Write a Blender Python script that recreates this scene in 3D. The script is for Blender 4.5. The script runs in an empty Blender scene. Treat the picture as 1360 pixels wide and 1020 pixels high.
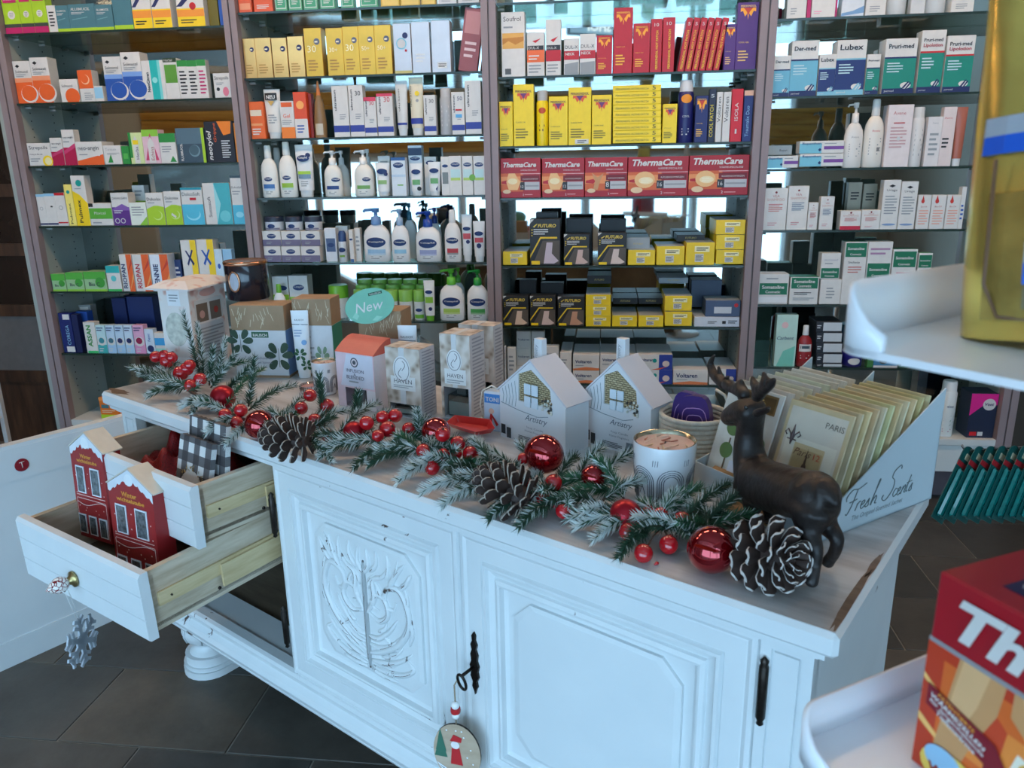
import bpy, bmesh, math, random
from mathutils import Vector, Matrix
random.seed(7)
sc = bpy.context.scene
COL = sc.collection
PI = math.pi

# ------------------------------------------------------------------ camera
FPX = 1028.594                                   # focal length in pixels of a 1360 x 1020 frame
CAM_H = 1.35
CR = Vector((0.9931123752, 0.1159387263, -0.0169121815))    # camera right
CD = Vector((0.0152025324, -0.2706330848, -0.9625625260))   # camera down
CF = Vector((-0.1161752691, 0.9556756485, -0.2705316279))   # camera forward
CAM = Vector((0, 0, CAM_H))
cam_data = bpy.data.cameras.new('camera')
cam_data.sensor_fit = 'HORIZONTAL'
cam_data.sensor_width = 36.0
cam_data.lens = FPX / 1360 * 36.0
cam_data.clip_start = 0.02
cam_data.dof.use_dof = True
cam_data.dof.focus_distance = 2.1
cam_data.dof.aperture_fstop = 10.0
cam = bpy.data.objects.new('camera', cam_data)
COL.objects.link(cam)
m = Matrix.Identity(4)
for i in range(3):
    m[i][0] = CR[i]; m[i][1] = -CD[i]; m[i][2] = -CF[i]; m[i][3] = CAM[i]
cam.matrix_world = m
sc.camera = cam

# ------------------------------------------------------------------ world, daylight, exposure
sc.view_settings.view_transform = 'Standard'
sc.view_settings.look = 'None'
sc.view_settings.gamma = 1.0
sc.view_settings.exposure = 0.0
sc.view_settings.use_curve_mapping = False
sc.cycles.use_denoising = True
sc.cycles.max_bounces = 10
sc.cycles.diffuse_bounces = 4
sc.cycles.glossy_bounces = 5
sc.cycles.transparent_max_bounces = 16
sc.cycles.sample_clamp_indirect = 6.0
sc.cycles.caustics_reflective = True       # light thrown back by the mirrored shelf backs
sc.cycles.caustics_refractive = False
world = bpy.data.worlds.new('overcast_sky'); sc.world = world
world.use_nodes = True
bg = world.node_tree.nodes['Background']
bg.inputs[0].default_value = (0.49, 0.72, 1.0, 1)
bg.inputs[1].default_value = 7.3

ROOM_X0, ROOM_X1, ROOM_Y0, ROOM_Y1, CEIL = -4.2, 3.2, -2.85, 3.55, 3.5
LAMP_Z, SHELF_TOP = 2.72, 2.45
# the street front runs parallel to the sideboard, behind the camera: low shop windows, wood cladding above
FR_R = math.radians(-31.0813); FR_O = Vector((-2.011, 0.507, 0))
FR_U = Vector((math.cos(FR_R), math.sin(FR_R), 0)); FR_V = Vector((-math.sin(FR_R), math.cos(FR_R), 0))
WINS = {'window_1': (-1.5, 4.6, 0.12, 1.44, 5), 'window_2': (-1.8, 5.4, 2.05, 3.38, 6)}   # low shop windows and high band: along the front, height, panes
for _n, (_a, _b, _c, _d, _k) in WINS.items():
    _l = bpy.data.lights.new(_n+'_daylight', 'AREA'); _l.shape = 'RECTANGLE'; _l.size = _b-_a; _l.size_y = _d-_c; _l.cycles.is_portal = True
    _o = bpy.data.objects.new(_n+'_daylight', _l); COL.objects.link(_o); _o.rotation_euler = (PI/2, 0, FR_R)
    _o.location = FR_O+FR_U*((_a+_b)/2)-FR_V*0.02+Vector((0, 0, (_c+_d)/2))

# ------------------------------------------------------------------ rays, used to read positions off the planes of the room
def ray(x, y):
    return CR*((x-680)/FPX) + CD*((y-510)/FPX) + CF
def hit_z(x, y, z):
    r = ray(x, y); return CAM + r*((z-CAM_H)/r.z)
def hit_y(x, y, Y):
    r = ray(x, y); return CAM + r*(Y/r.y)
def hit_plane(x, y, p, n):
    r = ray(x, y); return CAM + r*((p-CAM).dot(n)/r.dot(n))
def at_dist(x, y, d):
    return CAM + ray(x, y)*d

# ------------------------------------------------------------------ materials
def lin(c):
    c = c/255.0
    return c/12.92 if c <= 0.04045 else ((c+0.055)/1.055)**2.4
def rgb(c): return (lin(c[0]), lin(c[1]), lin(c[2]), 1.0)
_M = {}
def mat(col, rough=0.5, metal=0.0, var=0.06, scale=30.0, bump=0.0, coat=0.0, name=None, sub=0.0, spec=0.5):
    key = (tuple(col), rough, metal, var, scale, bump, coat, sub, spec)
    if key in _M: return _M[key]
    m = bpy.data.materials.new(name or 'coloured_surface'); m.use_nodes = True
    nt = m.node_tree; b = nt.nodes['Principled BSDF']
    b.inputs['Roughness'].default_value = rough
    b.inputs['Metallic'].default_value = metal
    b.inputs['Coat Weight'].default_value = coat
    b.inputs['Specular IOR Level'].default_value = spec
    if sub: b.inputs['Subsurface Weight'].default_value = sub; b.inputs['Subsurface Scale'].default_value = 0.01
    tc = nt.nodes.new('ShaderNodeTexCoord')
    nz = nt.nodes.new('ShaderNodeTexNoise'); nz.inputs['Scale'].default_value = scale; nz.inputs['Detail'].default_value = 3
    nt.links.new(tc.outputs['Object'], nz.inputs['Vector'])
    rp = nt.nodes.new('ShaderNodeValToRGB'); c = rgb(col)
    rp.color_ramp.elements[0].position = 0.3; rp.color_ramp.elements[1].position = 0.7
    rp.color_ramp.elements[0].color = tuple(x*(1-var) for x in c[:3])+(1,)
    rp.color_ramp.elements[1].color = tuple(min(1, x*(1+var)) for x in c[:3])+(1,)
    nt.links.new(nz.outputs[0], rp.inputs[0]); nt.links.new(rp.outputs[0], b.inputs['Base Color'])
    if bump:
        bp = nt.nodes.new('ShaderNodeBump'); bp.inputs['Strength'].default_value = bump; bp.inputs['Distance'].default_value = 0.003
        nt.links.new(nz.outputs[0], bp.inputs['Height']); nt.links.new(bp.outputs[0], b.inputs['Normal'])
    _M[key] = m
    return m
def paper(col): return mat(col, 0.42, 0, 0.04, 40)
def ink(col): return mat(col, 0.45, 0, 0.02, 60, name='printed_ink')
def plastic(col, rough=0.3): return mat(col, rough, 0, 0.03, 20, name='plastic')
def emit(col, s):
    m = bpy.data.materials.new('lamp_glow'); m.use_nodes = True; nt = m.node_tree
    b = nt.nodes['Principled BSDF']; b.inputs['Base Color'].default_value = (0.8, 0.8, 0.8, 1)
    b.inputs['Emission Color'].default_value = rgb(col); b.inputs['Emission Strength'].default_value = s
    return m
def thin_glass(tint, refl=0.08, name='thin_glass', rough=0.02, ior=1.5):
    m = bpy.data.materials.new(name); m.use_nodes = True; nt = m.node_tree; nt.nodes.clear()
    out = nt.nodes.new('ShaderNodeOutputMaterial'); mx = nt.nodes.new('ShaderNodeMixShader')
    t = nt.nodes.new('ShaderNodeBsdfTransparent'); t.inputs[0].default_value = rgb(tint)
    g = nt.nodes.new('ShaderNodeBsdfGlossy'); g.inputs['Roughness'].default_value = rough
    lw = nt.nodes.new('ShaderNodeLayerWeight'); lw.inputs[0].default_value = 0.5       # facing term, the same on both sides of a thin sheet
    fr = nt.nodes.new('ShaderNodeMath'); fr.operation = 'POWER'; fr.inputs[1].default_value = 5.0; nt.links.new(lw.outputs['Facing'], fr.inputs[0])
    ad = nt.nodes.new('ShaderNodeMath'); ad.operation = 'MULTIPLY_ADD'; ad.inputs[1].default_value = 0.85; ad.inputs[2].default_value = refl+((ior-1)/(ior+1))**2
    nt.links.new(fr.outputs[0], ad.inputs[0]); nt.links.new(ad.outputs[0], mx.inputs[0])
    nt.links.new(t.outputs[0], mx.inputs[1]); nt.links.new(g.outputs[0], mx.inputs[2]); nt.links.new(mx.outputs[0], out.inputs[0])
    return m

def streak_mat(c1, c2, c3, scale, stretch, rough, name, bump=0.0, pos=(0.35, 0.5, 0.65), metal=0):
    """long streaks along local x: wood, brushed paint"""
    m = bpy.data.materials.new(name); m.use_nodes = True; nt = m.node_tree; b = nt.nodes['Principled BSDF']
    b.inputs['Roughness'].default_value = rough; b.inputs['Metallic'].default_value = metal
    tc = nt.nodes.new('ShaderNodeTexCoord'); mp = nt.nodes.new('ShaderNodeMapping'); mp.inputs['Scale'].default_value = stretch
    nz = nt.nodes.new('ShaderNodeTexNoise'); nz.inputs['Scale'].default_value = scale; nz.inputs['Detail'].default_value = 6; nz.inputs['Roughness'].default_value = 0.6
    rp = nt.nodes.new('ShaderNodeValToRGB'); e = rp.color_ramp.elements
    e[0].position = pos[0]; e[0].color = rgb(c1); e[1].position = pos[2]; e[1].color = rgb(c3)
    k = e.new(pos[1]); k.color = rgb(c2)
    nt.links.new(tc.outputs['Object'], mp.inputs[0]); nt.links.new(mp.outputs[0], nz.inputs['Vector'])
    nt.links.new(nz.outputs[0], rp.inputs[0]); nt.links.new(rp.outputs[0], b.inputs['Base Color'])
    if bump:
        bp = nt.nodes.new('ShaderNodeBump'); bp.inputs['Strength'].default_value = bump; bp.inputs['Distance'].default_value = 0.002
        nt.links.new(nz.outputs[0], bp.inputs['Height']); nt.links.new(bp.outputs[0], b.inputs['Normal'])
    return m

# ------------------------------------------------------------------ mesh builder
class MB:
    def __init__(s): s.v = []; s.f = []; s.mi = []; s.sm = []; s.mats = []
    def slot(s, m):
        if m not in s.mats: s.mats.append(m)
        return s.mats.index(m)
    def add(s, vs, fs, m, smooth=False, T=None):
        b = len(s.v); k = s.slot(m)
        if T is not None: vs = [T @ Vector(v) for v in vs]
        s.v.extend([tuple(v) for v in vs])
        for f in fs: s.f.append(tuple(i+b for i in f)); s.mi.append(k); s.sm.append(smooth)
        return s
    def box(s, x0, x1, y0, y1, z0, z1, m, T=None):
        vs = [(x0,y0,z0),(x1,y0,z0),(x1,y1,z0),(x0,y1,z0),(x0,y0,z1),(x1,y0,z1),(x1,y1,z1),(x0,y1,z1)]
        return s.add(vs, [(0,3,2,1),(4,5,6,7),(0,1,5,4),(1,2,6,5),(2,3,7,6),(3,0,4,7)], m, False, T)
    def cbox(s, x0, x1, y0, y1, z0, z1, m, c=0.0015, T=None):
        """box with chamfered edges"""
        vs = []; X = (x0, x1); Y = (y0, y1); Z = (z0, z1)
        idx = {}
        for i in (0,1):
            for j in (0,1):
                for k in (0,1):
                    sx = c if i == 0 else -c; sy = c if j == 0 else -c; sz = c if k == 0 else -c
                    idx[(i,j,k,'x')] = len(vs); vs.append((X[i], Y[j]+sy, Z[k]+sz))
                    idx[(i,j,k,'y')] = len(vs); vs.append((X[i]+sx, Y[j], Z[k]+sz))
                    idx[(i,j,k,'z')] = len(vs); vs.append((X[i]+sx, Y[j]+sy, Z[k]))
        q = []
        g = lambda a, b, d, e: idx[(a, b, d, e)]
        q.append((g(0,0,0,'x'), g(0,0,1,'x'), g(0,1,1,'x'), g(0,1,0,'x')))
        q.append((g(1,0,0,'x'), g(1,1,0,'x'), g(1,1,1,'x'), g(1,0,1,'x')))
        q.append((g(0,0,0,'y'), g(1,0,0,'y'), g(1,0,1,'y'), g(0,0,1,'y')))
        q.append((g(0,1,0,'y'), g(0,1,1,'y'), g(1,1,1,'y'), g(1,1,0,'y')))
        q.append((g(0,0,0,'z'), g(0,1,0,'z'), g(1,1,0,'z'), g(1,0,0,'z')))
        q.append((g(0,0,1,'z'), g(1,0,1,'z'), g(1,1,1,'z'), g(0,1,1,'z')))
        for i in (0,1):
            for j in (0,1):
                q.append((g(i,j,0,'x'), g(i,j,1,'x'), g(i,j,1,'y'), g(i,j,0,'y')))
                q.append((g(i,0,j,'x'), g(i,1,j,'x'), g(i,1,j,'z'), g(i,0,j,'z')))
                q.append((g(0,i,j,'y'), g(1,i,j,'y'), g(1,i,j,'z'), g(0,i,j,'z')))
        for i in (0,1):
            for j in (0,1):
                for k in (0,1): q.append((g(i,j,k,'x'), g(i,j,k,'y'), g(i,j,k,'z')))
        return s.add(vs, q, m, False, T)
    def lathe(s, prof, m, n=20, sx=1.0, sy=1.0, T=None, cap=True, smooth=True):
        """prof: (r, z) from bottom to top; elliptical when sx != sy"""
        vs = []; fs = []
        for r, z in prof:
            for i in range(n):
                a = 2*PI*i/n; vs.append((r*sx*math.cos(a), r*sy*math.sin(a), z))
        for k in range(len(prof)-1):
            for i in range(n):
                j = (i+1) % n; fs.append((k*n+i, k*n+j, (k+1)*n+j, (k+1)*n+i))
        s.add(vs, fs, m, smooth, T)
        if cap:
            s.add([vs[i] for i in range(n)], [tuple(range(n-1, -1, -1))], m, False, T)
            q = len(prof)-1; s.add([vs[q*n+i] for i in range(n)], [tuple(range(n))], m, False, T)
        return s
    def tube(s, pts, r, m, n=8, closed=False, T=None, radii=None, smooth=True):
        pts = [Vector(p) for p in pts]; L = len(pts); vs = []; fs = []; up = None
        for k, p in enumerate(pts):
            if closed: t = pts[(k+1) % L]-pts[k-1]
            else: t = pts[min(k+1, L-1)]-pts[max(k-1, 0)]
            t = t.normalized() if t.length > 1e-9 else Vector((0,0,1))
            if up is None: up = Vector((0,0,1)) if abs(t.z) < 0.9 else Vector((1,0,0))
            a = t.cross(up)
            if a.length < 1e-6: a = t.orthogonal()
            a.normalize(); b = a.cross(t); up = b
            rr = radii[k] if radii else r
            for i in range(n):
                w = 2*PI*i/n; vs.append(p+a*(rr*math.cos(w))+b*(rr*math.sin(w)))
        for k in range(L if closed else L-1):
            for i in range(n):
                j = (i+1) % n; q = (k+1) % L; fs.append((k*n+i, k*n+j, q*n+j, q*n+i))
        if not closed: fs.append(tuple(range(n-1, -1, -1))); fs.append(tuple((L-1)*n+i for i in range(n)))
        return s.add(vs, fs, m, smooth, T)
    def ball(s, c, r, m, n=16, k=10, sz=1.0, T=None):
        prof = []
        for i in range(k+1):
            a = -PI/2+PI*i/k; prof.append((max(r*math.cos(a), 1e-5), c[2]+r*sz*math.sin(a)))
        vs = []; fs = []
        for rr, z in prof:
            for i in range(n):
                a = 2*PI*i/n; vs.append((c[0]+rr*math.cos(a), c[1]+rr*math.sin(a), z))
        for q in range(k):
            for i in range(n):
                j = (i+1) % n; fs.append((q*n+i, q*n+j, (q+1)*n+j, (q+1)*n+i))
        return s.add(vs, fs, m, True, T)
    def prism(s, poly, y0, y1, m, T=None, side=None):
        """polygon of (x, z), extruded from y0 (front) to y1"""
        n = len(poly); vs = [(x, y0, z) for x, z in poly]+[(x, y1, z) for x, z in poly]
        s.add(vs, [tuple(range(n)), tuple(range(2*n-1, n-1, -1))], m, False, T)
        return s.add(vs, [(i, i+n, (i+1) % n+n, (i+1) % n) for i in range(n)], side or m, False, T)
    def build(s, name, parent=None, loc=None, rot=None):
        me = bpy.data.meshes.new(name); me.from_pydata(s.v, [], s.f)
        for m in s.mats: me.materials.append(m)
        me.polygons.foreach_set('material_index', s.mi); me.polygons.foreach_set('use_smooth', s.sm)
        me.update()
        o = bpy.data.objects.new(name, me); COL.objects.link(o)
        if parent: o.parent = parent
        if loc is not None: o.location = loc
        if rot is not None: o.rotation_euler = rot if hasattr(rot, '__len__') else (0, 0, rot)
        return o
def fix_normals(o):
    bm = bmesh.new(); bm.from_mesh(o.data); bmesh.ops.recalc_face_normals(bm, faces=bm.faces); bm.to_mesh(o.data); bm.free()
    return o
def thing(name, label, cat, loc=(0,0,0), rot=0, group=None):
    o = bpy.data.objects.new(name, None); COL.objects.link(o); o.location = loc
    o.rotation_euler = rot if hasattr(rot, '__len__') else (0, 0, rot)
    o.empty_display_size = 0.05
    return tag(o, label, cat, group)
def tag(o, label, cat, group=None):
    o['label'] = label; o['category'] = cat
    if group: o['group'] = group
    return o
def struct(o):
    o['kind'] = 'structure'; return o

# ------------------------------------------------------------------ lettering
_TXT = {}
def text_geo(s, shear=0.0, bold=0.0, space=1.0):
    key = (s, shear, bold, space)
    if key in _TXT: return _TXT[key]
    cu = bpy.data.curves.new('lettering', 'FONT'); cu.body = s; cu.size = 1.0; cu.resolution_u = 2
    cu.shear = shear; cu.offset = bold; cu.space_character = space; cu.fill_mode = 'FRONT'
    o = bpy.data.objects.new('lettering', cu)
    me = bpy.data.meshes.new_from_object(o)
    vs = [(v.co.x, v.co.y) for v in me.vertices]; fs = [tuple(p.vertices) for p in me.polygons]
    bpy.data.objects.remove(o); bpy.data.curves.remove(cu); bpy.data.meshes.remove(me)
    if not vs: vs = [(0, 0)]
    x0 = min(v[0] for v in vs); x1 = max(v[0] for v in vs); y0 = min(v[1] for v in vs); y1 = max(v[1] for v in vs)
    r = ([(x-x0, y-y0) for x, y in vs], fs, max(x1-x0, 1e-4), max(y1-y0, 1e-4))
    _TXT[key] = r
    return r
def put_text(mb, s, x, z, w, m, y=-0.001, h=None, rot=0, shear=0.0, bold=0.0, align='l', surf=None):
    """lettering on a plane facing -y; (x, z) lower left corner, w its run; h caps (or stretches) its height"""
    vs, fs, tw, th = text_geo(s, shear, bold)
    k = w/tw; kz = k
    if h and th*k > h: kz = h/th
    if align == 'f' and h: kz = h/th
    out = []
    for a, b in vs:
        a *= k; b *= kz
        if rot == 90: px, pz = x-b, z+a
        elif rot == -90: px, pz = x+b, z-a
        elif rot: c, q = math.cos(rot), math.sin(rot); px, pz = x+a*c-b*q, z+a*q+b*c
        else: px, pz = x+a, z+b
        out.append((px, (surf(px, pz) if surf else y), pz))
    mb.add(out, fs, m)
    return mb
ORD = ['first','second','third','fourth','fifth','sixth','seventh','eighth','ninth','tenth','eleventh','twelfth','thirteenth','fourteenth','fifteenth','sixteenth','seventeenth','eighteenth','nineteenth','twentieth','twenty-first','twenty-second','twenty-third','twenty-fourth','twenty-fifth','twenty-sixth','twenty-seventh','twenty-eighth','twenty-ninth','thirtieth','thirty-first','thirty-second','thirty-third','thirty-fourth']
# ================================================================== the room
M_GROUT = mat((128, 124, 116), 0.8, 0, 0.15, 60)
def slate(c, name):
    m = bpy.data.materials.new(name); m.use_nodes = True; nt = m.node_tree; b = nt.nodes['Principled BSDF']
    geo = nt.nodes.new('ShaderNodeNewGeometry')
    n1 = nt.nodes.new('ShaderNodeTexNoise'); n1.inputs['Scale'].default_value = 4.0; n1.inputs['Detail'].default_value = 8; n1.inputs['Roughness'].default_value = 0.65
    nt.links.new(geo.outputs['Position'], n1.inputs['Vector'])
    rp = nt.nodes.new('ShaderNodeValToRGB'); e = rp.color_ramp.elements
    e[0].position = 0.3; e[0].color = rgb(tuple(x*0.72 for x in c)); e[1].position = 0.75; e[1].color = rgb(tuple(min(255, x*1.25) for x in c))
    nt.links.new(n1.outputs[0], rp.inputs[0]); nt.links.new(rp.outputs[0], b.inputs['Base Color'])
    b.inputs['Roughness'].default_value = 0.5
    n2 = nt.nodes.new('ShaderNodeTexNoise'); n2.inputs['Scale'].default_value = 22.0; n2.inputs['Detail'].default_value = 6
    nt.links.new(geo.outputs['Position'], n2.inputs['Vector'])
    bp = nt.nodes.new('ShaderNodeBump'); bp.inputs['Strength'].default_value = 0.35; bp.inputs['Distance'].default_value = 0.004
    nt.links.new(n2.outputs[0], bp.inputs['Height']); nt.links.new(bp.outputs[0], b.inputs['Normal'])
    return m
SLATES = [slate((84, 76, 66), 'slate_brown'), slate((68, 66, 62), 'slate_grey'), slate((56, 56, 54), 'slate_dark'), slate((74, 70, 64), 'slate_mid')]
b = MB(); b.box(ROOM_X0, ROOM_X1, ROOM_Y0, ROOM_Y1, -0.05, -0.003, M_GROUT)
floor = struct(b.build('floor'))
TW, TD = 0.4405, 0.2895
tile_meshes = []
for q in SLATES:
    t = MB(); t.cbox(0.002, TW-0.002, 0.002, TD-0.002, -0.02, 0.0, q, 0.0015)
    o = t.build('floor_tile'); tile_meshes.append(o.data); bpy.data.objects.remove(o)
r0 = int((-0.4-1.46)/TD)-1
rest = MB(); placed = 0
for k in range(-14, 7):
    y = 1.463+k*TD
    if y < ROOM_Y0 or y+TD > 3.3: continue
    for j in range(-9, 12):
        x = -1.33+j*TW+(0 if k % 2 == 0 else TW/2)
        if x < ROOM_X0 or x+TW > ROOM_X1: continue
        i = random.choice((0, 1, 1, 2, 3)) if x < -0.9 else random.choice((1, 2, 2, 3))
        if y > 0.9 and x < 2.2:
            o = bpy.data.objects.new('floor_tile', tile_meshes[i]); COL.objects.link(o); o.location = (x, y, 0); o.parent = floor
        else:
            rest.cbox(x+0.002, x+TW-0.002, y+0.002, y+TD-0.002, -0.02, 0.0, SLATES[i])
o = rest.build('floor_tiling', floor); o['kind'] = 'stuff'

M_WALL = mat((206, 200, 190), 0.8, 0, 0.03, 6)
M_CEIL = mat((214, 212, 208), 0.85, 0, 0.03, 6)
M_DARKWALL = mat((66, 58, 50), 0.7, 0, 0.08, 5)
b = MB(); b.box(ROOM_X0, ROOM_X1, ROOM_Y1, ROOM_Y1+0.1, 0, CEIL, M_DARKWALL); struct(b.build('wall_back'))
b = MB(); b.box(ROOM_X1, ROOM_X1+0.1, ROOM_Y0, ROOM_Y1, 0, CEIL, M_WALL); struct(b.build('wall_right'))
b = MB(); b.box(ROOM_X0-0.1, ROOM_X0, ROOM_Y0, ROOM_Y1, 0, CEIL, M_DARKWALL); struct(b.build('wall_left'))
b = MB(); b.box(ROOM_X0, ROOM_X1, ROOM_Y0, ROOM_Y1, CEIL, CEIL+0.1, M_CEIL); struct(b.build('ceiling'))
# street side: shop window on the left, golden wood cladding on the right
M_GOLD = streak_mat((176, 118, 40), (205, 150, 62), (226, 178, 92), 3.0, (0.6, 6, 9), 0.35, 'golden_wood')
M_FRAME = plastic((225, 226, 226), 0.4)
b = MB(); S0, S1 = -2.62, 6.25
def wall_with_holes(b, s0, s1, h, holes):
    xs = sorted({s0, s1}|{q for w in holes for q in w[:2]})
    for x0, x1 in zip(xs, xs[1:]):
        cut = sorted((w[2], w[3]) for w in holes if w[0] <= x0+1e-6 and w[1] >= x1-1e-6); z = 0.0
        for c0, c1 in cut: b.box(x0, x1, -0.1, 0, z, c0, M_WALL); z = c1
        b.box(x0, x1, -0.1, 0, z, h, M_WALL)
wall_with_holes(b, S0, S1, CEIL, list(WINS.values()))
wf = struct(b.build('wall_front', None, FR_O, FR_R))
z = 1.47
while z < 1.93:
    q = MB(); q.cbox(-1.5, 5.4, 0, 0.02, z, z+0.115, M_GOLD, 0.004); q.build('plank', wf); z += 0.12
M_PANE = thin_glass((240, 246, 246), 0.0, 'window_glass')
def glazing(name, s0, s1, z0, z1, n):
    b = MB()
    for k in range(n+1):
        x = s0+(s1-s0)*k/n; b.box(max(x-0.025, s0), min(x+0.025, s1), -0.08, -0.01, z0, z1, M_FRAME)
    b.box(s0, s1, -0.08, -0.01, z0, z0+0.04, M_FRAME); b.box(s0, s1, -0.08, -0.01, z1-0.04, z1, M_FRAME)
    win = struct(b.build(name, None, FR_O, FR_R))
    for k in range(n):
        x0 = s0+(s1-s0)*k/n; x1 = s0+(s1-s0)*(k+1)/n
        q = MB(); q.box(x0+0.025, x1-0.025, -0.05, -0.044, z0+0.04, z1-0.04, M_PANE); q.build('pane', win)
for _n, _w in WINS.items(): glazing(_n, *_w)
# ceiling lamps: a row of flat panels running along the shop
M_LAMP = emit((255, 212, 170), 40.0); M_LAMPF = plastic((230, 230, 228))
for k, (x, y) in enumerate(((-2.6, 2.3), (-1.5, 2.3), (-0.4, 2.3), (0.7, 2.3), (1.8, 2.3))):
    t = thing('ceiling_lamp', ('flat white ceiling lamp panel, %s from the left in the row over the sideboard' % ORD[k]) if k < 5 else ('flat white ceiling lamp panel near the shop window, %s side' % ('left', 'right')[k-5]), 'lamp', (x, y, LAMP_Z), 0, 'ceiling lamp panels')
    q = MB(); q.box(-0.3, 0.3, -0.08, 0.08, -0.04, -0.0, M_LAMPF); q.build('housing', t)
    q = MB(); q.box(-0.28, 0.28, -0.06, 0.06, -0.046, -0.0401, M_LAMP); q.build('diffuser', t)
    for sx in (-0.25, 0.25): q = MB(); q.tube([(sx, 0, 0), (sx, 0, CEIL-LAMP_Z)], 0.003, M_LAMPF, 6); q.build('suspension_rod', t)
# ================================================================== wall shelving
SY = 3.10; MIRY = 3.375
BAYX = {1: (-2.397, -1.465), 2: (-1.413, -0.468), 3: (-0.412, 0.539), 4: (0.597, 1.548)}
SHZ = {1: (1.893, 1.631, 1.385, 1.138, 0.859, 0.583), 2: (1.935, 1.699, 1.472, 1.243, 0.980, 0.737),
       3: (1.93, 1.675, 1.424, 1.230, 0.965, 0.718, 0.479), 4: (1.840, 1.578, 1.323, 1.097, 0.811, 0.56)}
BASEZ = 0.275
M_POST = mat((144, 128, 130), 0.45, 0, 0.04, 12, name='mauve_grey_laminate')
M_POSTE = mat((96, 86, 86), 0.5, 0, 0.04, 12)
M_SIDE = mat((158, 166, 160), 0.6, 0, 0.05, 8, name='grey_side_panel')
M_HOLE = mat((40, 40, 40), 0.8)
M_MIRROR = bpy.data.materials.new('mirror'); M_MIRROR.use_nodes = True
_b = M_MIRROR.node_tree.nodes['Principled BSDF']; _b.inputs['Metallic'].default_value = 1; _b.inputs['Roughness'].default_value = 0.03
_b.inputs['Base Color'].default_value = (0.46, 0.50, 0.48, 1)
M_SHGLASS = thin_glass((196, 216, 208), 0.10, 'shelf_glass', 0.06)
M_SHEDGE = mat((34, 52, 46), 0.25, 0, 0.05, 10, name='green_glass_edge')
M_WHITE_LAM = mat((206, 210, 208), 0.45, 0, 0.02, 8)
M_PLINTH = mat((92, 82, 88), 0.5)
shelving = thing('wall_shelving', 'tall mauve-grey pharmacy shelving of four bays with glass shelves and mirrored back', 'shelving', (0, 0, 0))
posts = [(-2.455, -2.397), (-1.465, -1.413), (-0.468, -0.412), (0.539, 0.597), (1.548, 1.606)]
for k, (a, c) in enumerate(posts):
    b = MB(); mid = (a+c)/2
    b.box(a, mid-0.003, SY-0.015, SY+0.02, 0.0, SHELF_TOP, M_POST); b.box(mid+0.003, c, SY-0.015, SY+0.02, 0, SHELF_TOP, M_POST)
    b.box(mid-0.003, mid+0.003, SY-0.008, SY+0.02, 0, SHELF_TOP, M_POSTE)
    b.build('post', shelving)
    b = MB()
    b.box(a, c, SY+0.02, MIRY+0.02, 0, SHELF_TOP, M_SIDE)
    sp = b.build('side_panel', shelving)
    b = MB()
    for sx, yy in ((c+0.0006, SY+0.07), (c+0.0006, SY+0.21), (a-0.0006, SY+0.07), (a-0.0006, SY+0.21)):
        z = 0.35
        while z < 2.2:
            b.box(sx-0.0004, sx+0.0004, yy-0.0025, yy+0.0025, z-0.0025, z+0.0025, M_HOLE); z += 0.032
    h = b.build('peg_holes', sp); h['kind'] = 'stuff'
# outer left stile: pale grey broad edge
b = MB(); b.box(-2.475, -2.455, SY-0.01, MIRY+0.02, 0, SHELF_TOP, M_SIDE); b.build('end_panel', shelving)
for bay in (1, 2, 3, 4):
    x0, x1 = BAYX[bay]
    b = MB(); b.box(x0, x1, MIRY, MIRY+0.01, BASEZ, SHELF_TOP, M_MIRROR); b.build('mirror_back', shelving)
    for z in SHZ[bay]:
        b = MB(); b.box(x0+0.002, x1-0.002, SY+0.004, MIRY-0.004, z-0.008, z, M_SHGLASS)
        b.box(x0+0.002, x1-0.002, SY, SY+0.004, z-0.008, z, M_SHEDGE)
        s = b.build('glass_shelf', shelving)
        b = MB()
        for cx in (x0+0.012, x1-0.012):
            for yy in (SY+0.05, SY+0.20): b.tube([(cx-0.012, yy, z-0.014), (cx+0.012, yy, z-0.014)], 0.005, plastic((190, 195, 195), 0.2), 8)
        cc = b.build('shelf_clips', s); cc['kind'] = 'stuff'
    b = MB(); b.box(x0, x1, SY-0.012, MIRY, BASEZ-0.025, BASEZ, M_WHITE_LAM)
    b.box(x0, x1, SY-0.005, MIRY, 0.135, BASEZ-0.028, M_WHITE_LAM); b.build('base_drawer', shelving)
    b = MB(); b.box(x0, x1, SY+0.07, MIRY, 0, 0.135, M_PLINTH); b.build('plinth', shelving)
b = MB(); b.box(-2.475, 1.606, SY-0.02, MIRY+0.03, SHELF_TOP, SHELF_TOP+0.02, M_POST); b.build('cornice', shelving)
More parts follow.
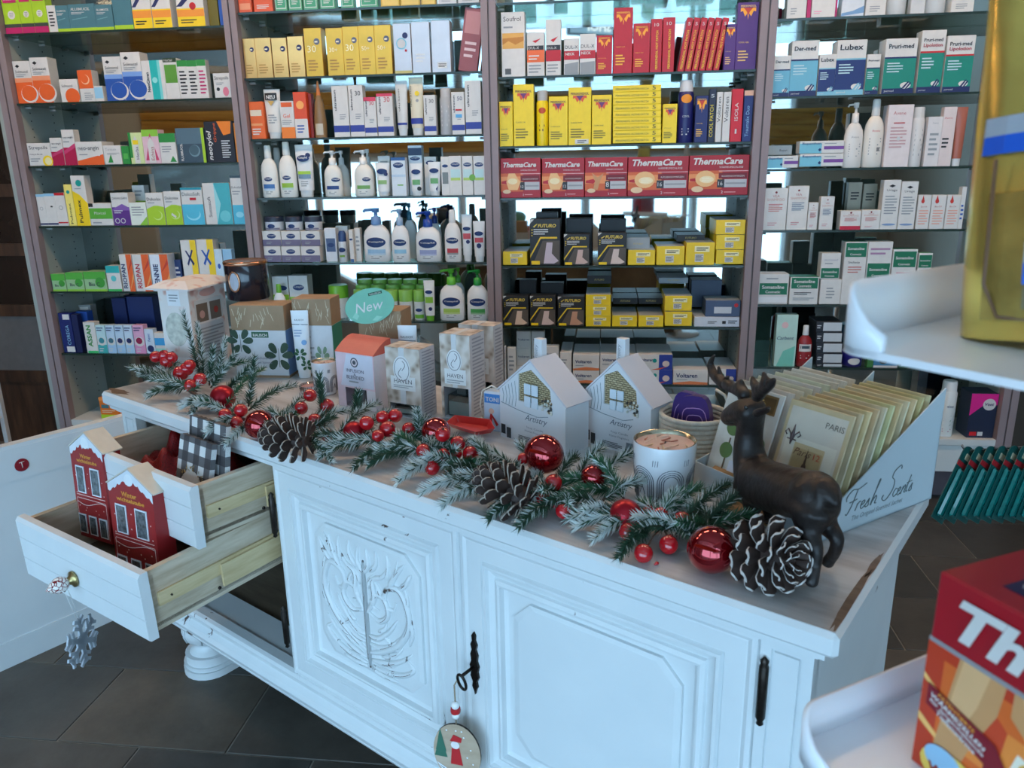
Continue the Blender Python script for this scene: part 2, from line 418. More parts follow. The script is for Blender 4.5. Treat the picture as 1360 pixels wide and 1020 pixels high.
# ================================================================== white sideboard
SB_O = Vector((-1.263, 1.748, 0)); SB_R = math.radians(-31.0813); TOPZ = 0.82
SB_U = Vector((math.cos(SB_R), math.sin(SB_R), 0)); SB_V = Vector((-math.sin(SB_R), math.cos(SB_R), 0))
def sb(u, v, z=TOPZ): return SB_O+SB_U*u+SB_V*v+Vector((0, 0, z))
def sb_top(x, y, z=TOPZ): return hit_z(x, y, z)
def paint_mat(name, amount, scale, rough=0.38):
    m = bpy.data.materials.new(name); m.use_nodes = True; nt = m.node_tree; b = nt.nodes['Principled BSDF']
    b.inputs['Roughness'].default_value = rough
    tc = nt.nodes.new('ShaderNodeTexCoord')
    n1 = nt.nodes.new('ShaderNodeTexNoise'); n1.inputs['Scale'].default_value = 9; n1.inputs['Detail'].default_value = 4
    r1 = nt.nodes.new('ShaderNodeValToRGB'); r1.color_ramp.elements[0].color = rgb((206, 212, 214)); r1.color_ramp.elements[1].color = rgb((222, 226, 226))
    mp = nt.nodes.new('ShaderNodeMapping'); mp.inputs['Scale'].default_value = scale
    n2 = nt.nodes.new('ShaderNodeTexNoise'); n2.inputs['Scale'].default_value = 14; n2.inputs['Detail'].default_value = 5; n2.inputs['Roughness'].default_value = 0.7
    r2 = nt.nodes.new('ShaderNodeValToRGB'); r2.color_ramp.elements[0].position = 1-amount-0.03; r2.color_ramp.elements[1].position = 1-amount
    r2.color_ramp.elements[0].color = (0, 0, 0, 1); r2.color_ramp.elements[1].color = (1, 1, 1, 1)
    mx = nt.nodes.new('ShaderNodeMixRGB'); mx.inputs[2].default_value = rgb((74, 58, 50))
    nt.links.new(tc.outputs['Object'], n1.inputs['Vector']); nt.links.new(n1.outputs[0], r1.inputs[0])
    nt.links.new(tc.outputs['Object'], mp.inputs[0]); nt.links.new(mp.outputs[0], n2.inputs['Vector']); nt.links.new(n2.outputs[0], r2.inputs[0])
    nt.links.new(r1.outputs[0], mx.inputs[1]); nt.links.new(r2.outputs[0], mx.inputs[0]); nt.links.new(mx.outputs[0], b.inputs['Base Color'])
    return m
M_PAINT = paint_mat('white_furniture_paint', 0.20, (1, 1, 1))
M_PAINTW = paint_mat('white_furniture_paint_rubbed', 0.33, (1.2, 1.2, 0.35))
M_EDGEW = paint_mat('white_furniture_paint_chipped', 0.30, (1, 0.6, 1))
M_TOPW = streak_mat((160, 155, 152), (186, 183, 181), (208, 207, 207), 3.0, (1.0, 6, 1), 0.30, 'limewashed_wood_top', 0.08)
M_PINE = streak_mat((176, 158, 132), (196, 180, 156), (208, 194, 172), 6.0, (1, 1, 8), 0.6, 'raw_drawer_wood')
M_PINEY = streak_mat((190, 166, 122), (204, 182, 138), (214, 194, 152), 6.0, (1, 1, 8), 0.55, 'varnished_runner_wood')
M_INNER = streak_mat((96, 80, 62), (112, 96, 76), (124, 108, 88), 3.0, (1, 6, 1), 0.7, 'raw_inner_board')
M_IRON = mat((52, 46, 42), 0.35, 0.8, 0.2, 80, 0.2, name='dark_brass')

side = thing('sideboard', 'white distressed wooden sideboard with carved door, open drawers and limewashed top', 'sideboard', SB_O, SB_R)
W, D = 1.797, 0.53
b = MB(); b.cbox(0, W, 0, D, 0.785, TOPZ-0.0012, M_EDGEW, 0.006)
tb = b.build('top_board', side)
b = MB(); b.box(0.006, W-0.006, 0.006, D-0.006, TOPZ-0.0015, TOPZ, M_TOPW); b.build('top_surface', tb)
# worn brown patches on the top
b = MB()
def blob(cx, cy, rx, ry, seed, n=16):
    rr = random.Random(seed); return [(cx+rx*math.cos(2*PI*i/n)*rr.uniform(.65, 1.1), cy+ry*math.sin(2*PI*i/n)*rr.uniform(.6, 1.1)) for i in range(n)]
M_WORN = streak_mat((84, 66, 54), (104, 84, 70), (122, 102, 88), 8, (1, 5, 1), 0.5, 'bare_worn_wood')
for (cx, cy, rx, ry, sd) in ((0.045, 0.025, 0.05, 0.016, 2), (1.786, 0.09, 0.006, 0.11, 3), (1.787, 0.20, 0.005, 0.05, 4)):
    pl = blob(cx, cy, rx, ry, sd); b.add([(x, max(0.007, y), TOPZ+0.0003) for x, y in pl], [tuple(range(len(pl)))], M_WORN)
o = b.build('worn_patches', tb); o['kind'] = 'stuff'
b = MB(); b.box(0.012, W-0.016, 0.012, D-0.01, 0.774, 0.785, M_PAINT); b.box(0.022, W-0.026, 0.022, D-0.01, 0.766, 0.774, M_PAINTW); b.build('top_moulding', side)
b = MB(); b.box(0.03, 0.05, 0.04, D-0.02, 0.2, 0.766, M_PAINT); b.build('end_panel', side)
b = MB(); b.box(1.745, 1.765, 0.04, D-0.02, 0.2, 0.766, M_PAINT); b.build('end_panel', side)
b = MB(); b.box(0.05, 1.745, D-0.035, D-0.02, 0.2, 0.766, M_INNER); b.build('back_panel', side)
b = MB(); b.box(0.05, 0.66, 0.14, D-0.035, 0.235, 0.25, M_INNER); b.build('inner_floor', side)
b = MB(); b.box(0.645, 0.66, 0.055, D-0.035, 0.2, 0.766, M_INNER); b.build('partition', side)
# stiles at either end with sunk grooves
def nested(b, u0, u1, z0, z1, prof, m, fill=None, close=True, mats=None):
    vs = []; fs = []
    for ins, y in prof: vs += [(u0+ins, y, z0+ins), (u1-ins, y, z0+ins), (u1-ins, y, z1-ins), (u0+ins, y, z1-ins)]
    n = len(prof)
    for k in range(n-1):
        for i in range(4):
            j = (i+1) % 4
            q = mats[k] if mats else m
            b.add([vs[4*k+i], vs[4*k+j], vs[4*k+4+j], vs[4*k+4+i]], [(0, 1, 2, 3)], q)
    b.add(vs[-4:], [(0, 1, 2, 3)], fill or m)
for (u0, u1) in ((0.032, 0.10), (1.698, 1.765)):
    b = MB(); nested(b, u0, u1, 0.262, 0.767, [(0, 0.055), (0, 0.030), (0.014, 0.030), (0.015, 0.034), (0.017, 0.034), (0.018, 0.031), (0.026, 0.031)], M_PAINT)
    b.build('stile', side)
b = MB(); b.box(0.05, 1.745, 0.05, 0.07, 0.755, 0.7665, M_PAINT); b.build('top_rail', side)
# base moulding: profile swept along the front
prof = [(0.06, 0.268), (0.036, 0.268), (0.028, 0.264), (0.025, 0.256), (0.030, 0.247), (0.038, 0.238), (0.042, 0.226), (0.032, 0.214), (0.026, 0.203), (0.030, 0.190), (0.038, 0.184), (0.036, 0.178), (0.040, 0.170), (0.06, 0.170)]
b = MB(); u0, u1 = 0.02, 1.775
vs = [(u0, y, z) for y, z in prof]+[(u1, y, z) for y, z in prof]; n = len(prof)
b.add(vs, [(i, i+n, i+n+1, i+1) for i in range(n-1)]+[tuple(range(n)), tuple(range(2*n-1, n-1, -1))], M_PAINTW)
b.box(u0, u1, 0.06, 0.14, 0.17, 0.262, M_PAINT)
b.build('base_moulding', side)
for u0 in (0.02, 1.755):
    b = MB(); b.box(u0, u0+0.02, 0.06, D-0.01, 0.17, 0.262, M_PAINT); b.build('base_rail', side)
# feet: turned bun on an oval runner foot
for (cu, cv) in ((0.125, 0.125), (1.665, 0.125), (0.125, 0.42), (1.665, 0.42)):
    b = MB()
    T = Matrix.Translation((cu, cv, 0))
    b.lathe([(0.030, 0.170), (0.052, 0.162), (0.064, 0.145), (0.067, 0.125), (0.060, 0.104), (0.044, 0.090), (0.034, 0.082), (0.034, 0.074), (0.045, 0.066), (0.052, 0.058)][::-1], M_PAINT, 28, 1, 1, T)
    for (r, z0, z1) in ((0.064, 0.032, 0.058), (0.070, 0.026, 0.034), (0.066, 0.020, 0.027), (0.072, 0.0, 0.020)):
        L = 0.10; pl = []
        for i in range(24):
            a = 2*PI*i/24; pl.append((cu+r*math.cos(a), cv+r*math.sin(a)+(L if math.sin(a) > 0 and cv < 0.3 else (-0.05 if math.sin(a) < 0 and cv > 0.3 else 0)), 0))
        n = len(pl); vs = [(x, y, z0) for x, y, _ in pl]+[(x, y, z1) for x, y, _ in pl]
        b.add(vs, [(i, (i+1) % n, (i+1) % n+n, i+n) for i in range(n)], M_PAINT, True); b.add(vs, [tuple(range(n, 2*n)), tuple(range(n-1, -1, -1))], M_PAINT)
    for k in range(8):
        a = 2*PI*k/8
        b.tube([(cu+math.cos(a)*r, cv+math.sin(a)*r, z) for r, z in ((0.053, 0.162), (0.066, 0.145), (0.0685, 0.125), (0.061, 0.104))], 0.0025, M_PAINTW, 5)
    b.build('foot', side)
# doors
DP = [(0, 0.052), (0, 0.036), (0.003, 0.031), (0.010, 0.030), (0.016, 0.033), (0.018, 0.0325), (0.046, 0.0325), (0.048, 0.036), (0.052, 0.030), (0.057, 0.030), (0.060, 0.036), (0.072, 0.041), (0.074, 0.036), (0.080, 0.033), (0.084, 0.034), (0.086, 0.044), (0.093, 0.047), (0.094, 0.047)]
DM = [M_PAINT]*17; DM[4] = M_PAINTW; DM[7] = M_PAINTW; DM[12] = M_PAINTW
def door(u0, u1, z0, z1, cut):
    b = MB(); nested(b, u0, u1, z0, z1, DP, M_PAINT, mats=DM)
    d = b.build('door', side)
    a, c, e, f = u0+0.108, u1-0.108, z0+0.108, z1-0.100
    k = cut
    oc = [(a+k, e), (c-k, e), (c, e+k), (c, f-k), (c-k, f), (a+k, f), (a, f-k), (a, e+k)]
    b = MB()
    inner = [((x-(a+c)/2)*0.93+(a+c)/2, (z-(e+f)/2)*0.95+(e+f)/2) for x, z in oc]
    n = 8; vs = [(x, 0.0468, z) for x, z in oc]+[(x, 0.041, z) for x, z in [((x*0.985+i[0]*0.015), (z*0.985+i[1]*0.015)) for (x, z), i in zip(oc, inner)]]+[(x, 0.039, z) for x, z in inner]
    b.add(vs, [(i, (i+1) % n, (i+1) % n+n, i+n) for i in range(n)]+[(i+n, (i+1) % n+n, (i+1) % n+2*n, i+2*n) for i in range(n)]+[tuple(range(2*n, 3*n))], M_PAINT)
    b.build('raised_panel', d)
    return d, (a, c, e, f)
d1, oc1 = door(0.662, 1.1765, 0.262, 0.767, 0.035)
d2, oc2 = door(1.1785, 1.697, 0.262, 0.767, 0.033)
# carved acanthus relief on the first door
b = MB(); cx = (oc1[0]+oc1[1])/2; cz = (oc1[2]+oc1[3])/2; hw = (oc1[1]-oc1[0])/2*0.86; hh = (oc1[3]-oc1[2])/2*0.92
M_CARVE = paint_mat('white_paint_over_carving', 0.365, (2, 2, 1.2))
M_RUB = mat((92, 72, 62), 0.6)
def scroll(pts, r0, r1):
    P = []
    for i in range(len(pts)-1):
        p0 = pts[max(i-1, 0)]; p1 = pts[i]; p2 = pts[i+1]; p3 = pts[min(i+2, len(pts)-1)]
        for k in range(5):
            t = k/5.0
            P.append(tuple(0.5*((2*p1[d])+(-p0[d]+p2[d])*t+(2*p0[d]-5*p1[d]+4*p2[d]-p3[d])*t*t+(-p0[d]+3*p1[d]-3*p2[d]+p3[d])*t**3) for d in (0, 1)))
    P.append(pts[-1]); n = len(P)
    for sgn in (-1, 1):
        rad = [r0+(r1-r0)*i/(n-1) for i in range(n)]; rad = [q*min(1, 0.35+3.0*min(i, n-1-i)/(n-1)) for i, q in enumerate(rad)]
        b.tube([(cx+sgn*x*hw, 0.0385, cz+z*hh) for x, z in P], 0, M_CARVE, 6, radii=[q*1.35 for q in rad])
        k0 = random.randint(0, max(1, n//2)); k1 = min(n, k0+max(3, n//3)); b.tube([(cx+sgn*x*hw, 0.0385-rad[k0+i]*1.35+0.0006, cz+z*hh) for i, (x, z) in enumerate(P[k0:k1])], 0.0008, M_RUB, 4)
scroll([(0.0, -1.0), (0.0, -0.5), (0.0, 0.2), (0.0, 0.75)], 0.005, 0.004)
scroll([(0.0, -0.75), (0.35, -0.6), (0.75, -0.3), (0.95, 0.1), (0.8, 0.5), (0.5, 0.45), (0.45, 0.2), (0.62, 0.16), (0.68, 0.3)], 0.007, 0.0035)
scroll([(0.0, -0.1), (0.2, 0.2), (0.2, 0.5), (0.42, 0.62), (0.6, 0.85)], 0.006, 0.003)
scroll([(0.55, 0.5), (0.7, 0.72), (0.9, 0.95)], 0.006, 0.003)
scroll([(0.75, 0.52), (0.92, 0.66), (1.0, 0.82)], 0.005, 0.003)
scroll([(0.05, -0.05), (0.3, -0.12), (0.5, 0.05), (0.42, 0.28), (0.2, 0.26), (0.18, 0.08), (0.3, 0.05)], 0.006, 0.003)
scroll([(0.02, -0.45), (0.25, -0.42), (0.52, -0.2), (0.68, 0.02)], 0.006, 0.003)
scroll([(0.02, -0.58), (0.3, -0.56), (0.62, -0.36), (0.84, -0.12)], 0.005, 0.003)
scroll([(0.05, -0.85), (0.4, -0.78), (0.72, -0.62), (0.96, -0.42)], 0.006, 0.003)
scroll([(0.05, -0.95), (0.45, -0.92), (0.78, -0.82), (0.98, -0.66), (0.85, -0.56)], 0.006, 0.003)
scroll([(0.05, -1.0), (0.35, -1.02), (0.62, -1.0)], 0.005, 0.003)
scroll([(0.0, 0.55), (0.12, 0.72), (0.08, 0.95)], 0.005, 0.003)
scroll([(0.15, 0.62), (0.3, 0.78), (0.3, 0.98)], 0.005, 0.0025)
scroll([(0.9, 0.2), (1.0, -0.05), (0.92, -0.3)], 0.005, 0.003)
scroll([(0.35, -0.3), (0.5, -0.42), (0.4, -0.52)], 0.004, 0.003)
for (x0, z0, a0, a1, ln) in ((.62, .62, 55, 80, .38), (.5, .6, 70, 100, .4), (.8, .58, 35, 60, .36), (.3, -.7, 10, 40, .4), (.45, -.62, 20, 50, .4), (.2, -.82, 0, 25, .45), (.6, -.5, 40, 75, .34), (.85, -.2, 70, 110, .36), (.92, .3, 80, 120, .3), (.12, .1, 60, 20, .3), (.1, .35, 80, 40, .3), (.35, .3, 100, 150, .25), (.25, -.3, 20, 70, .3), (.3, -.9, -5, 15, .5)):
    pts = [(x0, z0)]
    for q in range(4):
        aa = math.radians(a0+(a1-a0)*q/3); pts.append((pts[-1][0]+ln/4*math.cos(aa), pts[-1][1]+ln/4*math.sin(aa)))
    scroll(pts, 0.0050, 0.0020)
o = b.build('carving', d1); o['kind'] = 'stuff'
# hinges
for u, zs, par in ((1.706, (0.64, 0.34), d2), (0.656, (0.60, 0.33), d1)):
    for z in zs:
        b = MB(); T = Matrix.Translation((u, 0.026, z))
        b.lathe([(0.001, -0.004), (0.005, 0.0), (0.0035, 0.004), (0.0065, 0.010), (0.0065, 0.086), (0.0045, 0.090), (0.006, 0.095), (0.001, 0.101)], M_IRON, 12, 1, 1, T); b.build('hinge', par)
# escutcheon with key
b = MB(); E = [(0, 0.125), (0.004, 0.118), (0.003, 0.108), (0.007, 0.100), (0.004, 0.09), (0.008, 0.08), (0.006, 0.068), (0.010, 0.058), (0.007, 0.046), (0.009, 0.036), (0.004, 0.026), (0.006, 0.016), (0.002, 0.008), (0, 0)]
pl = [(1.207+x, 0.455+z) for x, z in E]+[(1.207-x, 0.455+z) for x, z in E[::-1][1:-1]]
b.prism(pl[::-1], 0.0275, 0.033, M_IRON); esc = fix_normals(b.build('escutcheon', d2))
key = thing('door_key', 'dark metal key standing in the right cupboard door with an ornament tied on', 'key', sb(1.205, 0.027, 0.510), SB_R)
b = MB(); b.tube([(0, 0, 0), (0, -0.030, 0)], 0.003, M_IRON, 8); b.build('shank', key)
b = MB(); b.tube([(0.011*math.cos(a)*0.8, -0.030-0.004*math.sin(a), -0.012+0.017*math.sin(a)) for a in [2*PI*i/18 for i in range(18)]], 0.0026, M_IRON, 8, True); b.build('bow', key)

# drawers
def drawer(rotz, x0, x1, zb, zt, yf, depth, sag=0.0):
    """front panel thickness 0.02; x0 to x1 along the front, yf the front face at x1"""
    b = MB(); w = x1-x0; h = zt-zb
    b.box(-w+0.012, 0-0.0, 0.02, 0.034, 0.004, h-0.01, M_PINE)
    b.box(-0.014, 0, 0.0201, depth, 0.002, h, M_PINE); b.box(-w, -w+0.014, 0.0201, depth, 0.002, h, M_PINE)
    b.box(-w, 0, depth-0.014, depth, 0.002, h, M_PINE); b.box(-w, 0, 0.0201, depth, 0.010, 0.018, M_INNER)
    d = b.build('drawer', side, (x1, yf, zb), (sag, 0, rotz))
    b = MB(); H = h+0.012; ys = 0.0
    prof = [(0.02, -0.006), (0.004, -0.006), (0.0, -0.002), (0.0, H*0.27), (0.003, H*0.28), (0.0, H*0.29), (0.0, H*0.62), (0.003, H*0.63), (0.0, H*0.64), (0.0, H-0.014), (0.006, H-0.006), (0.02, H-0.006)]
    n = len(prof); a0, a1 = -w-0.012, 0.010
    vs = [(a0, y, z) for y, z in prof]+[(a1, y, z) for y, z in prof]
    b.add(vs, [(i, i+n, i+n+1, i+1) for i in range(n-1)]+[(n-1, 2*n-1, n, 0), tuple(range(n)), tuple(range(2*n-1, n-1, -1))], M_PAINT)
    fix_normals(b.build('front_panel', d))
    b = MB(); b.box(0.0, 0.006, 0.035, depth, h*0.40, h*0.62, M_PINEY); b.box(0.006, 0.0075, 0.035, depth, h*0.60, h*0.63, M_PINEY); b.build('runner', d)
    b = MB(); b.box(0.006, 0.012, 0.17, depth, h*0.20, h*0.58, M_PINEY); b.build('guide_block', d)
    b = MB()
    for (yy, zz, r) in ((0.165, h*0.17, 0.0035), (0.06, h*0.5, 0.002)): b.lathe([(r, 0), (r, 0.003), (r*0.6, 0.004)], M_IRON, 10, 1, 1, Matrix.Translation((0.0062 if zz > h*.3 else 0.0, yy, zz)) @ Matrix.Rotation(PI/2, 4, 'Y')); b.build('screw', d); b = MB()
    return d
dr1 = drawer(math.radians(1.2), 0.195, 0.628, 0.637, 0.757, -0.140, 0.43)
dr2 = drawer(math.radians(3.6), 0.195, 0.642, 0.502, 0.632, -0.265, 0.43, math.radians(1.5))
b = MB(); b.lathe([(0.012, 0.0), (0.017, 0.002), (0.017, 0.006), (0.010, 0.009), (0.007, 0.016)], mat((178, 160, 110), 0.3, 0.9), 20, 1, 1, Matrix.Translation((-0.238, 0.0, 0.055)) @ Matrix.Rotation(PI/2, 4, 'X'))
kn = b.build('knob_base', dr2)
M_KNOBP = bpy.data.materials.new('red_white_glazed_pattern'); M_KNOBP.use_nodes = True
nt = M_KNOBP.node_tree; pb = nt.nodes['Principled BSDF']; pb.inputs['Roughness'].default_value = 0.15
vo = nt.nodes.new('ShaderNodeTexVoronoi'); vo.inputs['Scale'].default_value = 130; vo.feature = 'DISTANCE_TO_EDGE'
rp = nt.nodes.new('ShaderNodeValToRGB'); rp.color_ramp.elements[0].color = rgb((120, 24, 30)); rp.color_ramp.elements[1].color = rgb((232, 226, 220)); rp.color_ramp.elements[0].position = 0.05; rp.color_ramp.elements[1].position = 0.09
tc = nt.nodes.new('ShaderNodeTexCoord'); nt.links.new(tc.outputs['Object'], vo.inputs['Vector']); nt.links.new(vo.outputs[0], rp.inputs[0]); nt.links.new(rp.outputs[0], pb.inputs['Base Color'])
b = MB(); b.lathe([(0.006, 0.014), (0.012, 0.018), (0.017, 0.027), (0.0165, 0.036), (0.011, 0.046), (0.004, 0.053), (0.002, 0.058)], M_KNOBP, 22, 1, 1, Matrix.Translation((-0.238, 0.0, 0.055)) @ Matrix.Rotation(PI/2, 4, 'X'))
b.build('knob', dr2)

# ------------------------------------------------------------------ low white partition beside the drawers
part = thing('partition_panel', 'low white panelled partition with a round red sticker, left of the drawers', 'partition', sb(-0.335, 0, 0), SB_R)
b = MB(); b.box(-0.030, 0.0, -1.1, 0.235, 0.075, 0.60, M_PAINT); b.build('panel', part)
b = MB(); b.box(-0.036, 0.004, -1.1, 0.240, 0.60, 0.628, M_PAINT); b.box(-0.030, 0.0015, -1.1, 0.237, 0.628, 0.638, M_PAINT); b.build('top_rail', part)
b = MB(); b.box(-0.034, 0.003, -1.1, 0.240, 0.536, 0.60, M_PAINT); b.build('upper_board', part)
b = MB(); b.box(-0.034, 0.004, -1.1, 0.240, 0.0, 0.078, M_PAINT); b.build('plinth', part)
# ================================================================== goods on the shelves: builders
WH=(218,215,210); BK=(30,30,32); NV=(28,38,92); BL=(36,84,168); LB=(150,200,226); TE=(0,150,140); GR=(44,140,60); LG=(140,196,60); DG=(20,80,50)
RD=(196,24,36); DR=(150,20,34); OR=(232,98,38); YE=(244,208,24); GO=(212,160,72); PU=(92,44,130); PK=(232,150,178); MG=(190,30,100); GY=(150,154,156); LGY=(205,206,206)
TEAL=(70,120,132); BR=(120,82,50); CR_=(232,214,186); SIL=(178,182,188); CY=(80,186,214)
def R(c, u0, v0, u1, v1): return ('r', c, u0, v0, u1, v1)
def Dc(c, u, v, rad, sy=1.0): return ('d', c, u, v, rad, sy)
def P(c, *pts): return ('p', c, pts)
def T(s, u, v, w, c=BK, h=None, rot=0, shear=0.0, bold=0.0): return ('t', s, u, v, w, c, h, rot, shear, bold)
def L(c, u0, u1, v0, v1, n): return ('l', c, u0, u1, v0, v1, n)
def draw(ops, w, h, x0, surf, parent, back=None):
    """print the ops on a face: width w from x0, height h from z = 0"""
    g = MB(); t = MB(); lay = 0; step = min(0.00018, 0.0012/max(1, len(ops)))
    for o in ops:
        lay += 1; e = (0.0006 if surf else 0.0003)+step*lay
        if o[0] == 'r':
            _, c, u0, v0, u1, v1 = o; n = 1 if surf is None else max(1, int((u1-u0)*8))
            for k in range(n):
                a = x0+w*(u0+(u1-u0)*k/n); b2 = x0+w*(u0+(u1-u0)*(k+1)/n)
                ya = surf(a) if surf else 0; yb = surf(b2) if surf else 0
                g.add([(a, ya-e, v0*h), (b2, yb-e, v0*h), (b2, yb-e, v1*h), (a, ya-e, v1*h)], [(0, 1, 2, 3)], ink(c))
        elif o[0] == 'd':
            _, c, u, v, rad, sy = o; n = 18; vs = []; rings = (1.0, .7, .4) if surf else (1.0,)
            for f_ in rings:
                for i in range(n):
                    a = 2*PI*i/n; x = x0+u*w+rad*w*f_*math.cos(a); vs.append((x, (surf(x) if surf else 0)-e, v*h+rad*w*f_*sy*math.sin(a)))
            cx = x0+u*w; vs.append((cx, (surf(cx) if surf else 0)-e, v*h)); q_ = len(rings)
            g.add(vs, [(k*n+i, k*n+(i+1) % n, (k+1)*n+(i+1) % n, (k+1)*n+i) for k in range(q_-1) for i in range(n)]+[((q_-1)*n+i, (q_-1)*n+(i+1) % n, q_*n) for i in range(n)], ink(c))
        elif o[0] == 'p':
            vs = [(x0+u*w, (surf(x0+u*w) if surf else 0)-e, v*h) for u, v in o[2]]; g.add(vs, [tuple(range(len(vs)))], ink(o[1]))
        elif o[0] == 'l':
            _, c, u0, u1, v0, v1, n = o
            for k in range(n):
                zz = h*(v0+(v1-v0)*(k+0.5)/n); th = h*(v1-v0)/n*0.22
                ue = u0+(u1-u0)*(1.0 if k % 3 else 0.78)
                a, b2 = x0+u0*w, x0+ue*w; ya = surf(a) if surf else 0; yb = surf(b2) if surf else 0
                g.add([(a, ya-e, zz-th), (b2, yb-e, zz-th), (b2, yb-e, zz+th), (a, ya-e, zz+th)], [(0, 1, 2, 3)], ink(c))
        else:
            _, s, u, v, tw, c, th, rot, shear, bold = o
            put_text(t, s, x0+u*w, v*h, tw*(h if rot in (90, -90) else w), ink(c), -e-0.0002, (th*w if rot in (90, -90) else th*h) if th else None, rot, shear, bold, surf=(lambda px, pz: surf(px)-e-0.0002) if surf else None)
    if g.v: g.build('printed_front', parent)['kind'] = 'stuff'
    if t.v: t.build('lettering', parent)['kind'] = 'stuff'
def carton(name, cat, label, group, X0, X1, Y, Z0, Z1, depth, col, ops, rot=0.0, tops=None, mtl=None):
    w, h = X1-X0, Z1-Z0; m = mtl or paper(col)
    b = MB(); b.cbox(-w/2, w/2, 0, depth, 0, h, m, min(0.0012, w*0.06))
    o = b.build(name, None, ((X0+X1)/2, Y, Z0), rot if hasattr(rot, '__len__') else (0, 0, rot)); tag(o, label, cat, group)
    if tops:
        q = MB(); q.box(-w/2+0.001, w/2-0.001, 0.001, depth-0.001, h, h+0.0004, ink(tops)); q.build('printed_top', o)
    if ops: draw(ops, w, h, -w/2, None, o)
    return o
def bottle(kind, label, group, Xc, w, Y, Z0, h, col, cap, ops, flat=0.55, rot=0.0):
    """one bottle, jar, tube or can; front of its body near y = Y"""
    r = w/2; fy = flat; m = plastic(col, 0.32); cm = plastic(cap, 0.3) if not isinstance(cap, bpy.types.Material) else cap
    nm = {'lotion': 'lotion_bottle', 'pump': 'pump_bottle', 'can': 'spray_can', 'tube': 'cream_tube', 'jar': 'cream_jar', 'rollon': 'roll_on_stick', 'cone': 'tanning_bottle'}[kind]
    cat = {'lotion': 'bottle', 'pump': 'bottle', 'can': 'spray can', 'tube': 'tube', 'jar': 'jar', 'rollon': 'roll-on', 'cone': 'bottle'}[kind]
    b = MB()
    if kind in ('lotion', 'pump'):
        hb = h*(0.76 if kind == 'lotion' else 0.70)
        pr = [(r*0.90, 0), (r, h*0.02), (r*1.0, hb*0.25), (r*0.98, hb*0.70), (r*0.88, hb*0.83), (r*0.62, hb*0.94), (r*0.36, hb)]
        b.lathe(pr, m, 24, 1, fy); o = b.build(nm)
        c = MB()
        if kind == 'lotion': c.lathe([(r*0.40, hb), (r*0.42, hb+0.002), (r*0.38, h*0.98), (r*0.3, h)], cm, 16, 1, max(fy, 0.8)); c.build('cap', o)
        else:
            c.lathe([(r*0.36, hb-0.001), (r*0.38, hb+h*0.02), (r*0.34, hb+h*0.14), (r*0.14, hb+h*0.15), (r*0.12, hb+h*0.22), (r*0.26, hb+h*0.225), (r*0.26, h)], cm, 16)
            c.tube([(0, 0, h*0.975), (-r*0.75, -r*0.1, h*0.965), (-r*0.86, -r*0.1, h*0.935)], r*0.10, cm, 8); c.build('pump_head', o)
        H = hb*0.78
    elif kind == 'can':
        hb = h*0.82; b.lathe([(r*0.95, 0), (r, 0.003), (r, hb*0.95), (r*0.86, hb)], m, 22); o = b.build(nm); fy = 1.0
        c = MB(); c.lathe([(r*0.86, hb), (r*0.86, h*0.97), (r*0.78, h)], cm, 20); c.build('cap', o); H = hb
    elif kind == 'tube':
        n = 20; hc = h*0.13; rows = [(hc, 1.0), (h*0.35, 0.95), (h*0.6, 0.8), (h*0.85, 0.42), (h*0.95, 0.06), (h, 0.05)]; vs = []
        for z, k in rows:
            wx = r*(0.80+0.20*(z/h))
            for i in range(n):
                a = 2*PI*i/n; vs.append((wx*math.cos(a), r*fy*k*math.sin(a), z))
        fs = [(q*n+i, q*n+(i+1) % n, (q+1)*n+(i+1) % n, (q+1)*n+i) for q in range(len(rows)-1) for i in range(n)]
        b.add(vs, fs, m, True); b.add(vs[-n:], [tuple(range(n))], m); o = b.build(nm)
        c = MB(); c.lathe([(r*0.62, 0), (r*0.68, 0.002), (r*0.72, hc)], cm, 20, 1, fy*1.1); c.build('cap', o); H = h
    elif kind == 'jar':
        hb = h*0.62; fy = 1.0
        b.lathe([(r*0.86, 0), (r*0.95, h*0.04), (r*0.96, hb)], m, 24); o = b.build(nm)
        c = MB(); c.lathe([(r, hb), (r, h*0.96), (r*0.95, h)], cm, 24); c.build('lid', o); H = hb; w *= 0.96; r = w/2
    elif kind == 'rollon':
        hb = h*0.66; fy = 1.0; b.lathe([(r*0.9, 0), (r, 0.002), (r, hb)], m, 16); o = b.build(nm)
        c = MB(); c.lathe([(r*0.92, hb), (r*0.92, h*0.9), (r*0.6, h)], cm, 16); c.build('cap', o); H = hb
    else:
        fy = 0.8; b.lathe([(r, 0), (r, h*0.3), (r*0.7, h*0.62), (r*0.36, h*0.75)], m, 18, 1, fy); o = b.build(nm)
        c = MB(); c.lathe([(r*0.36, h*0.75), (r*0.12, h)], cm, 14, 1, fy); c.build('cap', o); H = h*0.5
    o.location = (Xc, Y+r*fy, Z0); o.rotation_euler = (0, 0, rot); tag(o, label, cat, group)
    if ops:
        tap = (lambda q: 1.0)
        draw(ops, w, H, -r, (lambda x: -fy*math.sqrt(max(1e-9, r*r-min(abs(x), r*0.985)**2))), o) if kind != 'tube' else draw(ops, w, H, -r, (lambda x: -fy*0.98*math.sqrt(max(1e-9, r*r-min(abs(x), r*0.985)**2))), o)
    return o
BAYN = {1: 'leftmost bay', 2: 'second bay', 3: 'third bay', 4: 'rightmost bay'}
SHN = {-1: 'base shelf', 0: 'top shelf', 1: 'second shelf', 2: 'third shelf', 3: 'fourth shelf', 4: 'fifth shelf', 5: 'sixth shelf', 6: 'seventh shelf'}
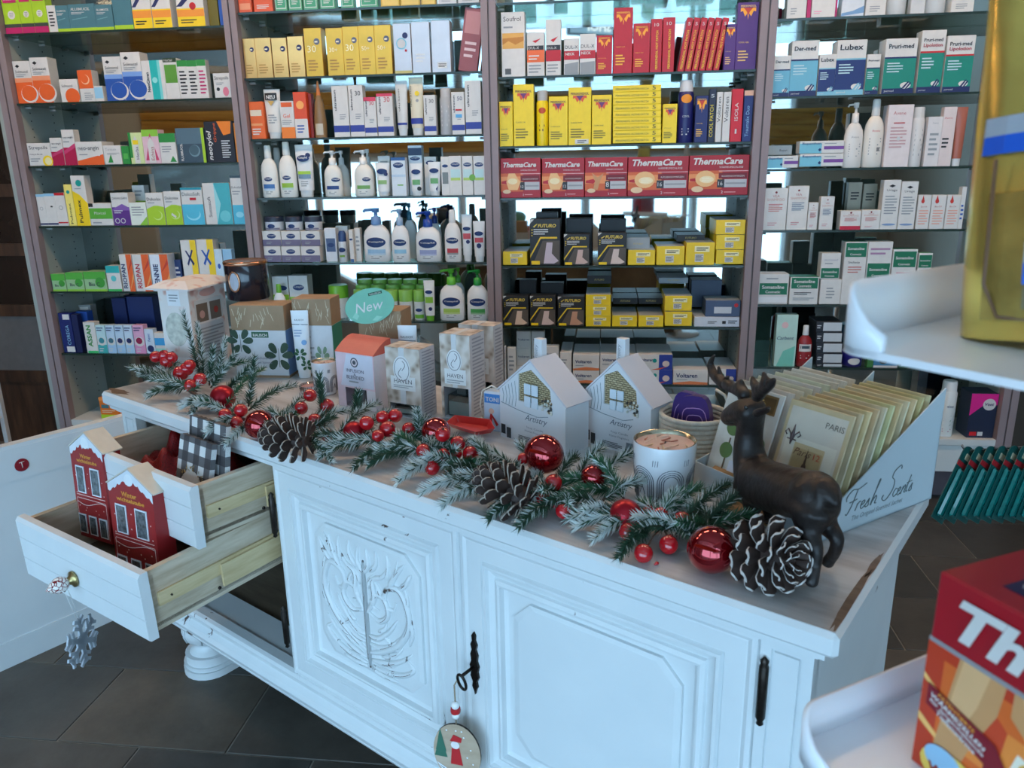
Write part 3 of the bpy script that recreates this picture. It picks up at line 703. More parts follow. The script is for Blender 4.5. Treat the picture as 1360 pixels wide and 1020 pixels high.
def C(x0, x1, yt, col, ops, desc, d=None, yb=None, dy=0.0, name='carton', rot=0.0, tops=None, mtl=None):
    return dict(k='c', x0=x0, x1=x1, yt=yt, col=col, ops=ops, desc=desc, d=d, yb=yb, dy=dy, name=name, rot=rot, tops=tops, mtl=mtl)
def B(kind, x0, x1, yt, col, cap, ops, desc, flat=0.55, yb=None, dy=0.0):
    return dict(k='b', kind=kind, x0=x0, x1=x1, yt=yt, col=col, cap=cap, ops=ops, desc=desc, flat=flat, yb=yb, dy=dy)
def shelf(bay, idx, items, setb=0.012):
    z = SHZ[bay][idx] if idx >= 0 else BASEZ
    for it in items:
        Y = SY+setb+it['dy']
        xm = (it['x0']+it['x1'])/2
        if it['yb'] is None: zb = z
        else: zb = max(z, hit_y(xm, it['yb'], Y).z)
        # pixel row of the base, for the mid height
        v = Vector((hit_y(xm, 200, Y).x, Y, zb))-CAM; yb = 510+FPX*v.dot(CD)/v.dot(CF); ym = (max(it['yt'], -40)+yb)/2
        it['X0'] = hit_y(it['x0'], ym, Y).x; it['X1'] = hit_y(it['x1'], ym, Y).x
        it['Y'] = Y; it['Z0'] = zb; it['Z1'] = hit_y(xm, it['yt'], Y).z
    lo, hi = BAYX[bay]
    for it in items: it['X0'] = max(it['X0'], lo+0.003); it['X1'] = min(it['X1'], hi-0.003)
    for a in items:
        for c in items:
            if a is c or abs(a['dy']-c['dy']) > 0.03: continue
            if a['Z0'] > c['Z1']-0.004 or c['Z0'] > a['Z1']-0.004: continue
            if a['X0'] <= c['X0'] < a['X1']-0.0005:
                mid = (a['X1']+c['X0'])/2; a['X1'] = mid-0.0006; c['X0'] = mid+0.0006
    order = sorted(items, key=lambda q: (q['x0']+q['x1'], -q['Z0']))
    for n, it in enumerate(order):
        label = "%s, %s along %s's %s" % (it['desc'], ORD[n], BAYN[bay], SHN[idx])
        group = 'goods on the %s of the %s' % (SHN[idx], BAYN[bay])
        w = it['X1']-it['X0']
        if it['k'] == 'c':
            d = it['d'] or min(0.11, max(0.03, w*0.7)); d = min(d, MIRY-0.006-it['Y'])
            carton(it['name'], {'carton': 'box', 'slim_carton': 'box', 'pouch': 'pouch'}.get(it['name'], 'box'), label, group, it['X0'], it['X1'], it['Y'], it['Z0']+0.0003, it['Z1'], d, it['col'], it['ops'], it['rot'], it['tops'], it['mtl'])
        else:
            bottle(it['kind'], label, group, (it['X0']+it['X1'])/2, w, it['Y'], it['Z0']+0.0003, it['Z1']-it['Z0'], it['col'], it['cap'], it['ops'], it['flat'])
# ================================================================== bay 1
def lines(c=GY, v0=0.1, v1=0.4, n=4): return L(c, 0.12, 0.8, v0, v1, n)
LIME = (168, 206, 40)
def lime(): return [R(MG, 0, 0, 1, .13), R((60, 70, 60), 0, .13, 1, .2), Dc(WH, .5, .38, .22), L(GY, .38, .62, .33, .43, 3), R(MG, .1, .62, .9, .82), T('SISELIN', .16, .67, .68, WH, .1)]
def flui(): return [R(LIME, 0, 0, 1, .13), T('FLUIMUCIL', .1, .76, .72, WH, .1, 0, .2, .015), L(LGY, .1, .6, .62, .72, 2), P((110, 160, 168), (.1, .42), (.7, .5), (.7, .53), (.1, .45))]
def yelnav(): return [R(YE, 0, 0, 1, .45), R((240, 150, 50), 0, .25, 1, .42), P(NV, (0, .5), (.7, .98), (.95, .98), (.2, .5)), L(BK, .12, .7, .08, .2, 2)]
shelf(1, 0, [
 C(2, 25, -22, LIME, lime(), 'lime green carton with magenta foot'), C(25, 42, -24, LIME, lime(), 'lime green carton with magenta foot'), C(42, 62, -26, LIME, lime(), 'lime green carton with magenta foot'),
 C(62, 75, 7, WH, [L(BK, .2, .8, .2, .8, 5)], 'small white carton with grey print'),
 C(75, 92, 7, TEAL, flui(), 'teal carton with lime foot'), C(92, 127, 5, TEAL, flui(), 'wide teal carton with lime foot'), C(127, 150, 6, TEAL, flui(), 'teal carton with lime foot'), C(150, 175, -8, TEAL, [R(LIME, 0, 0, 1, .13)], 'tall teal carton with lime foot'),
 C(175, 200, -20, WH, yelnav(), 'white and yellow carton with navy swoosh'), C(201, 226, -20, WH, yelnav(), 'white and yellow carton with navy swoosh'), C(234, 272, -20, WH, yelnav()+[Dc(RD, .6, .5, .12)], 'wide white and yellow carton with red dot'),
 C(274, 289, -18, (120, 104, 20), [], 'plain olive carton', dy=.03), C(290, 297, -18, BL, [], 'narrow blue carton')])
def solm(c1, c2): return [R(c1, 0, 0, 1, .5), R(c2, 0, .5, 1, .6), Dc(WH, .75, .22, .5, .9), Dc(c1, .72, .24, .44, .9), P(BK, (.15, .88), (.28, .92), (.41, .88), (.28, .84)), T('Solmucol', .12, .72, .72, BK, .1), L(GY, .12, .7, .62, .7, 2)]
shelf(1, 1, [
 C(18, 43, 81, WH, solm(OR, (236, 150, 110)), 'white carton with orange lower half'), C(43, 67, 76, WH, solm(OR, (236, 150, 110)), 'taller white carton with orange lower half'),
 C(80, 104, 105, WH, [Dc(OR, .65, .25, .4), T('Solmucol', .12, .66, .6, BK, .2)], 'low white carton with orange ring'), C(105, 124, 93, WH, [R(OR, 0, .42, 1, 1), Dc((250, 190, 150), .5, .7, .3), Dc(OR, .46, .72, .26), L(GY, .3, .9, .05, .3, 4)], 'orange topped white carton'), C(126, 137, 114, WH, [R(LB, 0, .2, 1, .9)], 'tiny pale blue carton'),
 C(139, 163, 75, WH, solm(BL, (120, 160, 220)), 'white carton with blue lower half'), C(163, 189, 69, WH, solm(BL, (120, 160, 220)), 'taller white carton with blue lower half'),
 C(190, 219, 80, WH, [R((30, 180, 176), .38, 0, .72, 1), R((120, 210, 206), .72, 0, .84, 1), T('NeoCitran', .3, .2, .5, BK, .26, 90, 0, .02), Dc((150, 224, 220), .55, .5, .12)], 'white carton with turquoise stripe'),
 C(219, 237, 77, WH, [R((90, 150, 50), .05, .4, .95, .84), R((40, 60, 30), 0, .9, 1, 1), T('Herbal', .1, .92, .6, WH, .06)], 'white carton with green panel'),
 C(237, 250, 80, WH, [R(GR, 0, .84, 1, 1), L(BK, .15, .85, .1, .75, 7)], 'slim white carton with green top'), C(250, 263, 80, WH, [R(GR, 0, .84, 1, 1), L(BK, .15, .85, .1, .75, 7)], 'slim white carton with green top'), C(263, 275, 79, WH, [R(GR, 0, .84, 1, 1), L(MG, .15, .85, .1, .75, 7)], 'slim white carton with green top and pink print'),
 C(284, 306, 97, WH, [T('Strepsils', .08, .7, .84, BK, .2), Dc((220, 120, 140), .7, .25, .18, 1.4), Dc(BK, .25, .35, .1), L(GY, .15, .6, .5, .64, 2)], 'white lozenge carton with pink swirl')])
def mag(): return [R((176, 20, 70), 0, 0, 1, .5), P((200, 60, 110), (0, .4), (1, .62), (1, .5), (0, .3)), T('neo-angin', .1, .74, .8, BK, .1), L(GY, .1, .7, .62, .7, 1)]
shelf(1, 2, [
 C(35, 68, 190, WH, [T('Strepsils', .08, .68, .8, BK, .2), T('Honig & Zitrone', .08, .46, .55, BK, .12), Dc(YE, .82, .2, .22, 1), Dc((236, 224, 170), .84, .2, .15, 1), L(GY, .08, .5, .16, .36, 2)], 'white lozenge carton with lemon picture'),
 C(68, 84, 183, WH, mag(), 'white and magenta carton'), C(84, 101, 172, WH, mag(), 'taller white and magenta carton'),
 C(101, 137, 188, WH, [P(OR, (0, 0), (1, 0), (1, .45), (0, .18)), T('neo-angin', .08, .58, .78, BK, .26), Dc(WH, .84, .44, .05), L(GY, .1, .5, .4, .5, 1)], 'white carton with orange wave'),
 C(138, 161, 193, WH, [T('Tantum', .12, .72, .62, GY, .14), P(GR, (.2, .1), (.4, .55), (.5, .1)), L(GY, .2, .9, .5, .62, 2)], 'white carton with green figure'), C(162, 172, 194, GR, [R((90, 180, 80), .2, .3, .8, .6)], 'narrow green carton'),
 C(172, 190, 176, (210, 224, 160), [R(GR, 0, .2, .2, 1), P(WH, (.3, .02), (.7, .02), (.7, .7), (.5, .9), (.3, .7)), T('Herba', .64, .15, .4, BK, .2, 90), R(YE, .3, .62, .7, .76)], 'pale green carton with white bottle print'),
 C(190, 212, 172, (226, 190, 200), [R(LG, 0, .8, 1, 1), P((200, 60, 100), (.1, .1), (.5, .9), (.9, .1)), P(WH, (.3, .02), (.7, .02), (.7, .6), (.5, .8), (.3, .6)), T('Echina', .64, .1, .4, DR, .2, 90)], 'pink carton with white bottle print'),
 C(212, 234, 177, WH, [R(GR, 0, .7, 1, 1), P(GR, (.55, .05), (.75, .25), (.95, .05)), L(GY, .12, .7, .35, .6, 3)], 'white carton with green top and clover'),
 C(235, 272, 170, (58, 78, 92), [R((84, 110, 124), 0, .55, 1, 1), R(LIME, .9, 0, 1, 1), Dc((110, 140, 150), .62, .35, .2), Dc((70, 96, 108), .6, .37, .17), T('FLUIMUCIL', .2, .06, .5, WH, .14, 90, 0, .02)], 'slate blue carton with lime edge'),
 C(273, 311, 161, (30, 30, 40), [P((240, 130, 30), (.45, 1), (.65, .66), (.9, .7), (.95, 1)), T('neotylol', .26, .06, .72, WH, .2, 90, .2, .02), T('Grippe', .42, .5, .46, OR, .12, 90, .2), L(LGY, .55, .85, .1, .55, 8)], 'black carton with large white vertical lettering'),
 C(312, 319, 163, (214, 130, 40), [], 'narrow orange carton')])
def dulc(c): return [R(c, 0, 0, 1, .6), P(WH, (.0, .5), (.5, .62), (1, .56), (1, .64), (0, .64)), T('Dulcolax', .08, .76, .8, BK, .12), L(GY, .1, .6, .66, .72, 1), Dc((200, 226, 130), .6, .3, .28, .9), Dc(c, .56, .32, .25, .9)]
shelf(1, 3, [
 C(47, 61, 258, WH, [R(LB, 0, .92, 1, 1), R(NV, 0, .04, 1, .09), Dc(GY, .5, .55, .2, 1), Dc(WH, .5, .55, .15, 1)], 'small white carton with blue top line'), C(61, 75, 257, WH, [R(LB, 0, .92, 1, 1), R(NV, 0, .04, 1, .09), Dc(BK, .6, .6, .12, .6)], 'small white carton with dark pebble print'), C(75, 88, 256, WH, [R(RD, 0, .92, 1, 1), R(RD, 0, .08, 1, .12), Dc(GY, .5, .55, .2), Dc(WH, .5, .55, .15)], 'small white carton with red top line'),
 C(88, 98, 245, (244, 226, 120), [Dc(TE, .5, .82, .22), T('Pulmex', .6, .05, .5, BK, .3, 90)], 'narrow yellow and white carton with teal dot'), C(98, 117, 233, WH, [P(YE, (0, 0), (1, 0), (1, .45), (.5, .62), (0, .7)), Dc(TE, .55, .85, .22), T('Pulmex', .5, .06, .46, BK, .26, 90, 0, .015), L(GY, .2, .8, .72, .76, 1)], 'tall yellow and white carton with teal dot'),
 C(118, 149, 270, WH, [R((90, 170, 50), 0, .3, 1, .78), R(BK, 0, .84, .2, 1), T('Movicol', .22, .5, .5, WH, .18), L(GY, .1, .6, .06, .2, 1)], 'low white carton with green band'),
 C(149, 172, 256, WH, [R(PU, 0, 0, 1, .56), P((130, 90, 170), (0, .5), (.6, .66), (1, .54), (1, .46), (0, .46)), T('DAFALGAN', .08, .8, .84, BK, .14), Dc(LGY, .22, .14, .14), Dc(PU, .22, .14, .1), Dc(LGY, .55, .14, .14), Dc(PU, .55, .14, .1), L(LGY, .1, .6, .36, .48, 2)], 'white and purple carton with two rings'),
 C(173, 195, 269, (226, 232, 220), [P(LG, (.5, 0), (1, 0), (1, .4)), L(GY, .12, .85, .4, .85, 4)], 'low pale carton with green corner'), C(178, 194, 246, WH, [R(LG, 0, 0, 1, .6), L(GY, .2, .8, .7, .9, 2)], 'white and green carton set back', dy=.09),
 C(195, 218, 256, WH, dulc(LIME), 'white and lime green carton with pill arc'), C(219, 241, 254, WH, dulc(LIME)+[P(WH, (.35, .3), (.6, .2), (.65, .26), (.4, .36))], 'white and lime green carton with white pill'),
 C(242, 270, 249, WH, [R(CY, 0, 0, 1, .55), T('DulcoSoft', .06, .78, .84, BK, .14), R(RD, .4, .66, .7, .73), Dc((150, 220, 236), .5, .28, .34, .8), Dc(CY, .48, .32, .32, .8), R((40, 150, 170), 0, .94, 1, 1)], 'white and cyan carton with red tab'),
 C(271, 307, 243, WH, [R((70, 176, 186), .42, 0, 1, 1), P((150, 214, 218), (.42, .0), (.62, .5), (.42, 1)), T('Sucosoft', .26, .18, .5, BK, .12, 90), Dc((110, 200, 206), .75, .2, .2)], 'wide white and turquoise carton'), C(308, 329, 233, WH, [R(CY, 0, 0, 1, .4), T('DulcoSoft', .06, .74, .84, BK, .12), R((60, 80, 90), 0, .95, 1, 1), L(GY, .1, .7, .6, .7, 2), Dc((150, 220, 236), .5, .2, .3, .7)], 'tall white and cyan carton')])
def bio(): return [R((80, 170, 60), 0, .62, 1, 1), Dc((60, 150, 50), .72, .45, .22), T('Bio C', .2, .26, .5, (60, 70, 70), .34, 0, 0, .02), R(LG, 0, 0, 1, .1)]
def riop(s, c): return [R(OR, .55, 0, 1, 1), P((240, 160, 90), (.55, 0), (1, .5), (1, .35)), P((200, 60, 40), (.55, .5), (1, .9), (1, .75)), T(s, .42, .08, .66, c, .34, 90, 0, .02)]
shelf(1, 4, [
 C(69, 87, 364, (150, 190, 140), bio(), 'low green carton'), C(88, 111, 362, (150, 190, 140), bio(), 'low green carton with leaf'), C(112, 141, 361, (150, 190, 140), bio(), 'wide low green carton with leaf'),
 C(142, 160, 353, WH, [R((40, 170, 170), 0, .72, 1, 1), Dc((90, 190, 190), .5, .5, .2), R((60, 180, 90), 0, .0, 1, .08)], 'white carton with turquoise top'),
 C(161, 177, 338, WH, riop('RIOPAN', NV), 'white carton with orange flank and navy lettering'), C(178, 200, 338, WH, riop('RIOPAN', (190, 40, 60)), 'white carton with orange flank and red lettering'), C(201, 225, 338, (222, 230, 240), riop('RENNIE', NV), 'pale blue carton with orange flank'),
 C(231, 242, 345, (40, 60, 110), [L(WH, .2, .8, .2, .8, 4)], 'small navy carton', dy=.05),
 C(243, 263, 319, WH, [R(YE, .62, 0, 1, 1), P(NV, (.25, .8), (.35, .8), (.8, .55), (.72, .5)), P(NV, (.7, .82), (.78, .8), (.4, .5), (.32, .54))], 'white carton with yellow flank and navy cross figure'), C(264, 286, 318, WH, [R(YE, .62, 0, 1, 1), P(BL, (.25, .8), (.35, .8), (.8, .55), (.72, .5)), P(BL, (.7, .82), (.78, .8), (.4, .5), (.32, .54))], 'white carton with yellow flank and blue cross figure'),
 C(287, 297, 331, (200, 222, 236), [Dc(BL, .5, .6, .2, 1.6)], 'slim pale blue carton with drop'), C(298, 310, 331, (150, 196, 226), [Dc(BL, .5, .6, .2, 1.6)], 'slim sky blue carton with drop'),
 C(311, 331, 345, LGY, [L(GY, .1, .9, .1, .9, 5)], 'pale grey carton with fine lines')])
def ring(c, d, bg): return [R(bg, 0, 0, 1, .3), Dc(WH, .5, .42, .44), Dc(d, .48, .45, .3), L(NV, .1, .8, .78, .94, 2), L(LGY, .15, .6, .04, .2, 2)]
shelf(1, 5, [
 C(81, 97, 416, (20, 34, 100), [R(WH, .3, .02, .95, .16), T('COREGA', .72, .2, .5, LB, .3, 90), R(WH, .35, .84, .9, .97)], 'navy carton with white foot panel'), C(98, 106, 418, (16, 26, 74), [], 'slim dark navy carton'),
 C(103, 119, 414, (40, 84, 170), [R(WH, .2, .02, 1, .12), T('KUKIDENT', .6, .2, .6, NV, .2, 90)], 'royal blue carton', dy=.05), C(107, 124, 405, GY, [R(WH, .1, .75, .8, .95)], 'grey carton with white label', dy=.15),
 C(113, 128, 428, WH, [T('ASSAN', .62, .2, .7, GR, .4, 90, 0, .03), R((60, 190, 110), .1, 0, 1, .07)], 'white carton with green vertical lettering'),
 C(129, 141, 432, (190, 222, 226), ring(0, (60, 140, 150), (60, 170, 170)), 'small teal carton with ring'), C(142, 153, 432, (190, 214, 232), ring(0, (60, 110, 130), (160, 200, 230)), 'small pale blue carton with grey dot'), C(154, 165, 432, (190, 214, 232), ring(0, NV, (160, 200, 230)), 'small pale blue carton with navy dot'), C(166, 177, 432, (200, 220, 236), ring(0, NV, (170, 206, 232)), 'small ice blue carton with navy dot'), C(178, 192, 432, (226, 170, 200), ring(0, (150, 20, 70), (220, 150, 190)), 'small pink carton with crimson dot'),
 C(193, 205, 437, (206, 220, 234), [Dc(NV, .5, .2, .36), T('Femi', .6, .5, .3, BL, .3, 90)], 'small white carton with navy dot at foot'), C(206, 219, 442, WH, [R((60, 160, 220), 0, .4, 1, .75), R((150, 210, 200), 0, 0, 1, .25)], 'small white and azure carton'),
 C(152, 170, 396, (20, 36, 90), [], 'tall navy carton at the back', dy=.17), C(172, 206, 394, (24, 44, 104), [], 'wide navy carton at the back', dy=.17)])
def orl(): return [R(LIME, 0, 0, 1, .2), R((244, 150, 70), 0, .84, 1, 1), T('Immunovital', .3, .86, .5, WH, .1), R(TEAL, .1, .5, .5, .66), L(CR_, .1, .8, .28, .42, 2)]
shelf(1, -1, [C(133, 157, 528, (232, 120, 30), orl(), 'orange carton with lime foot', d=.1), C(158, 190, 528, (232, 120, 30), orl()[:2]+[R((190, 60, 40), .1, .5, .55, .68), Dc((120, 30, 60), .6, .58, .08), L(CR_, .1, .8, .28, .42, 2)], 'wider orange carton with lime foot', d=.1)])

# ================================================================== bay 2
M_GOLDFOIL = mat((226, 178, 110), 0.28, 0.75, 0.12, 12, name='gold_foil')
M_YGOLD = mat((222, 176, 70), 0.35, 0.45, 0.10, 12, name='yellow_gold_board')
M_SILVER = mat((200, 200, 204), 0.35, 0.35, 0.06, 12, name='pearl_board')
def grn(): return [R((210, 222, 214), .08, .08, .92, .94), R((70, 160, 120), .12, .11, .88, .91), L(WH, .25, .7, .2, .4, 3)]
shelf(2, 0, [C(315, 333, -25, (226, 92, 50), [R((236, 150, 110), .1, .1, .9, .3)], 'orange carton'), C(336, 361, -25, (226, 92, 50), [L(WH, .15, .8, .1, .25, 3)], 'wide orange carton')]
 +[C(a, c, -25, (90, 168, 128), grn(), 'green carton with white outline') for a, c in ((364, 380), (382, 400), (402, 421), (424, 444), (452, 469), (477, 501))]
 +[C(a, c, -25, (212, 176, 70), [R((232, 200, 110), .08, .05, .92, .3)], 'yellow gold carton') for a, c in ((505, 530), (531, 557), (559, 578))]+[C(a, c, -25, LGY, [L(GY, .2, .8, .1, .3, 3)], 'pearl white carton') for a, c in ((581, 606), (608, 636))])
def goldy(s=None, big=False): return [Dc(NV if not big else (90, 96, 120), .72, .72, .17), L((250, 240, 210), .6, .82, .68, .75, 1)]+([T(s, .16, .5, .5, (252, 240, 200), .14)] if s else [])+[L((180, 130, 60), .15, .7, .1, .36, 4)]
shelf(2, 1, [C(a, c, y, GO, goldy(), 'gold foil carton with navy dot', mtl=M_GOLDFOIL) for a, c, y in ((319, 340, 51), (340, 361, 50), (362, 382, 50), (383, 404, 48))]
 +[C(a, c, y, GO, goldy(s, True), 'yellow gold carton reading %s' % s, mtl=M_YGOLD) for a, c, y, s in ((405, 428, 37, '30'), (434, 456, 37, '30+'), (456, 477, 35, '30'), (477, 498, 34, '50+'), (498, 520, 33, '50+'))]
 +[C(523, 546, 31, LGY, [Dc(NV, .68, .76, .16), Dc((120, 190, 210), .45, .6, .3), Dc(LGY, .45, .6, .24), Dc(RD, .7, .46, .07), R((200, 190, 120), 0, 0, 1, .06)], 'pearl carton with turquoise ring', mtl=M_SILVER), C(547, 571, 29, LGY, [L(WH, .2, .7, .2, .4, 3)], 'plain pearl carton', mtl=M_SILVER), C(573, 598, 27, LGY, [R(WH, .3, .08, .8, .2), L(BK, .34, .76, .1, .18, 3)], 'pearl carton with barcode', mtl=M_SILVER),
 C(607, 632, 10, (150, 80, 84), [R((190, 130, 130), .1, .6, .9, .95), L((220, 190, 190), .2, .8, .2, .5, 3)], 'pink clear pouch leaning on the post', name='pouch', d=.03, rot=(0, math.radians(9), 0))])
def ultra(s, c=BK): return [R((44, 60, 150), 0, .1, 1, .23), T('ultrasun', .26, .52, .4, BK, .14, 90, 0, .02), T(s, .46, .8, .38, c, .12)]+[L(GY, .42, .8, .34, .46, 3)]
shelf(2, 2, [
 C(330, 351, 135, (234, 104, 40), [R(CR_, .05, .62, .85, .78), R((240, 160, 100), .05, .36, .85, .42), L(WH, .1, .7, .1, .3, 3)], 'orange carton with cream panel'),
 B('tube', 350, 372, 118, (226, 222, 214), (226, 224, 218), [R(BK, .14, .78, .86, .92), T('NEU', .24, .8, .52, WH, .1, 0, 0, .03), P((210, 170, 90), (.3, .76), (.7, .76), (.5, .66)), L(GY, .25, .75, .3, .5, 4)], 'white tube with black banner'),
 C(373, 391, 134, WH, [R((240, 130, 40), 0, 0, 1, .3), R(OR, .1, .84, .9, .96), T('Gel', .2, .55, .5, OR, .12), L(GY, .1, .8, .36, .5, 3)], 'white carton with orange foot'), C(391, 409, 122, (226, 80, 40), [R(WH, 0, 0, 1, .42), Dc((250, 170, 90), .5, .72, .3), L(BL, .15, .7, .1, .3, 3)], 'orange topped white carton'), C(410, 415, 124, (150, 40, 30), [], 'slim brick red carton', dy=.02),
 B('cone', 414, 430, 107, (140, 108, 70), (214, 120, 50), [R((200, 190, 170), .2, .1, .8, .5)], 'bronze conical bottle with orange cap', flat=.8),
 C(442, 463, 114, WH, ultra(''), 'tall white carton with royal blue foot band'), C(464, 483, 113, WH, ultra('30'), 'white carton reading 30 with blue band'), C(484, 500, 129, WH, [R((214, 60, 90), 0, .9, 1, 1)]+ultra('30', RD), 'small white carton with pink top'), C(501, 522, 124, WH, [R((214, 60, 90), 0, .93, 1, 1)]+ultra('30', RD), 'white carton with pink top and red number'),
 B('tube', 525, 541, 107, (214, 214, 210), (220, 220, 218), [R((44, 60, 150), .1, .2, .9, .24), T('ultrasun', .4, .45, .4, BK, .14, 90)], 'slim pale tube with blue line'), B('tube', 543, 562, 102, (226, 216, 190), (226, 224, 218), [R((44, 60, 150), .08, .2, .92, .3), T('ultrasun', .2, .5, .35, BK, .14, 90), Dc(YE, .6, .72, .16), Dc(GY, .6, .6, .1)], 'cream tube with blue band'),
 C(563, 579, 126, WH, ultra('30'), 'small white carton reading 30'), B('can', 583, 599, 117, (176, 178, 180), (190, 190, 190), [L(WH, .2, .8, .2, .8, 5)], 'silver spray can'), C(600, 617, 122, WH, ultra('50', NV)+[R(RD, .3, .56, .8, .6), R((90, 170, 220), .3, .4, .8, .48)], 'white carton with red and azure lines'), C(618, 639, 107, WH, ultra(''), 'tallest white carton with royal blue foot band')])
CB = (232, 230, 222); OV = (16, 48, 104)
def ceta(b1, b2=None, u=.5, v=.62, s=.3): return [Dc(OV, u, v, s, .5), T('Cetaphil', u-s*.78, v-.02, s*1.56, WH, .07, 0, 0, .02), R(b1, .18, .30, .84, .44)]+([R(b2, .18, .24, .84, .30)] if b2 else [])+[L(GY, .3, .7, .1, .22, 2)]
shelf(2, 3, [
 B('lotion', 344, 366, 193, CB, CB, ceta((60, 110, 170), (190, 214, 230), s=.24, v=.6), 'ivory lotion bottle with blue label', .6), B('lotion', 368, 391, 188, CB, CB, ceta((150, 190, 60), (190, 214, 200), s=.24, v=.6), 'ivory lotion bottle with green label', .6),
 B('lotion', 356, 378, 196, CB, CB, None, 'plain ivory lotion bottle in the back row', .5, dy=.13),
 B('tube', 391, 415, 192, (228, 228, 226), (228, 228, 226), [Dc(OV, .5, .74, .34, .5), T('Cetaphil', .26, .725, .48, WH, .06, 0, 0, .02), Dc(NV, .78, .8, .12), R((170, 210, 70), .16, .44, .86, .50), R((120, 150, 170), .16, .36, .86, .44), L(GY, .3, .7, .2, .32, 3)], 'large white tube with green stripe'),
 B('pump', 428, 452, 200, CB, (236, 236, 232), ceta((40, 70, 130), None, .7, .68, .22), 'ivory pump bottle with navy print', .6), B('pump', 443, 462, 200, CB, (236, 236, 232), None, 'ivory pump bottle behind another', .6, dy=.10), B('pump', 468, 494, 199, CB, (236, 236, 232), ceta((120, 170, 90), None, .68, .68, .2), 'ivory pump bottle with green print', .6), B('pump', 478, 497, 198, CB, (236, 236, 232), None, 'second ivory pump bottle at the back', .6, dy=.10),
 B('tube', 498, 517, 216, (230, 230, 228), (230, 230, 228), [Dc(OV, .5, .74, .36, .5), R((150, 190, 120), .2, .36, .8, .48), Dc(NV, .76, .66, .13)], 'small white tube with navy seal'), C(503, 519, 207, WH, [L(GY, .2, .8, .6, .9, 3)], 'white carton behind a small tube', dy=.06),
 C(520, 539, 209, (218, 226, 232), [R((40, 90, 150), 0, .92, 1, 1), Dc(OV, .5, .8, .36, .5), T('Cetaphil', .22, .79, .56, WH, .06), R((190, 210, 226), 0, .5, 1, .56), R((120, 180, 60), .4, .27, .8, .3)], 'pale blue carton with navy oval'), C(543, 561, 193, (216, 224, 230), [R((30, 56, 90), 0, .8, 1, .95), Dc(OV, .5, .74, .36, .4), T('Cetaphil', .22, .73, .56, WH, .05)], 'tall pale carton behind a tube', dy=.05),
 B('tube', 544, 561, 217, (230, 230, 228), (230, 230, 228), [Dc(OV, .5, .74, .36, .5), R((110, 170, 110), .2, .34, .8, .50), Dc(BK, .72, .22, .16)], 'white tube with black seal at foot'),
 C(564, 580, 208, WH, [Dc(OV, .5, .84, .36, .5)], 'white carton behind a tube', dy=.05), B('tube', 568, 585, 215, (230, 230, 228), (230, 230, 228), [Dc(OV, .5, .74, .36, .5), R((110, 170, 110), .2, .36, .8, .52), P(NV, (.6, .2), (.8, .3), (.7, .12))], 'white tube with green block'),
 C(586, 597, 208, WH, [Dc(OV, .5, .76, .36, .5), R((120, 130, 130), .15, .3, .85, .6)], 'slim white carton with grey block')]
 +[C(a, c, 207, WH, [Dc(OV, .5, .78, .38, .5), T('Cetaphil', .2, .765, .6, WH, .06), R((190, 220, 220), .1, .45, .9, .66), R((180, 206, 100), .1, .38, .9, .45)]+([Dc((110, 170, 60), .95, .45, .3)] if a == 614 else []), de) for a, c, de in ((597, 613, 'white carton with pale green block'), (614, 628, 'white carton with round green sticker'), (629, 644, 'rightmost white carton with pale green block'))])
def cbx(): return [R((110, 100, 130), 0, 0, 1, .42), Dc(OV, .5, .66, .24, .5), T('Cetaphil', .32, .64, .36, WH, .1), L(GY, .2, .5, .1, .3, 2)]
st = []
for q, (a, c) in enumerate(((346, 373), (374, 399), (400, 425))):
    st += [C(a, c, 327, WH, cbx(), 'lower white carton with mauve foot, column %s' % ORD[q], yb=348, d=.08), C(a, c, 307, WH, cbx(), 'upper white carton with mauve foot, column %s' % ORD[q], yb=326.6, d=.08), B('jar', a+1, c-1, 288, (222, 224, 228), (40, 50, 70), [Dc(OV, .5, .5, .2, .6), R((130, 130, 150), .1, .06, .9, .3)], 'cream jar with dark lid, column %s' % ORD[q], yb=306.4, dy=.004)]
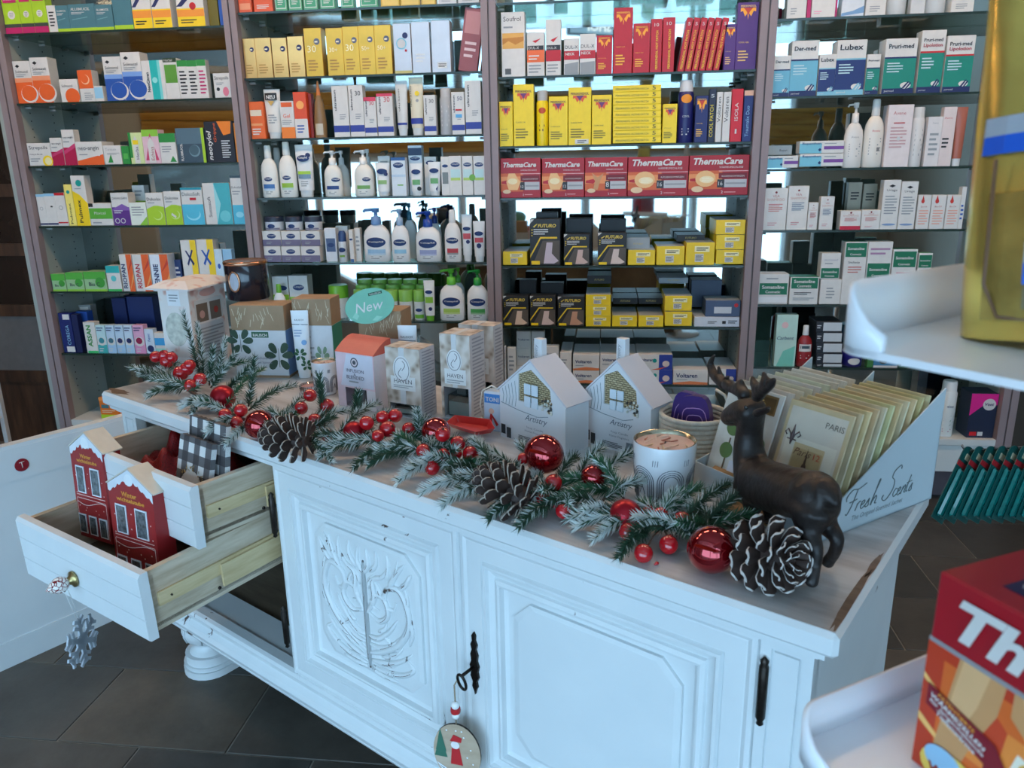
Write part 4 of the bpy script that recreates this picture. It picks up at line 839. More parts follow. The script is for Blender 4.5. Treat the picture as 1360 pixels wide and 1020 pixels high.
shelf(2, 4, st+[
 C(432, 447, 303, (216, 220, 226), [R((70, 90, 130), .1, .3, .9, .7), Dc(OV, .5, .5, .3, .6)], 'white carton with blue block', dy=.02), B('rollon', 448, 459, 307, (226, 228, 230), (40, 70, 120), [Dc(OV, .5, .6, .4, .7), R((120, 170, 70), .2, .25, .8, .35)], 'slim stick with navy cap'),
 C(447, 463, 300, WH, [L(GY, .2, .8, .3, .8, 4)], 'white carton in the back row', dy=.06), C(464, 470, 305, WH, [Dc(OV, .5, .7, .4, .6), R((40, 90, 150), .1, 0, .9, .1)], 'very slim white carton'), C(471, 479, 303, WH, [L(GY, .2, .8, .3, .8, 4)], 'second very slim white carton', dy=.02),
 B('pump', 480, 516, 277, (230, 232, 232), (110, 150, 200), ceta((150, 190, 220), (190, 214, 230), .5, .68, .36), 'large white pump bottle with sky blue pump', .5), B('pump', 518, 542, 278, (230, 232, 232), (150, 180, 210), ceta((150, 200, 226), None, .5, .68, .36), 'white pump bottle with pale blue pump', .55),
 B('pump', 535, 552, 270, (214, 220, 220), (50, 110, 130), None, 'white bottle with teal pump in back row', .5, dy=.12), B('pump', 550, 584, 281, (230, 232, 232), (30, 70, 160), ceta((150, 160, 200), (180, 190, 220), .5, .68, .36), 'large white pump bottle with royal blue pump', .5), B('pump', 568, 586, 276, (214, 220, 220), (30, 60, 130), None, 'white bottle with navy pump in back row', .5, dy=.10),
 B('lotion', 589, 612, 279, (230, 230, 228), (226, 226, 224), ceta((190, 60, 70), (150, 150, 150), .5, .7, .36), 'white lotion bottle with red label', .6),
 B('tube', 612, 627, 285, (230, 230, 228), (230, 230, 228), [Dc(OV, .5, .7, .36, .5), R((200, 80, 90), .15, .48, .85, .6), Dc(NV, .6, .42, .18)], 'white tube with red band', dy=.02), B('tube', 628, 644, 294, (230, 230, 228), (230, 230, 228), [Dc(OV, .5, .7, .36, .5), R((200, 80, 90), .15, .48, .85, .6), Dc(NV, .5, .4, .2)], 'shorter white tube with red band')])
GL = (110, 180, 50)
jars = []
for rr in range(3):
    for cc in range(5):
        x = 468+cc*20+rr*3; jars.append(B('jar', x, x+19, 386-rr*7, (224, 228, 226), (140, 196, 90), [Dc(OV, .5, .55, .3, .5), R(GL, .1, .1, .9, .3)] if rr == 0 else None, 'green-lidded cream jar, %s in row %s' % (ORD[cc], ('front', 'middle', 'rear')[rr]), dy=.01+rr*.062))
shelf(2, 5, [C(362, 384, 367, WH, [Dc(OV, .62, .72, .3, .5), R(LG, 0, .4, 1, .56)], 'white and green carton', dy=.05), C(385, 410, 366, WH, [Dc(OV, .5, .72, .3, .5), T('Cetaphil', .26, .7, .48, WH, .08), R(LG, 0, .38, 1, .5)], 'wide white and green carton', dy=.05), B('lotion', 362, 378, 378, (230, 232, 232), GL, [Dc(OV, .5, .5, .34, .5)], 'small white bottle with green cap'),
 B('jar', 434, 459, 380, (222, 228, 224), GL, [Dc(OV, .5, .5, .2, .6)], 'single cream jar with green lid', dy=.03)]+jars
 +[B('tube', 559, 577, 373, (230, 232, 230), GL, [Dc(OV, .5, .72, .34, .5), R(LG, .15, .45, .85, .6), Dc(NV, .6, .3, .17)], 'white tube with green cap', dy=-.005), B('pump', 582, 615, 358, (230, 232, 232), (100, 190, 60), ceta((170, 206, 90), (200, 220, 150), .5, .68, .36), 'large white pump bottle with bright green pump', .5), B('pump', 600, 617, 356, (214, 220, 218), (90, 180, 60), None, 'green pump bottle in back row', .5, dy=.1), B('pump', 619, 650, 359, (230, 232, 232), (40, 150, 60), ceta((70, 160, 80), (150, 190, 150), .5, .68, .36), 'large white pump bottle with dark green pump', .5)])

# ================================================================== bay 3
def flame(u, v, s, k=1.0, c1=(250, 170, 40), c2=(200, 60, 40)): return [P(c1, (u-s, v), (u-s*1.0, v-.5*s*k), (u-s*.7, v-.4*s*k), (u-s*.4, v-1.1*s*k), (u-.1*s, v-.7*s*k), (u, v-1.5*s*k), (u+.1*s, v-.7*s*k), (u+s*.4, v-1.1*s*k), (u+s*.7, v-.4*s*k), (u+s, v-.5*s*k), (u+s, v)), P(c2, (u-s*.6, v), (u-s*.2, v-.5*s*k), (u, v-.95*s*k), (u+s*.2, v-.5*s*k), (u+s*.6, v))]
def persk(txt, tc=(250, 210, 60), k=.55, v=.9, nc=None): return flame(.5, v, .36, k)+[T('PERSKINDOL', .14, v+.01, .72, nc or tc, .06, 0, 0, .02), T(txt, .12, .40, .5, tc, .07), L(tc, .12, .6, .12, .3, 4)]
RDP = (190, 24, 40); PUP = (84, 40, 120); YEP = (246, 214, 30); NVP = (30, 34, 100)
lean = []
for q in range(6):
    lean.append(C(901+q*9.5, 909+q*9.5, 23, RDP, [T('PERSKINDOL HOT PATCH', .72, .05, .72, YEP, .44, 90, 0, .01), T('5', .3, .86, .4, WH, .06)], 'slim red carton leaning in a row of six', name='slim_carton', d=.09, rot=(0, math.radians(9), 0)))
shelf(3, 1, [
 C(666, 697, 16, WH, [R((226, 170, 80), .04, .44, .96, .68), P((200, 130, 40), (.04, .5), (.3, .56), (.6, .5), (.96, .56), (.96, .62), (.04, .6)), T('Soufrol', .1, .86, .74, (60, 60, 60), .1), L(GY, .1, .6, .74, .8, 1), R((90, 90, 90), .14, .04, .4, .13)], 'tall white carton with orange landscape band'),
 C(700, 723, 43, WH, [R((40, 40, 44), .04, .6, .96, .7), R((240, 110, 50), 0, .32, 1, .6), T('DUL-X', .1, .62, .6, WH, .07), P(RD, (.3, .8), (.8, .86), (.5, .76)), L(WH, .1, .7, .36, .5, 2), L(GY, .1, .8, .06, .28, 3)], 'white carton with orange band'), C(725, 745, 26, WH, [R((40, 40, 44), .04, .46, .96, .55), R(RDP, 0, .26, 1, .46), T('DUL-X', .1, .48, .6, WH, .06), P(RD, (.3, .64), (.8, .7), (.5, .6)), L(GY, .1, .8, .05, .22, 3)], 'tall white carton with red band'),
 C(749, 769, 51, WH, [R(RDP, 0, .42, 1, .66), T('DUL-X', .08, .72, .84, BK, .12), T('NECK', .1, .54, .6, WH, .09, 0, 0, .02), P(GY, (.05, .02), (.95, .02), (.95, .36), (.05, .3))], 'white carton with red neck label'), C(770, 791, 45, WH, [R(RDP, 0, .40, 1, .60), T('DUL-X', .08, .66, .84, BK, .11), T('NECK', .1, .5, .6, WH, .08, 0, 0, .02), P(GY, (.05, .02), (.95, .02), (.95, .33), (.05, .3))], 'taller white carton with red neck label'),
 C(792, 813, 47, RDP, persk('HOT ROLL-ON', (250, 190, 60), .45), 'red carton with flame', tops=BK), C(815, 840, 10, RDP, persk('THERMO HOT', (250, 190, 60), .3), 'tallest red carton with flame'), C(841, 863, 31, RDP, persk('THERMO HOT', (250, 190, 60), .4), 'red carton with flame beside slim cartons'),
 C(864, 879, 25, RDP, [T('PERSKINDOL HOT PATCH', .66, .06, .72, YEP, .36, 90, 0, .01), T('10', .3, .86, .4, WH, .06)], 'slim upright red carton', name='slim_carton', d=.09), C(880, 896, 23, RDP, [T('PERSKINDOL HOT PATCH', .66, .06, .72, YEP, .36, 90, 0, .01), T('10', .3, .86, .4, WH, .06)], 'slim upright red carton next to leaning ones', name='slim_carton', d=.09)]+lean+[
 C(962, 977, 32, PUP, persk('COOL GEL', (240, 190, 120), .4), 'purple carton with flame'), C(978, 1006, 3, PUP, persk('COOL GEL', (240, 190, 120), .32, .92), 'tall purple carton with flame')])
pat = [C(814, 878, 190-8.55*(q+1), YEP, [T('PERSKINDOL ACTIVE PATCH', .06, .28, .68, (60, 50, 20), .5), T('5', .82, .24, .07, BK, .6)], 'flat yellow carton, %s from bottom of stack' % ORD[q], yb=190-8.55*q, d=.09, name='slim_carton') for q in range(9)]
def pek(t, k=.45): return flame(.5, .86, .3, k, (226, 90, 50), (110, 50, 110))+[T('PERSKINDOL', .1, .87, .8, (110, 30, 60), .07, 0, 0, .02), T(t, .1, .38, .5, (80, 50, 60), .07), L((130, 110, 30), .1, .7, .12, .3, 4)]
shelf(3, 2, [
 C(662, 681, 135, YEP, pek('CLASSIC GEL', .5), 'short yellow carton with flame'), C(682, 709, 112, YEP, pek('CLASSIC OIL', .35), 'tallest yellow carton with flame'), B('can', 712, 728, 120, YEP, (176, 178, 180), [Dc((200, 80, 40), .5, .78, .3, .8), L((120, 60, 30), .25, .7, .3, .5, 2)], 'yellow spray can with grey cap'),
 C(729, 754, 128, YEP, pek('CLASSIC FLUID'), 'yellow carton with flame'), C(755, 785, 116, YEP, pek('CLASSIC BATH', .35)+[R(WH, .3, .02, .9, .1), L(BK, .4, .8, .03, .09, 2)], 'wide yellow carton with white barcode'), C(786, 812, 126, YEP, pek('CLASSIC FLUID'), 'yellow carton beside the flat stack')]+pat+[
 C(880, 899, 138, YEP, pek('ACTIVE ROLL-ON', .5), 'short yellow carton right of the flat stack'), B('can', 901, 922, 106, NVP, (216, 216, 218), [Dc((240, 150, 40), .5, .86, .34, .8), T('COOL', .26, .5, .46, WH, .06), L(LGY, .25, .7, .14, .3, 3)], 'navy spray can with white cap'),
 C(923, 940, 127, NVP, persk('COOL GEL', (250, 190, 80), .5), 'navy carton with flame'), C(941, 950, 118, (30, 34, 60), [T('COOL PATCH', .7, .1, .6, YEP, .5, 90), T('5', .25, .84, .5, WH, .06)], 'slim navy carton'),
 C(951, 959, 122, WH, [T('Voltaren', .7, .4, .5, BK, .5, 90)], 'slim white carton with vertical lettering'), C(960, 970, 122, WH, [T('Voltaren', .7, .4, .5, BK, .5, 90)], 'second slim white carton with vertical lettering'), C(971, 986, 118, (206, 20, 40), [T('ISOLA', .6, .4, .34, WH, .3, 90), L(WH, .4, .6, .1, .3, 1)], 'slim bright red carton'), C(987, 1002, 120, (30, 44, 110), [R((230, 180, 150), 0, .9, 1, 1), T('Traumalix Duo', .64, .1, .6, (150, 190, 226), .36, 90)], 'navy carton with peach top')], setb=.012)
def thermo(n, pic):
    base = [R((214, 100, 50), .0, .16, .56, .62), R((236, 150, 90), .0, .34, .56, .54), T('ThermaCare', .07, .77, .82, WH, .17, 0, .25, .03), T('WÄRMEUMSCHLÄGE', .5, .68, .4, WH, .06), R((230, 190, 190), .5, .60, 1, .615), R((120, 14, 30), .5, .42, .97, .56), T('RÜCKENSCHMERZEN', .55, .46, .38, WH, .07), R((44, 44, 50), .48, .20, .60, .40), T(n, .50, .25, .07, WH, .12), R((190, 190, 192), .60, .20, .97, .40), R((150, 152, 156), .62, .28, .95, .32), T('2', .55, .05, .03, WH, .07), L((230, 170, 170), .6, .85, .06, .1, 1), P(RDP, (.02, .42), (.2, .46), (.25, .40), (.2, .34), (.02, .36)), Dc((230, 200, 160), .15, .16, .1, .5)]
    if pic == 'back': base += [Dc((236, 190, 130), .28, .42, .17, .8), Dc((244, 226, 180), .3, .40, .12, .5), L((250, 244, 220), .22, .38, .34, .46, 4)]
    elif pic == 'neck': base += [P((240, 190, 130), (.2, .62), (.36, .62), (.42, .5), (.5, .4), (.42, .2), (.2, .2), (.14, .4)), Dc((244, 226, 180), .3, .42, .12, .6)]
    else: base += [P((206, 150, 100), (.16, .62), (.24, .40), (.2, .2), (.3, .18), (.36, .4), (.44, .6), (.3, .5))]
    return base
TCR = (168, 22, 38)
shelf(3, 3, [C(665, 718, 210, TCR, thermo('12', 'neck'), 'dark red heat wrap carton with neck picture', d=.06), C(720, 776, 210, TCR, thermo('12', 'neck'), 'dark red heat wrap carton with shoulder picture', d=.06), C(777, 833, 209, TCR, thermo('8', 'joint'), 'dark red heat wrap carton with joints picture', d=.06), C(834, 914, 208, TCR, thermo('16', 'back'), 'wide dark red heat wrap carton with back picture', d=.06), C(915, 998, 206, TCR, thermo('16', 'back'), 'widest dark red heat wrap carton with back picture', d=.06)])
FB = (34, 34, 36)
def fut(pic): return [P((236, 200, 40), (0, .16), (.36, .58), (.9, .58), (.9, .62), (.34, .62), (0, .22)), P((90, 80, 70), (.1, .04), (.42, .54), (.98, .54), (.98, .04)), P(pic, (.45, .04), (.55, .5), (.75, .5), (.72, .26), (.95, .1), (.8, .04)), P(WH, (0, .9), (.14, 1), (0, 1)), T('FUTURO', .26, .82, .6, (226, 196, 80), .1, 0, .2, .03), P((226, 196, 80), (.1, .84), (.22, .9), (.26, .9), (.14, .82)), L(LGY, .12, .6, .66, .8, 3), R(YE, .04, .02, .32, .1), L((236, 200, 40), .05, .09, .62, .8, 3)]
def endlab(): return [R((250, 240, 190), .3, .58, .82, .84), L(BK, .36, .78, .62, .8, 2), R(WH, .32, .14, .62, .5), L(BK, .34, .6, .18, .46, 5)]
YEL = (240, 206, 30); SLV = (150, 160, 166)
def flat(x0, x1, y0, y1, desc, dy=0.0, d=.2, col=YEL): return C(x0, x1, y0, col, endlab() if col == YEL else [T('FUTURO', .3, .4, .4, (200, 176, 90), .3, 0, .2)], desc, d=d, yb=y1, dy=dy, tops=SLV)
shelf(3, 4, [flat(668, 700, 334, 352, 'flat yellow-ended carton with barcode'), C(704, 744, 291, FB, fut((206, 190, 200)), 'tall black and yellow bandage carton', d=.07, tops=(60, 60, 60)), C(749, 783, 311, FB, fut((210, 180, 170)), 'black and yellow ankle bandage carton', d=.07), C(794, 832, 309, FB, fut((220, 200, 190)), 'black and yellow knee bandage carton', d=.07),
 C(712, 740, 282, (26, 26, 28), [], 'black bandage carton behind the tall one', dy=.09, d=.06), C(752, 786, 290, (26, 26, 28), [], 'black bandage carton behind the ankle one', dy=.10, d=.06), C(797, 831, 291, (26, 26, 28), [], 'black bandage carton behind the knee one', dy=.10, d=.06),
 flat(834, 870, 332, 352, 'flat yellow-ended carton, left of three'), flat(832, 863, 316, 331, 'flat silver-topped carton lying on a yellow one', dy=.05, d=.19, col=SLV), flat(872, 909, 327, 352, 'flat yellow-ended carton, middle of three'), flat(911, 949, 322, 352, 'flat yellow-ended carton, right of three'), flat(899, 936, 312, 321, 'black flat carton lying on yellow ones', dy=.09, d=.15, col=FB),
 flat(951, 991, 332, 351, 'yellow-ended carton at stack bottom'), flat(951, 991, 312, 331.5, 'yellow-ended carton in stack middle'), flat(951, 991, 292, 311.5, 'yellow-ended carton on stack top')])
shelf(3, 5, [C(668, 702, 393, FB, fut((226, 196, 170)), 'black and yellow wrist bandage carton', d=.07), C(704, 738, 393, FB, fut((214, 190, 180)), 'black and yellow elbow bandage carton', d=.07), C(741, 776, 394, FB, fut((200, 150, 120)), 'black and yellow hand bandage carton', d=.07), C(690, 712, 372, (26, 26, 28), [], 'black carton in the back row', dy=.1, d=.06), C(718, 748, 376, (26, 26, 28), [], 'second black carton in the back row', dy=.1, d=.06)]
 +[flat(778, 811, 434-14.2*(q+1), 434-14.2*q, 'yellow-ended carton, %s from bottom of left stack' % ORD[q]) for q in range(3)]+[flat(780, 812, 366, 377, 'black flat carton on the left stack', dy=.10, d=.14, col=FB),
 flat(813, 846, 419, 434, 'yellow-ended single carton by the left stack'), flat(814, 847, 396, 404, 'black flat carton behind the single one', dy=.12, d=.14, col=FB), flat(848, 881, 419, 434, 'yellow-ended single carton by the right stack'), flat(848, 881, 396, 404, 'second black flat carton behind', dy=.12, d=.14, col=FB),
 flat(883, 919, 414, 433, 'yellow-ended lower carton of right stack'), flat(883, 919, 393, 413, 'yellow-ended upper carton of right stack'), flat(875, 914, 369, 376, 'grey flat carton on right stack', dy=.09, d=.15, col=SLV),
 C(922, 984, 421, (206, 214, 224), [L(BK, .3, .5, .3, .6, 2), R(BK, .62, .3, .7, .6), L(BK, .75, .95, .3, .7, 2)], 'wide white flat carton', d=.2, yb=434), C(937, 984, 399, (70, 88, 120), [R((200, 206, 214), .25, .2, .75, .6), Dc(RD, .88, .7, .06)], 'slate blue carton on the wide white one', d=.115, yb=420.6, tops=SLV), C(918, 958, 372, (60, 76, 100), [], 'dark slate carton at the back', d=.1, dy=.14, yb=408, tops=SLV)])
def volt(): return [T('Voltaren', .08, .45, .62, NV, .34, 0, 0, .02), P((226, 130, 80), (0, 0), (1, 0), (1, .14), (.5, .22), (0, .1)), L(GY, .1, .5, .26, .36, 1)]
def vold(): return [T('Voltaren', .06, .55, .4, NV, .24, 0, 0, .02), R((40, 60, 150), .62, 0, 1, 1), Dc((220, 200, 190), .82, .4, .1, .9), P((226, 90, 50), (.4, 0), (.85, .2), (.62, 0)), Dc(TE, .5, .6, .06), L(GY, .06, .3, .3, .42, 1)]
vs_ = []
for q in range(2):
    vs_ += [C(761, 796, 492-21*q, WH, volt(), 'white flat carton with orange swoosh, %s of stack' % ('bottom', 'top')[q], yb=513-21*q, d=.2, tops=LGY), C(846, 893, 491-20*q, WH, vold(), 'white and blue carton with runner, %s of stack' % ('bottom', 'top')[q], yb=511-20*q, d=.2, tops=LGY), C(797, 845, 491-20*q, WH, vold(), 'white and blue carton between stacks, %s of two' % ('bottom', 'top')[q], yb=511-20*q, d=.2, tops=LGY)]
shelf(3, 6, vs_+[C(666, 672, 460, WH, [T('Voltaren', .7, .4, .5, NV, .5, 90)], 'slim upright white carton'), C(674, 685, 462, WH, [L(GY, .2, .8, .3, .8, 4)], 'white upright carton'), *[C(a, c, 508-22.7*(q+1), WH, [T('Voltaren', .1, .45, .8, NV, .3)], '%s white carton of the %s pile' % (('bottom', 'middle', 'top')[q], n_), dy=.05, yb=508-22.7*q) for a, c, n_ in ((686, 705, 'left'), (706, 723, 'right')) for q in range(3)], C(724, 742, 460, WH, [T('Voltaren', .1, .76, .8, NV, .16)], 'white upright carton with navy name'), C(744, 759, 468, WH, [Dc(CY, .6, .4, .2), L(GY, .1, .6, .6, .8, 2)], 'white carton with cyan dot', tops=LGY, d=.2), C(894, 940, 491, WH, volt(), 'wide white flat carton with orange swoosh', d=.2, tops=LGY), C(942, 978, 490, WH, vold(), 'white and blue carton by the post', d=.2, tops=LGY)])

# ================================================================== bay 4
shelf(4, 0, [C(1046, 1072, -25, WH, [L(GY, .2, .5, .1, .3, 3)], 'white carton'), C(1073, 1078, -25, MG, [], 'narrow magenta carton'), C(1079, 1113, -25, WH, [L(PK, .1, .4, .1, .2, 2), R(MG, .92, 0, 1, 1)], 'white carton with magenta edge'), C(1119, 1149, -25, (216, 222, 228), [P((120, 160, 200), (0, .1), (.5, .16), (1, .3), (1, .1), (0, .02))], 'pale carton with blue wave'), C(1151, 1178, -25, WH, [L(GY, .2, .7, .1, .3, 3)], 'plain white carton'), B('jar', 1180, 1209, -25, (214, 214, 212), (214, 214, 212), None, 'white jar'), C(1211, 1230, -25, LGY, [], 'pale grey carton'), B('jar', 1232, 1262, -25, (214, 214, 212), (214, 214, 212), None, 'second white jar'), C(1265, 1295, -25, WH, [L(GY, .2, .7, .1, .3, 3)], 'white carton by the gold pouch')])
def med(n, c, c2=NV, red=None, line2=None):
    o = [R(c, 0, .1, 1, .66), R(c2, 0, 0, 1, .1), R(red or c2, 0, .64, 1, .67), T(n, .1, .82, .78, (20, 26, 40), .1, 0, 0, .02), Dc(WH, .74, .15, .17, .6), P(c2, (.62, .1), (.7, .1), (.86, .22), (.8, .22)), P(c2, (.72, .08), (.8, .1), (.92, .19), (.88, .21)), L((190, 220, 226), .1, .6, .38, .58, 4), T('permed', .08, .025, .3, WH, .05)]
    if line2: o.append(T(line2, .1, .72, .78, (170, 30, 50), .08, 0, 0, .02))
    return o
ME1 = (110, 180, 204); ME2 = (30, 50, 110); ME3 = (20, 134, 116)
shelf(4, 1, [C(1027, 1049, 74, WH, med('Der-med', ME1), 'small white and sky blue carton'), C(1050, 1086, 54, WH, med('Der-med', ME1), 'large white and sky blue carton'), C(1087, 1109, 72, WH, med('Lubex', ME2, (130, 190, 210)), 'small white and navy carton'), C(1110, 1149, 53, WH, med('Lubex', ME2, (130, 190, 210)), 'large white and navy carton'), C(1150, 1168, 72, WH, med('Pruri-med', ME3), 'small white and green carton'), C(1174, 1216, 51, WH, med('Pruri-med', ME3), 'large white and green carton'), C(1221, 1253, 40, WH, med('Pruri-med', ME3, NV, RD, 'Lipolotion'), 'tallest white and green carton with red line'), C(1255, 1292, 47, WH, med('Pruri-med', ME3, NV, RD, 'Lipolotion'), 'wide white and green carton with red line')])
def bepa(): return [R((120, 190, 210), 0, 0, .5, .8), T('Bepanthen', .06, .66, .42, (20, 50, 110), .22, 0, 0, .02), R((120, 70, 150), .55, .3, 1, .56), P((20, 40, 100), (.42, .28), (.46, .42), (.5, .28), (.46, .14)), L(GY, .56, .9, .7, .85, 1)]
shelf(4, 2, [C(1018, 1060, 207, WH, bepa(), 'flat white and aqua carton with purple bar', yb=223, d=.06), C(1019, 1052, 193, (150, 160, 162), [T('Bepan', .5, .3, .3, BK, .3)], 'grey flat carton set back', yb=206, dy=.05, d=.06), C(1062, 1121, 204, WH, bepa(), 'lower flat carton with purple bar', yb=221, d=.06), C(1062, 1121, 187, WH, bepa(), 'upper flat carton with purple bar', yb=203.6, d=.06),
 B('pump', 1122, 1149, 136, (222, 218, 212), (222, 218, 212), [T('Avene', .3, .84, .4, (150, 150, 150), .06), L(GY, .22, .8, .3, .7, 6)], 'tall white pump bottle', .6), B('lotion', 1150, 1177, 131, (224, 218, 208), (216, 214, 210), [T('Avene', .3, .88, .4, (200, 90, 80), .06), L(GY, .22, .8, .3, .75, 6), R((120, 120, 120), .6, .4, .75, .5)], 'tall cream lotion bottle', .7),
 C(1177, 1210, 139, (226, 214, 212), [T('Avene', .2, .84, .5, (190, 100, 100), .08), R((190, 80, 80), .25, .7, .7, .72), L((200, 160, 160), .15, .8, .3, .66, 7), Dc(LGY, .5, .46, .08)], 'pinkish white tall carton'), B('can', 1211, 1229, 142, (216, 212, 208), (206, 204, 200), [L(GY, .25, .8, .2, .8, 6)], 'white spray can'), C(1230, 1249, 155, (220, 214, 212), [T('Avene', .3, .86, .4, GY, .06), L(GY, .2, .8, .2, .7, 5)], 'slim white carton'), C(1250, 1267, 142, (222, 206, 202), [T('Avene', .1, .8, .6, (200, 80, 80), .08), L(BK, .1, .6, .3, .5, 3)], 'white carton with red name'), B('tube', 1268, 1283, 142, (170, 96, 76), (226, 224, 220), None, 'brown red tube')])
def vea(c=(200, 110, 100)): return [Dc((130, 40, 40), .5, .9, .05), T('VEA', .35, .78, .3, (190, 120, 110), .07), T('SHAMPOO', .12, .7, .76, (200, 150, 130), .07), L(c, .2, .8, .44, .64, 5), L((210, 160, 160), .2, .6, .1, .2, 2)]
def bo(): return [Dc((200, 50, 40), .36, .82, .13, 1.3), P((200, 50, 40), (.27, .86), (.36, 1.0), (.45, .86)), T('Bio-Oil', .24, .64, .46, (170, 60, 50), .1), L((230, 170, 150), .15, .85, .12, .58, 6)]
shelf(4, 3, [C(1013, 1045, 250, WH, vea(), 'white carton with coral print'), C(1046, 1073, 247, WH, vea((120, 130, 150)), 'white carton with grey blue print'), C(1073, 1086, 269, WH, vea(), 'very small white carton'), C(1089, 1107, 261, WH, vea((110, 120, 140)), 'slim white carton with grey print'), C(1116, 1143, 280, WH, vea()+[R((190, 30, 60), 0, 0, 1, .2)], 'low white carton with red foot'), C(1144, 1169, 279, WH, vea(), 'low white carton with coral print'),
 C(1171, 1194, 239, WH, [P(BK, (.3, .88), (.5, .91), (.7, .88), (.5, .85)), T('Uriage', .2, .76, .6, BK, .06), L(GY, .15, .85, .3, .7, 7), Dc((120, 150, 190), .5, .1, .4, .16)], 'tall white carton with blue arc'), C(1195, 1217, 241, WH, [P(BK, (.3, .88), (.5, .91), (.7, .88), (.5, .85)), T('Uriage', .2, .76, .6, BK, .06), L(GY, .15, .85, .3, .7, 7), Dc((120, 150, 190), .5, .1, .4, .16)], 'second tall white carton with blue arc'),
 C(1218, 1235, 259, WH, bo(), 'white carton with red drop'), C(1236, 1255, 259, WH, bo(), 'middle white carton with red drop'), C(1256, 1274, 259, WH, bo(), 'right white carton with red drop'), C(1275, 1281, 248, WH, [L(BL, .2, .8, .2, .6, 4)], 'narrow white carton'),
 C(1125, 1143, 242, (170, 160, 140), [L(BK, .2, .8, .6, .8, 3)], 'taupe tall carton in back row', dy=.12), C(1145, 1163, 244, (170, 160, 140), [L(BK, .2, .8, .6, .8, 3)], 'second taupe tall carton in back row', dy=.12)])
SG = (14, 110, 76)
def soma(v0, v1, extra=()): return [R(SG, .04, v0, .96, v1), T('Somatoline', .12, v0+(v1-v0)*.5, .74, WH, (v1-v0)*.34, 0, 0, .025), T('Cosmetic', .24, v0+(v1-v0)*.12, .5, WH, (v1-v0)*.3, 0, 0, .02)]+list(extra)
shelf(4, 4, [C(1006, 1047, 364, WH, soma(.32, .7, [L(GY, .25, .75, .8, .9, 1), R((230, 230, 230), .04, .06, .96, .24)]), 'wide white carton with green band'), C(1049, 1088, 368, WH, soma(.58, .98, [L(BK, .15, .75, .34, .46, 2), L(GY, .12, .86, .14, .26, 2)]), 'white carton with green top band', tops=SG), C(1089, 1117, 371, WH, [L(GY, .3, .7, .2, .7, 4)], 'plain white lower carton', yb=404), C(1089, 1116, 336, WH, soma(.04, .42, [T('DEODORANT', .16, .7, .7, (150, 150, 170), .1), L(GY, .2, .7, .55, .64, 1)]), 'white upper carton with green foot band', yb=370.6),
 C(1119, 1149, 321, WH, soma(.76, .98, [T('Snellente', .2, .66, .5, BK, .05), L((200, 120, 110), .2, .8, .5, .62, 3)]), 'tall white carton with green top band', tops=SG), C(1150, 1182, 321, WH, soma(.42, .66, [L((170, 130, 160), .1, .9, .78, .92, 2)]), 'tall white carton with green middle band'), C(1183, 1215, 331, WH, soma(.68, .96, [L((200, 60, 90), .2, .8, .5, .6, 2)]), 'white carton with green block and red print', tops=SG), C(1217, 1235, 336, WH, soma(.72, .96, [L((190, 50, 80), .1, .9, .46, .6, 2)]), 'slim white carton with green block', tops=(30, 120, 40)), C(1254, 1280, 360, LGY, [], 'grey carton in shade', dy=.05)])
M_POUCH = mat((190, 222, 210), 0.25, 0, 0.08, 14, coat=0.4)
shelf(4, 5, [C(1030, 1058, 418, (200, 224, 214), [T('Carbent', .06, .52, .8, NV, .16, 0, .2), P((120, 200, 180), (.1, .0), (.9, .0), (.95, .4), (.4, .3)), Dc((226, 190, 190), .4, .8, .16)], 'mint refill pouch with navy script', name='pouch', d=.04, mtl=M_POUCH), B('lotion', 1060, 1080, 433, (150, 30, 34), (226, 226, 226), [R(WH, .1, .62, .9, .92), R((60, 80, 90), .18, .74, .8, .86), L(LGY, .2, .8, .3, .5, 2)], 'dark red bottle with white cap', .6)]
 +[C(1084, 1118, 497-14*(q+1), (30, 34, 44), [R((200, 206, 210), .28, .1, 1, .9), L(LGY, .04, .2, .3, .7, 2)], 'black and white flat carton, %s from bottom of stack' % ORD[q], yb=497-14*q, d=.12) for q in range(5)]
 +[B('jar', 1121, 1149, 468, (40, 36, 120), (44, 40, 130), [Dc(WH, .5, .6, .3, .6)], 'navy jar with ribbed lid'), C(1152, 1160, 470, (60, 120, 60), [], 'slim green carton'), C(1161, 1193, 462, (70, 130, 170), [Dc((60, 60, 50), .4, .4, .2), P(WH, (0, 0), (1, 0), (1, .1), (0, .1))], 'blue picture carton'), C(1195, 1222, 466, (60, 100, 70), [R(WH, .1, .1, .9, .3), L(BK, .2, .8, .4, .8, 3)], 'dark green picture carton'), C(1232, 1256, 470, RDP, [R(WH, .1, .1, .9, .2)], 'red carton low under the tray'), C(1258, 1285, 470, WH, [L(GY, .2, .8, .2, .8, 4)], 'white carton low under the tray')])
shelf(4, -1, [B('can', 1251, 1273, 508, (224, 228, 226), (230, 232, 230), [T('aloe', .3, .66, .4, (70, 80, 120), .08), P((60, 150, 100), (.2, .36), (.6, .48), (.85, .46), (.6, .36)), P((30, 120, 80), (.2, .26), (.6, .36), (.85, .34), (.6, .26)), L((190, 150, 160), .2, .7, .1, .2, 2)], 'white spray can with green leaves'), C(1287, 1324, 523, (30, 40, 66), [P((226, 30, 140), (0, .5), (.5, .75), (1, .75), (1, 1), (0, 1)), Dc(WH, .7, .76, .24), T('Veet', .53, .73, .34, (60, 30, 90), .09, 0, .2, .02), R(RD, .1, .05, .36, .14), R(LGY, .4, .05, .6, .14)], 'dark blue and pink carton with white disc', d=.1)])
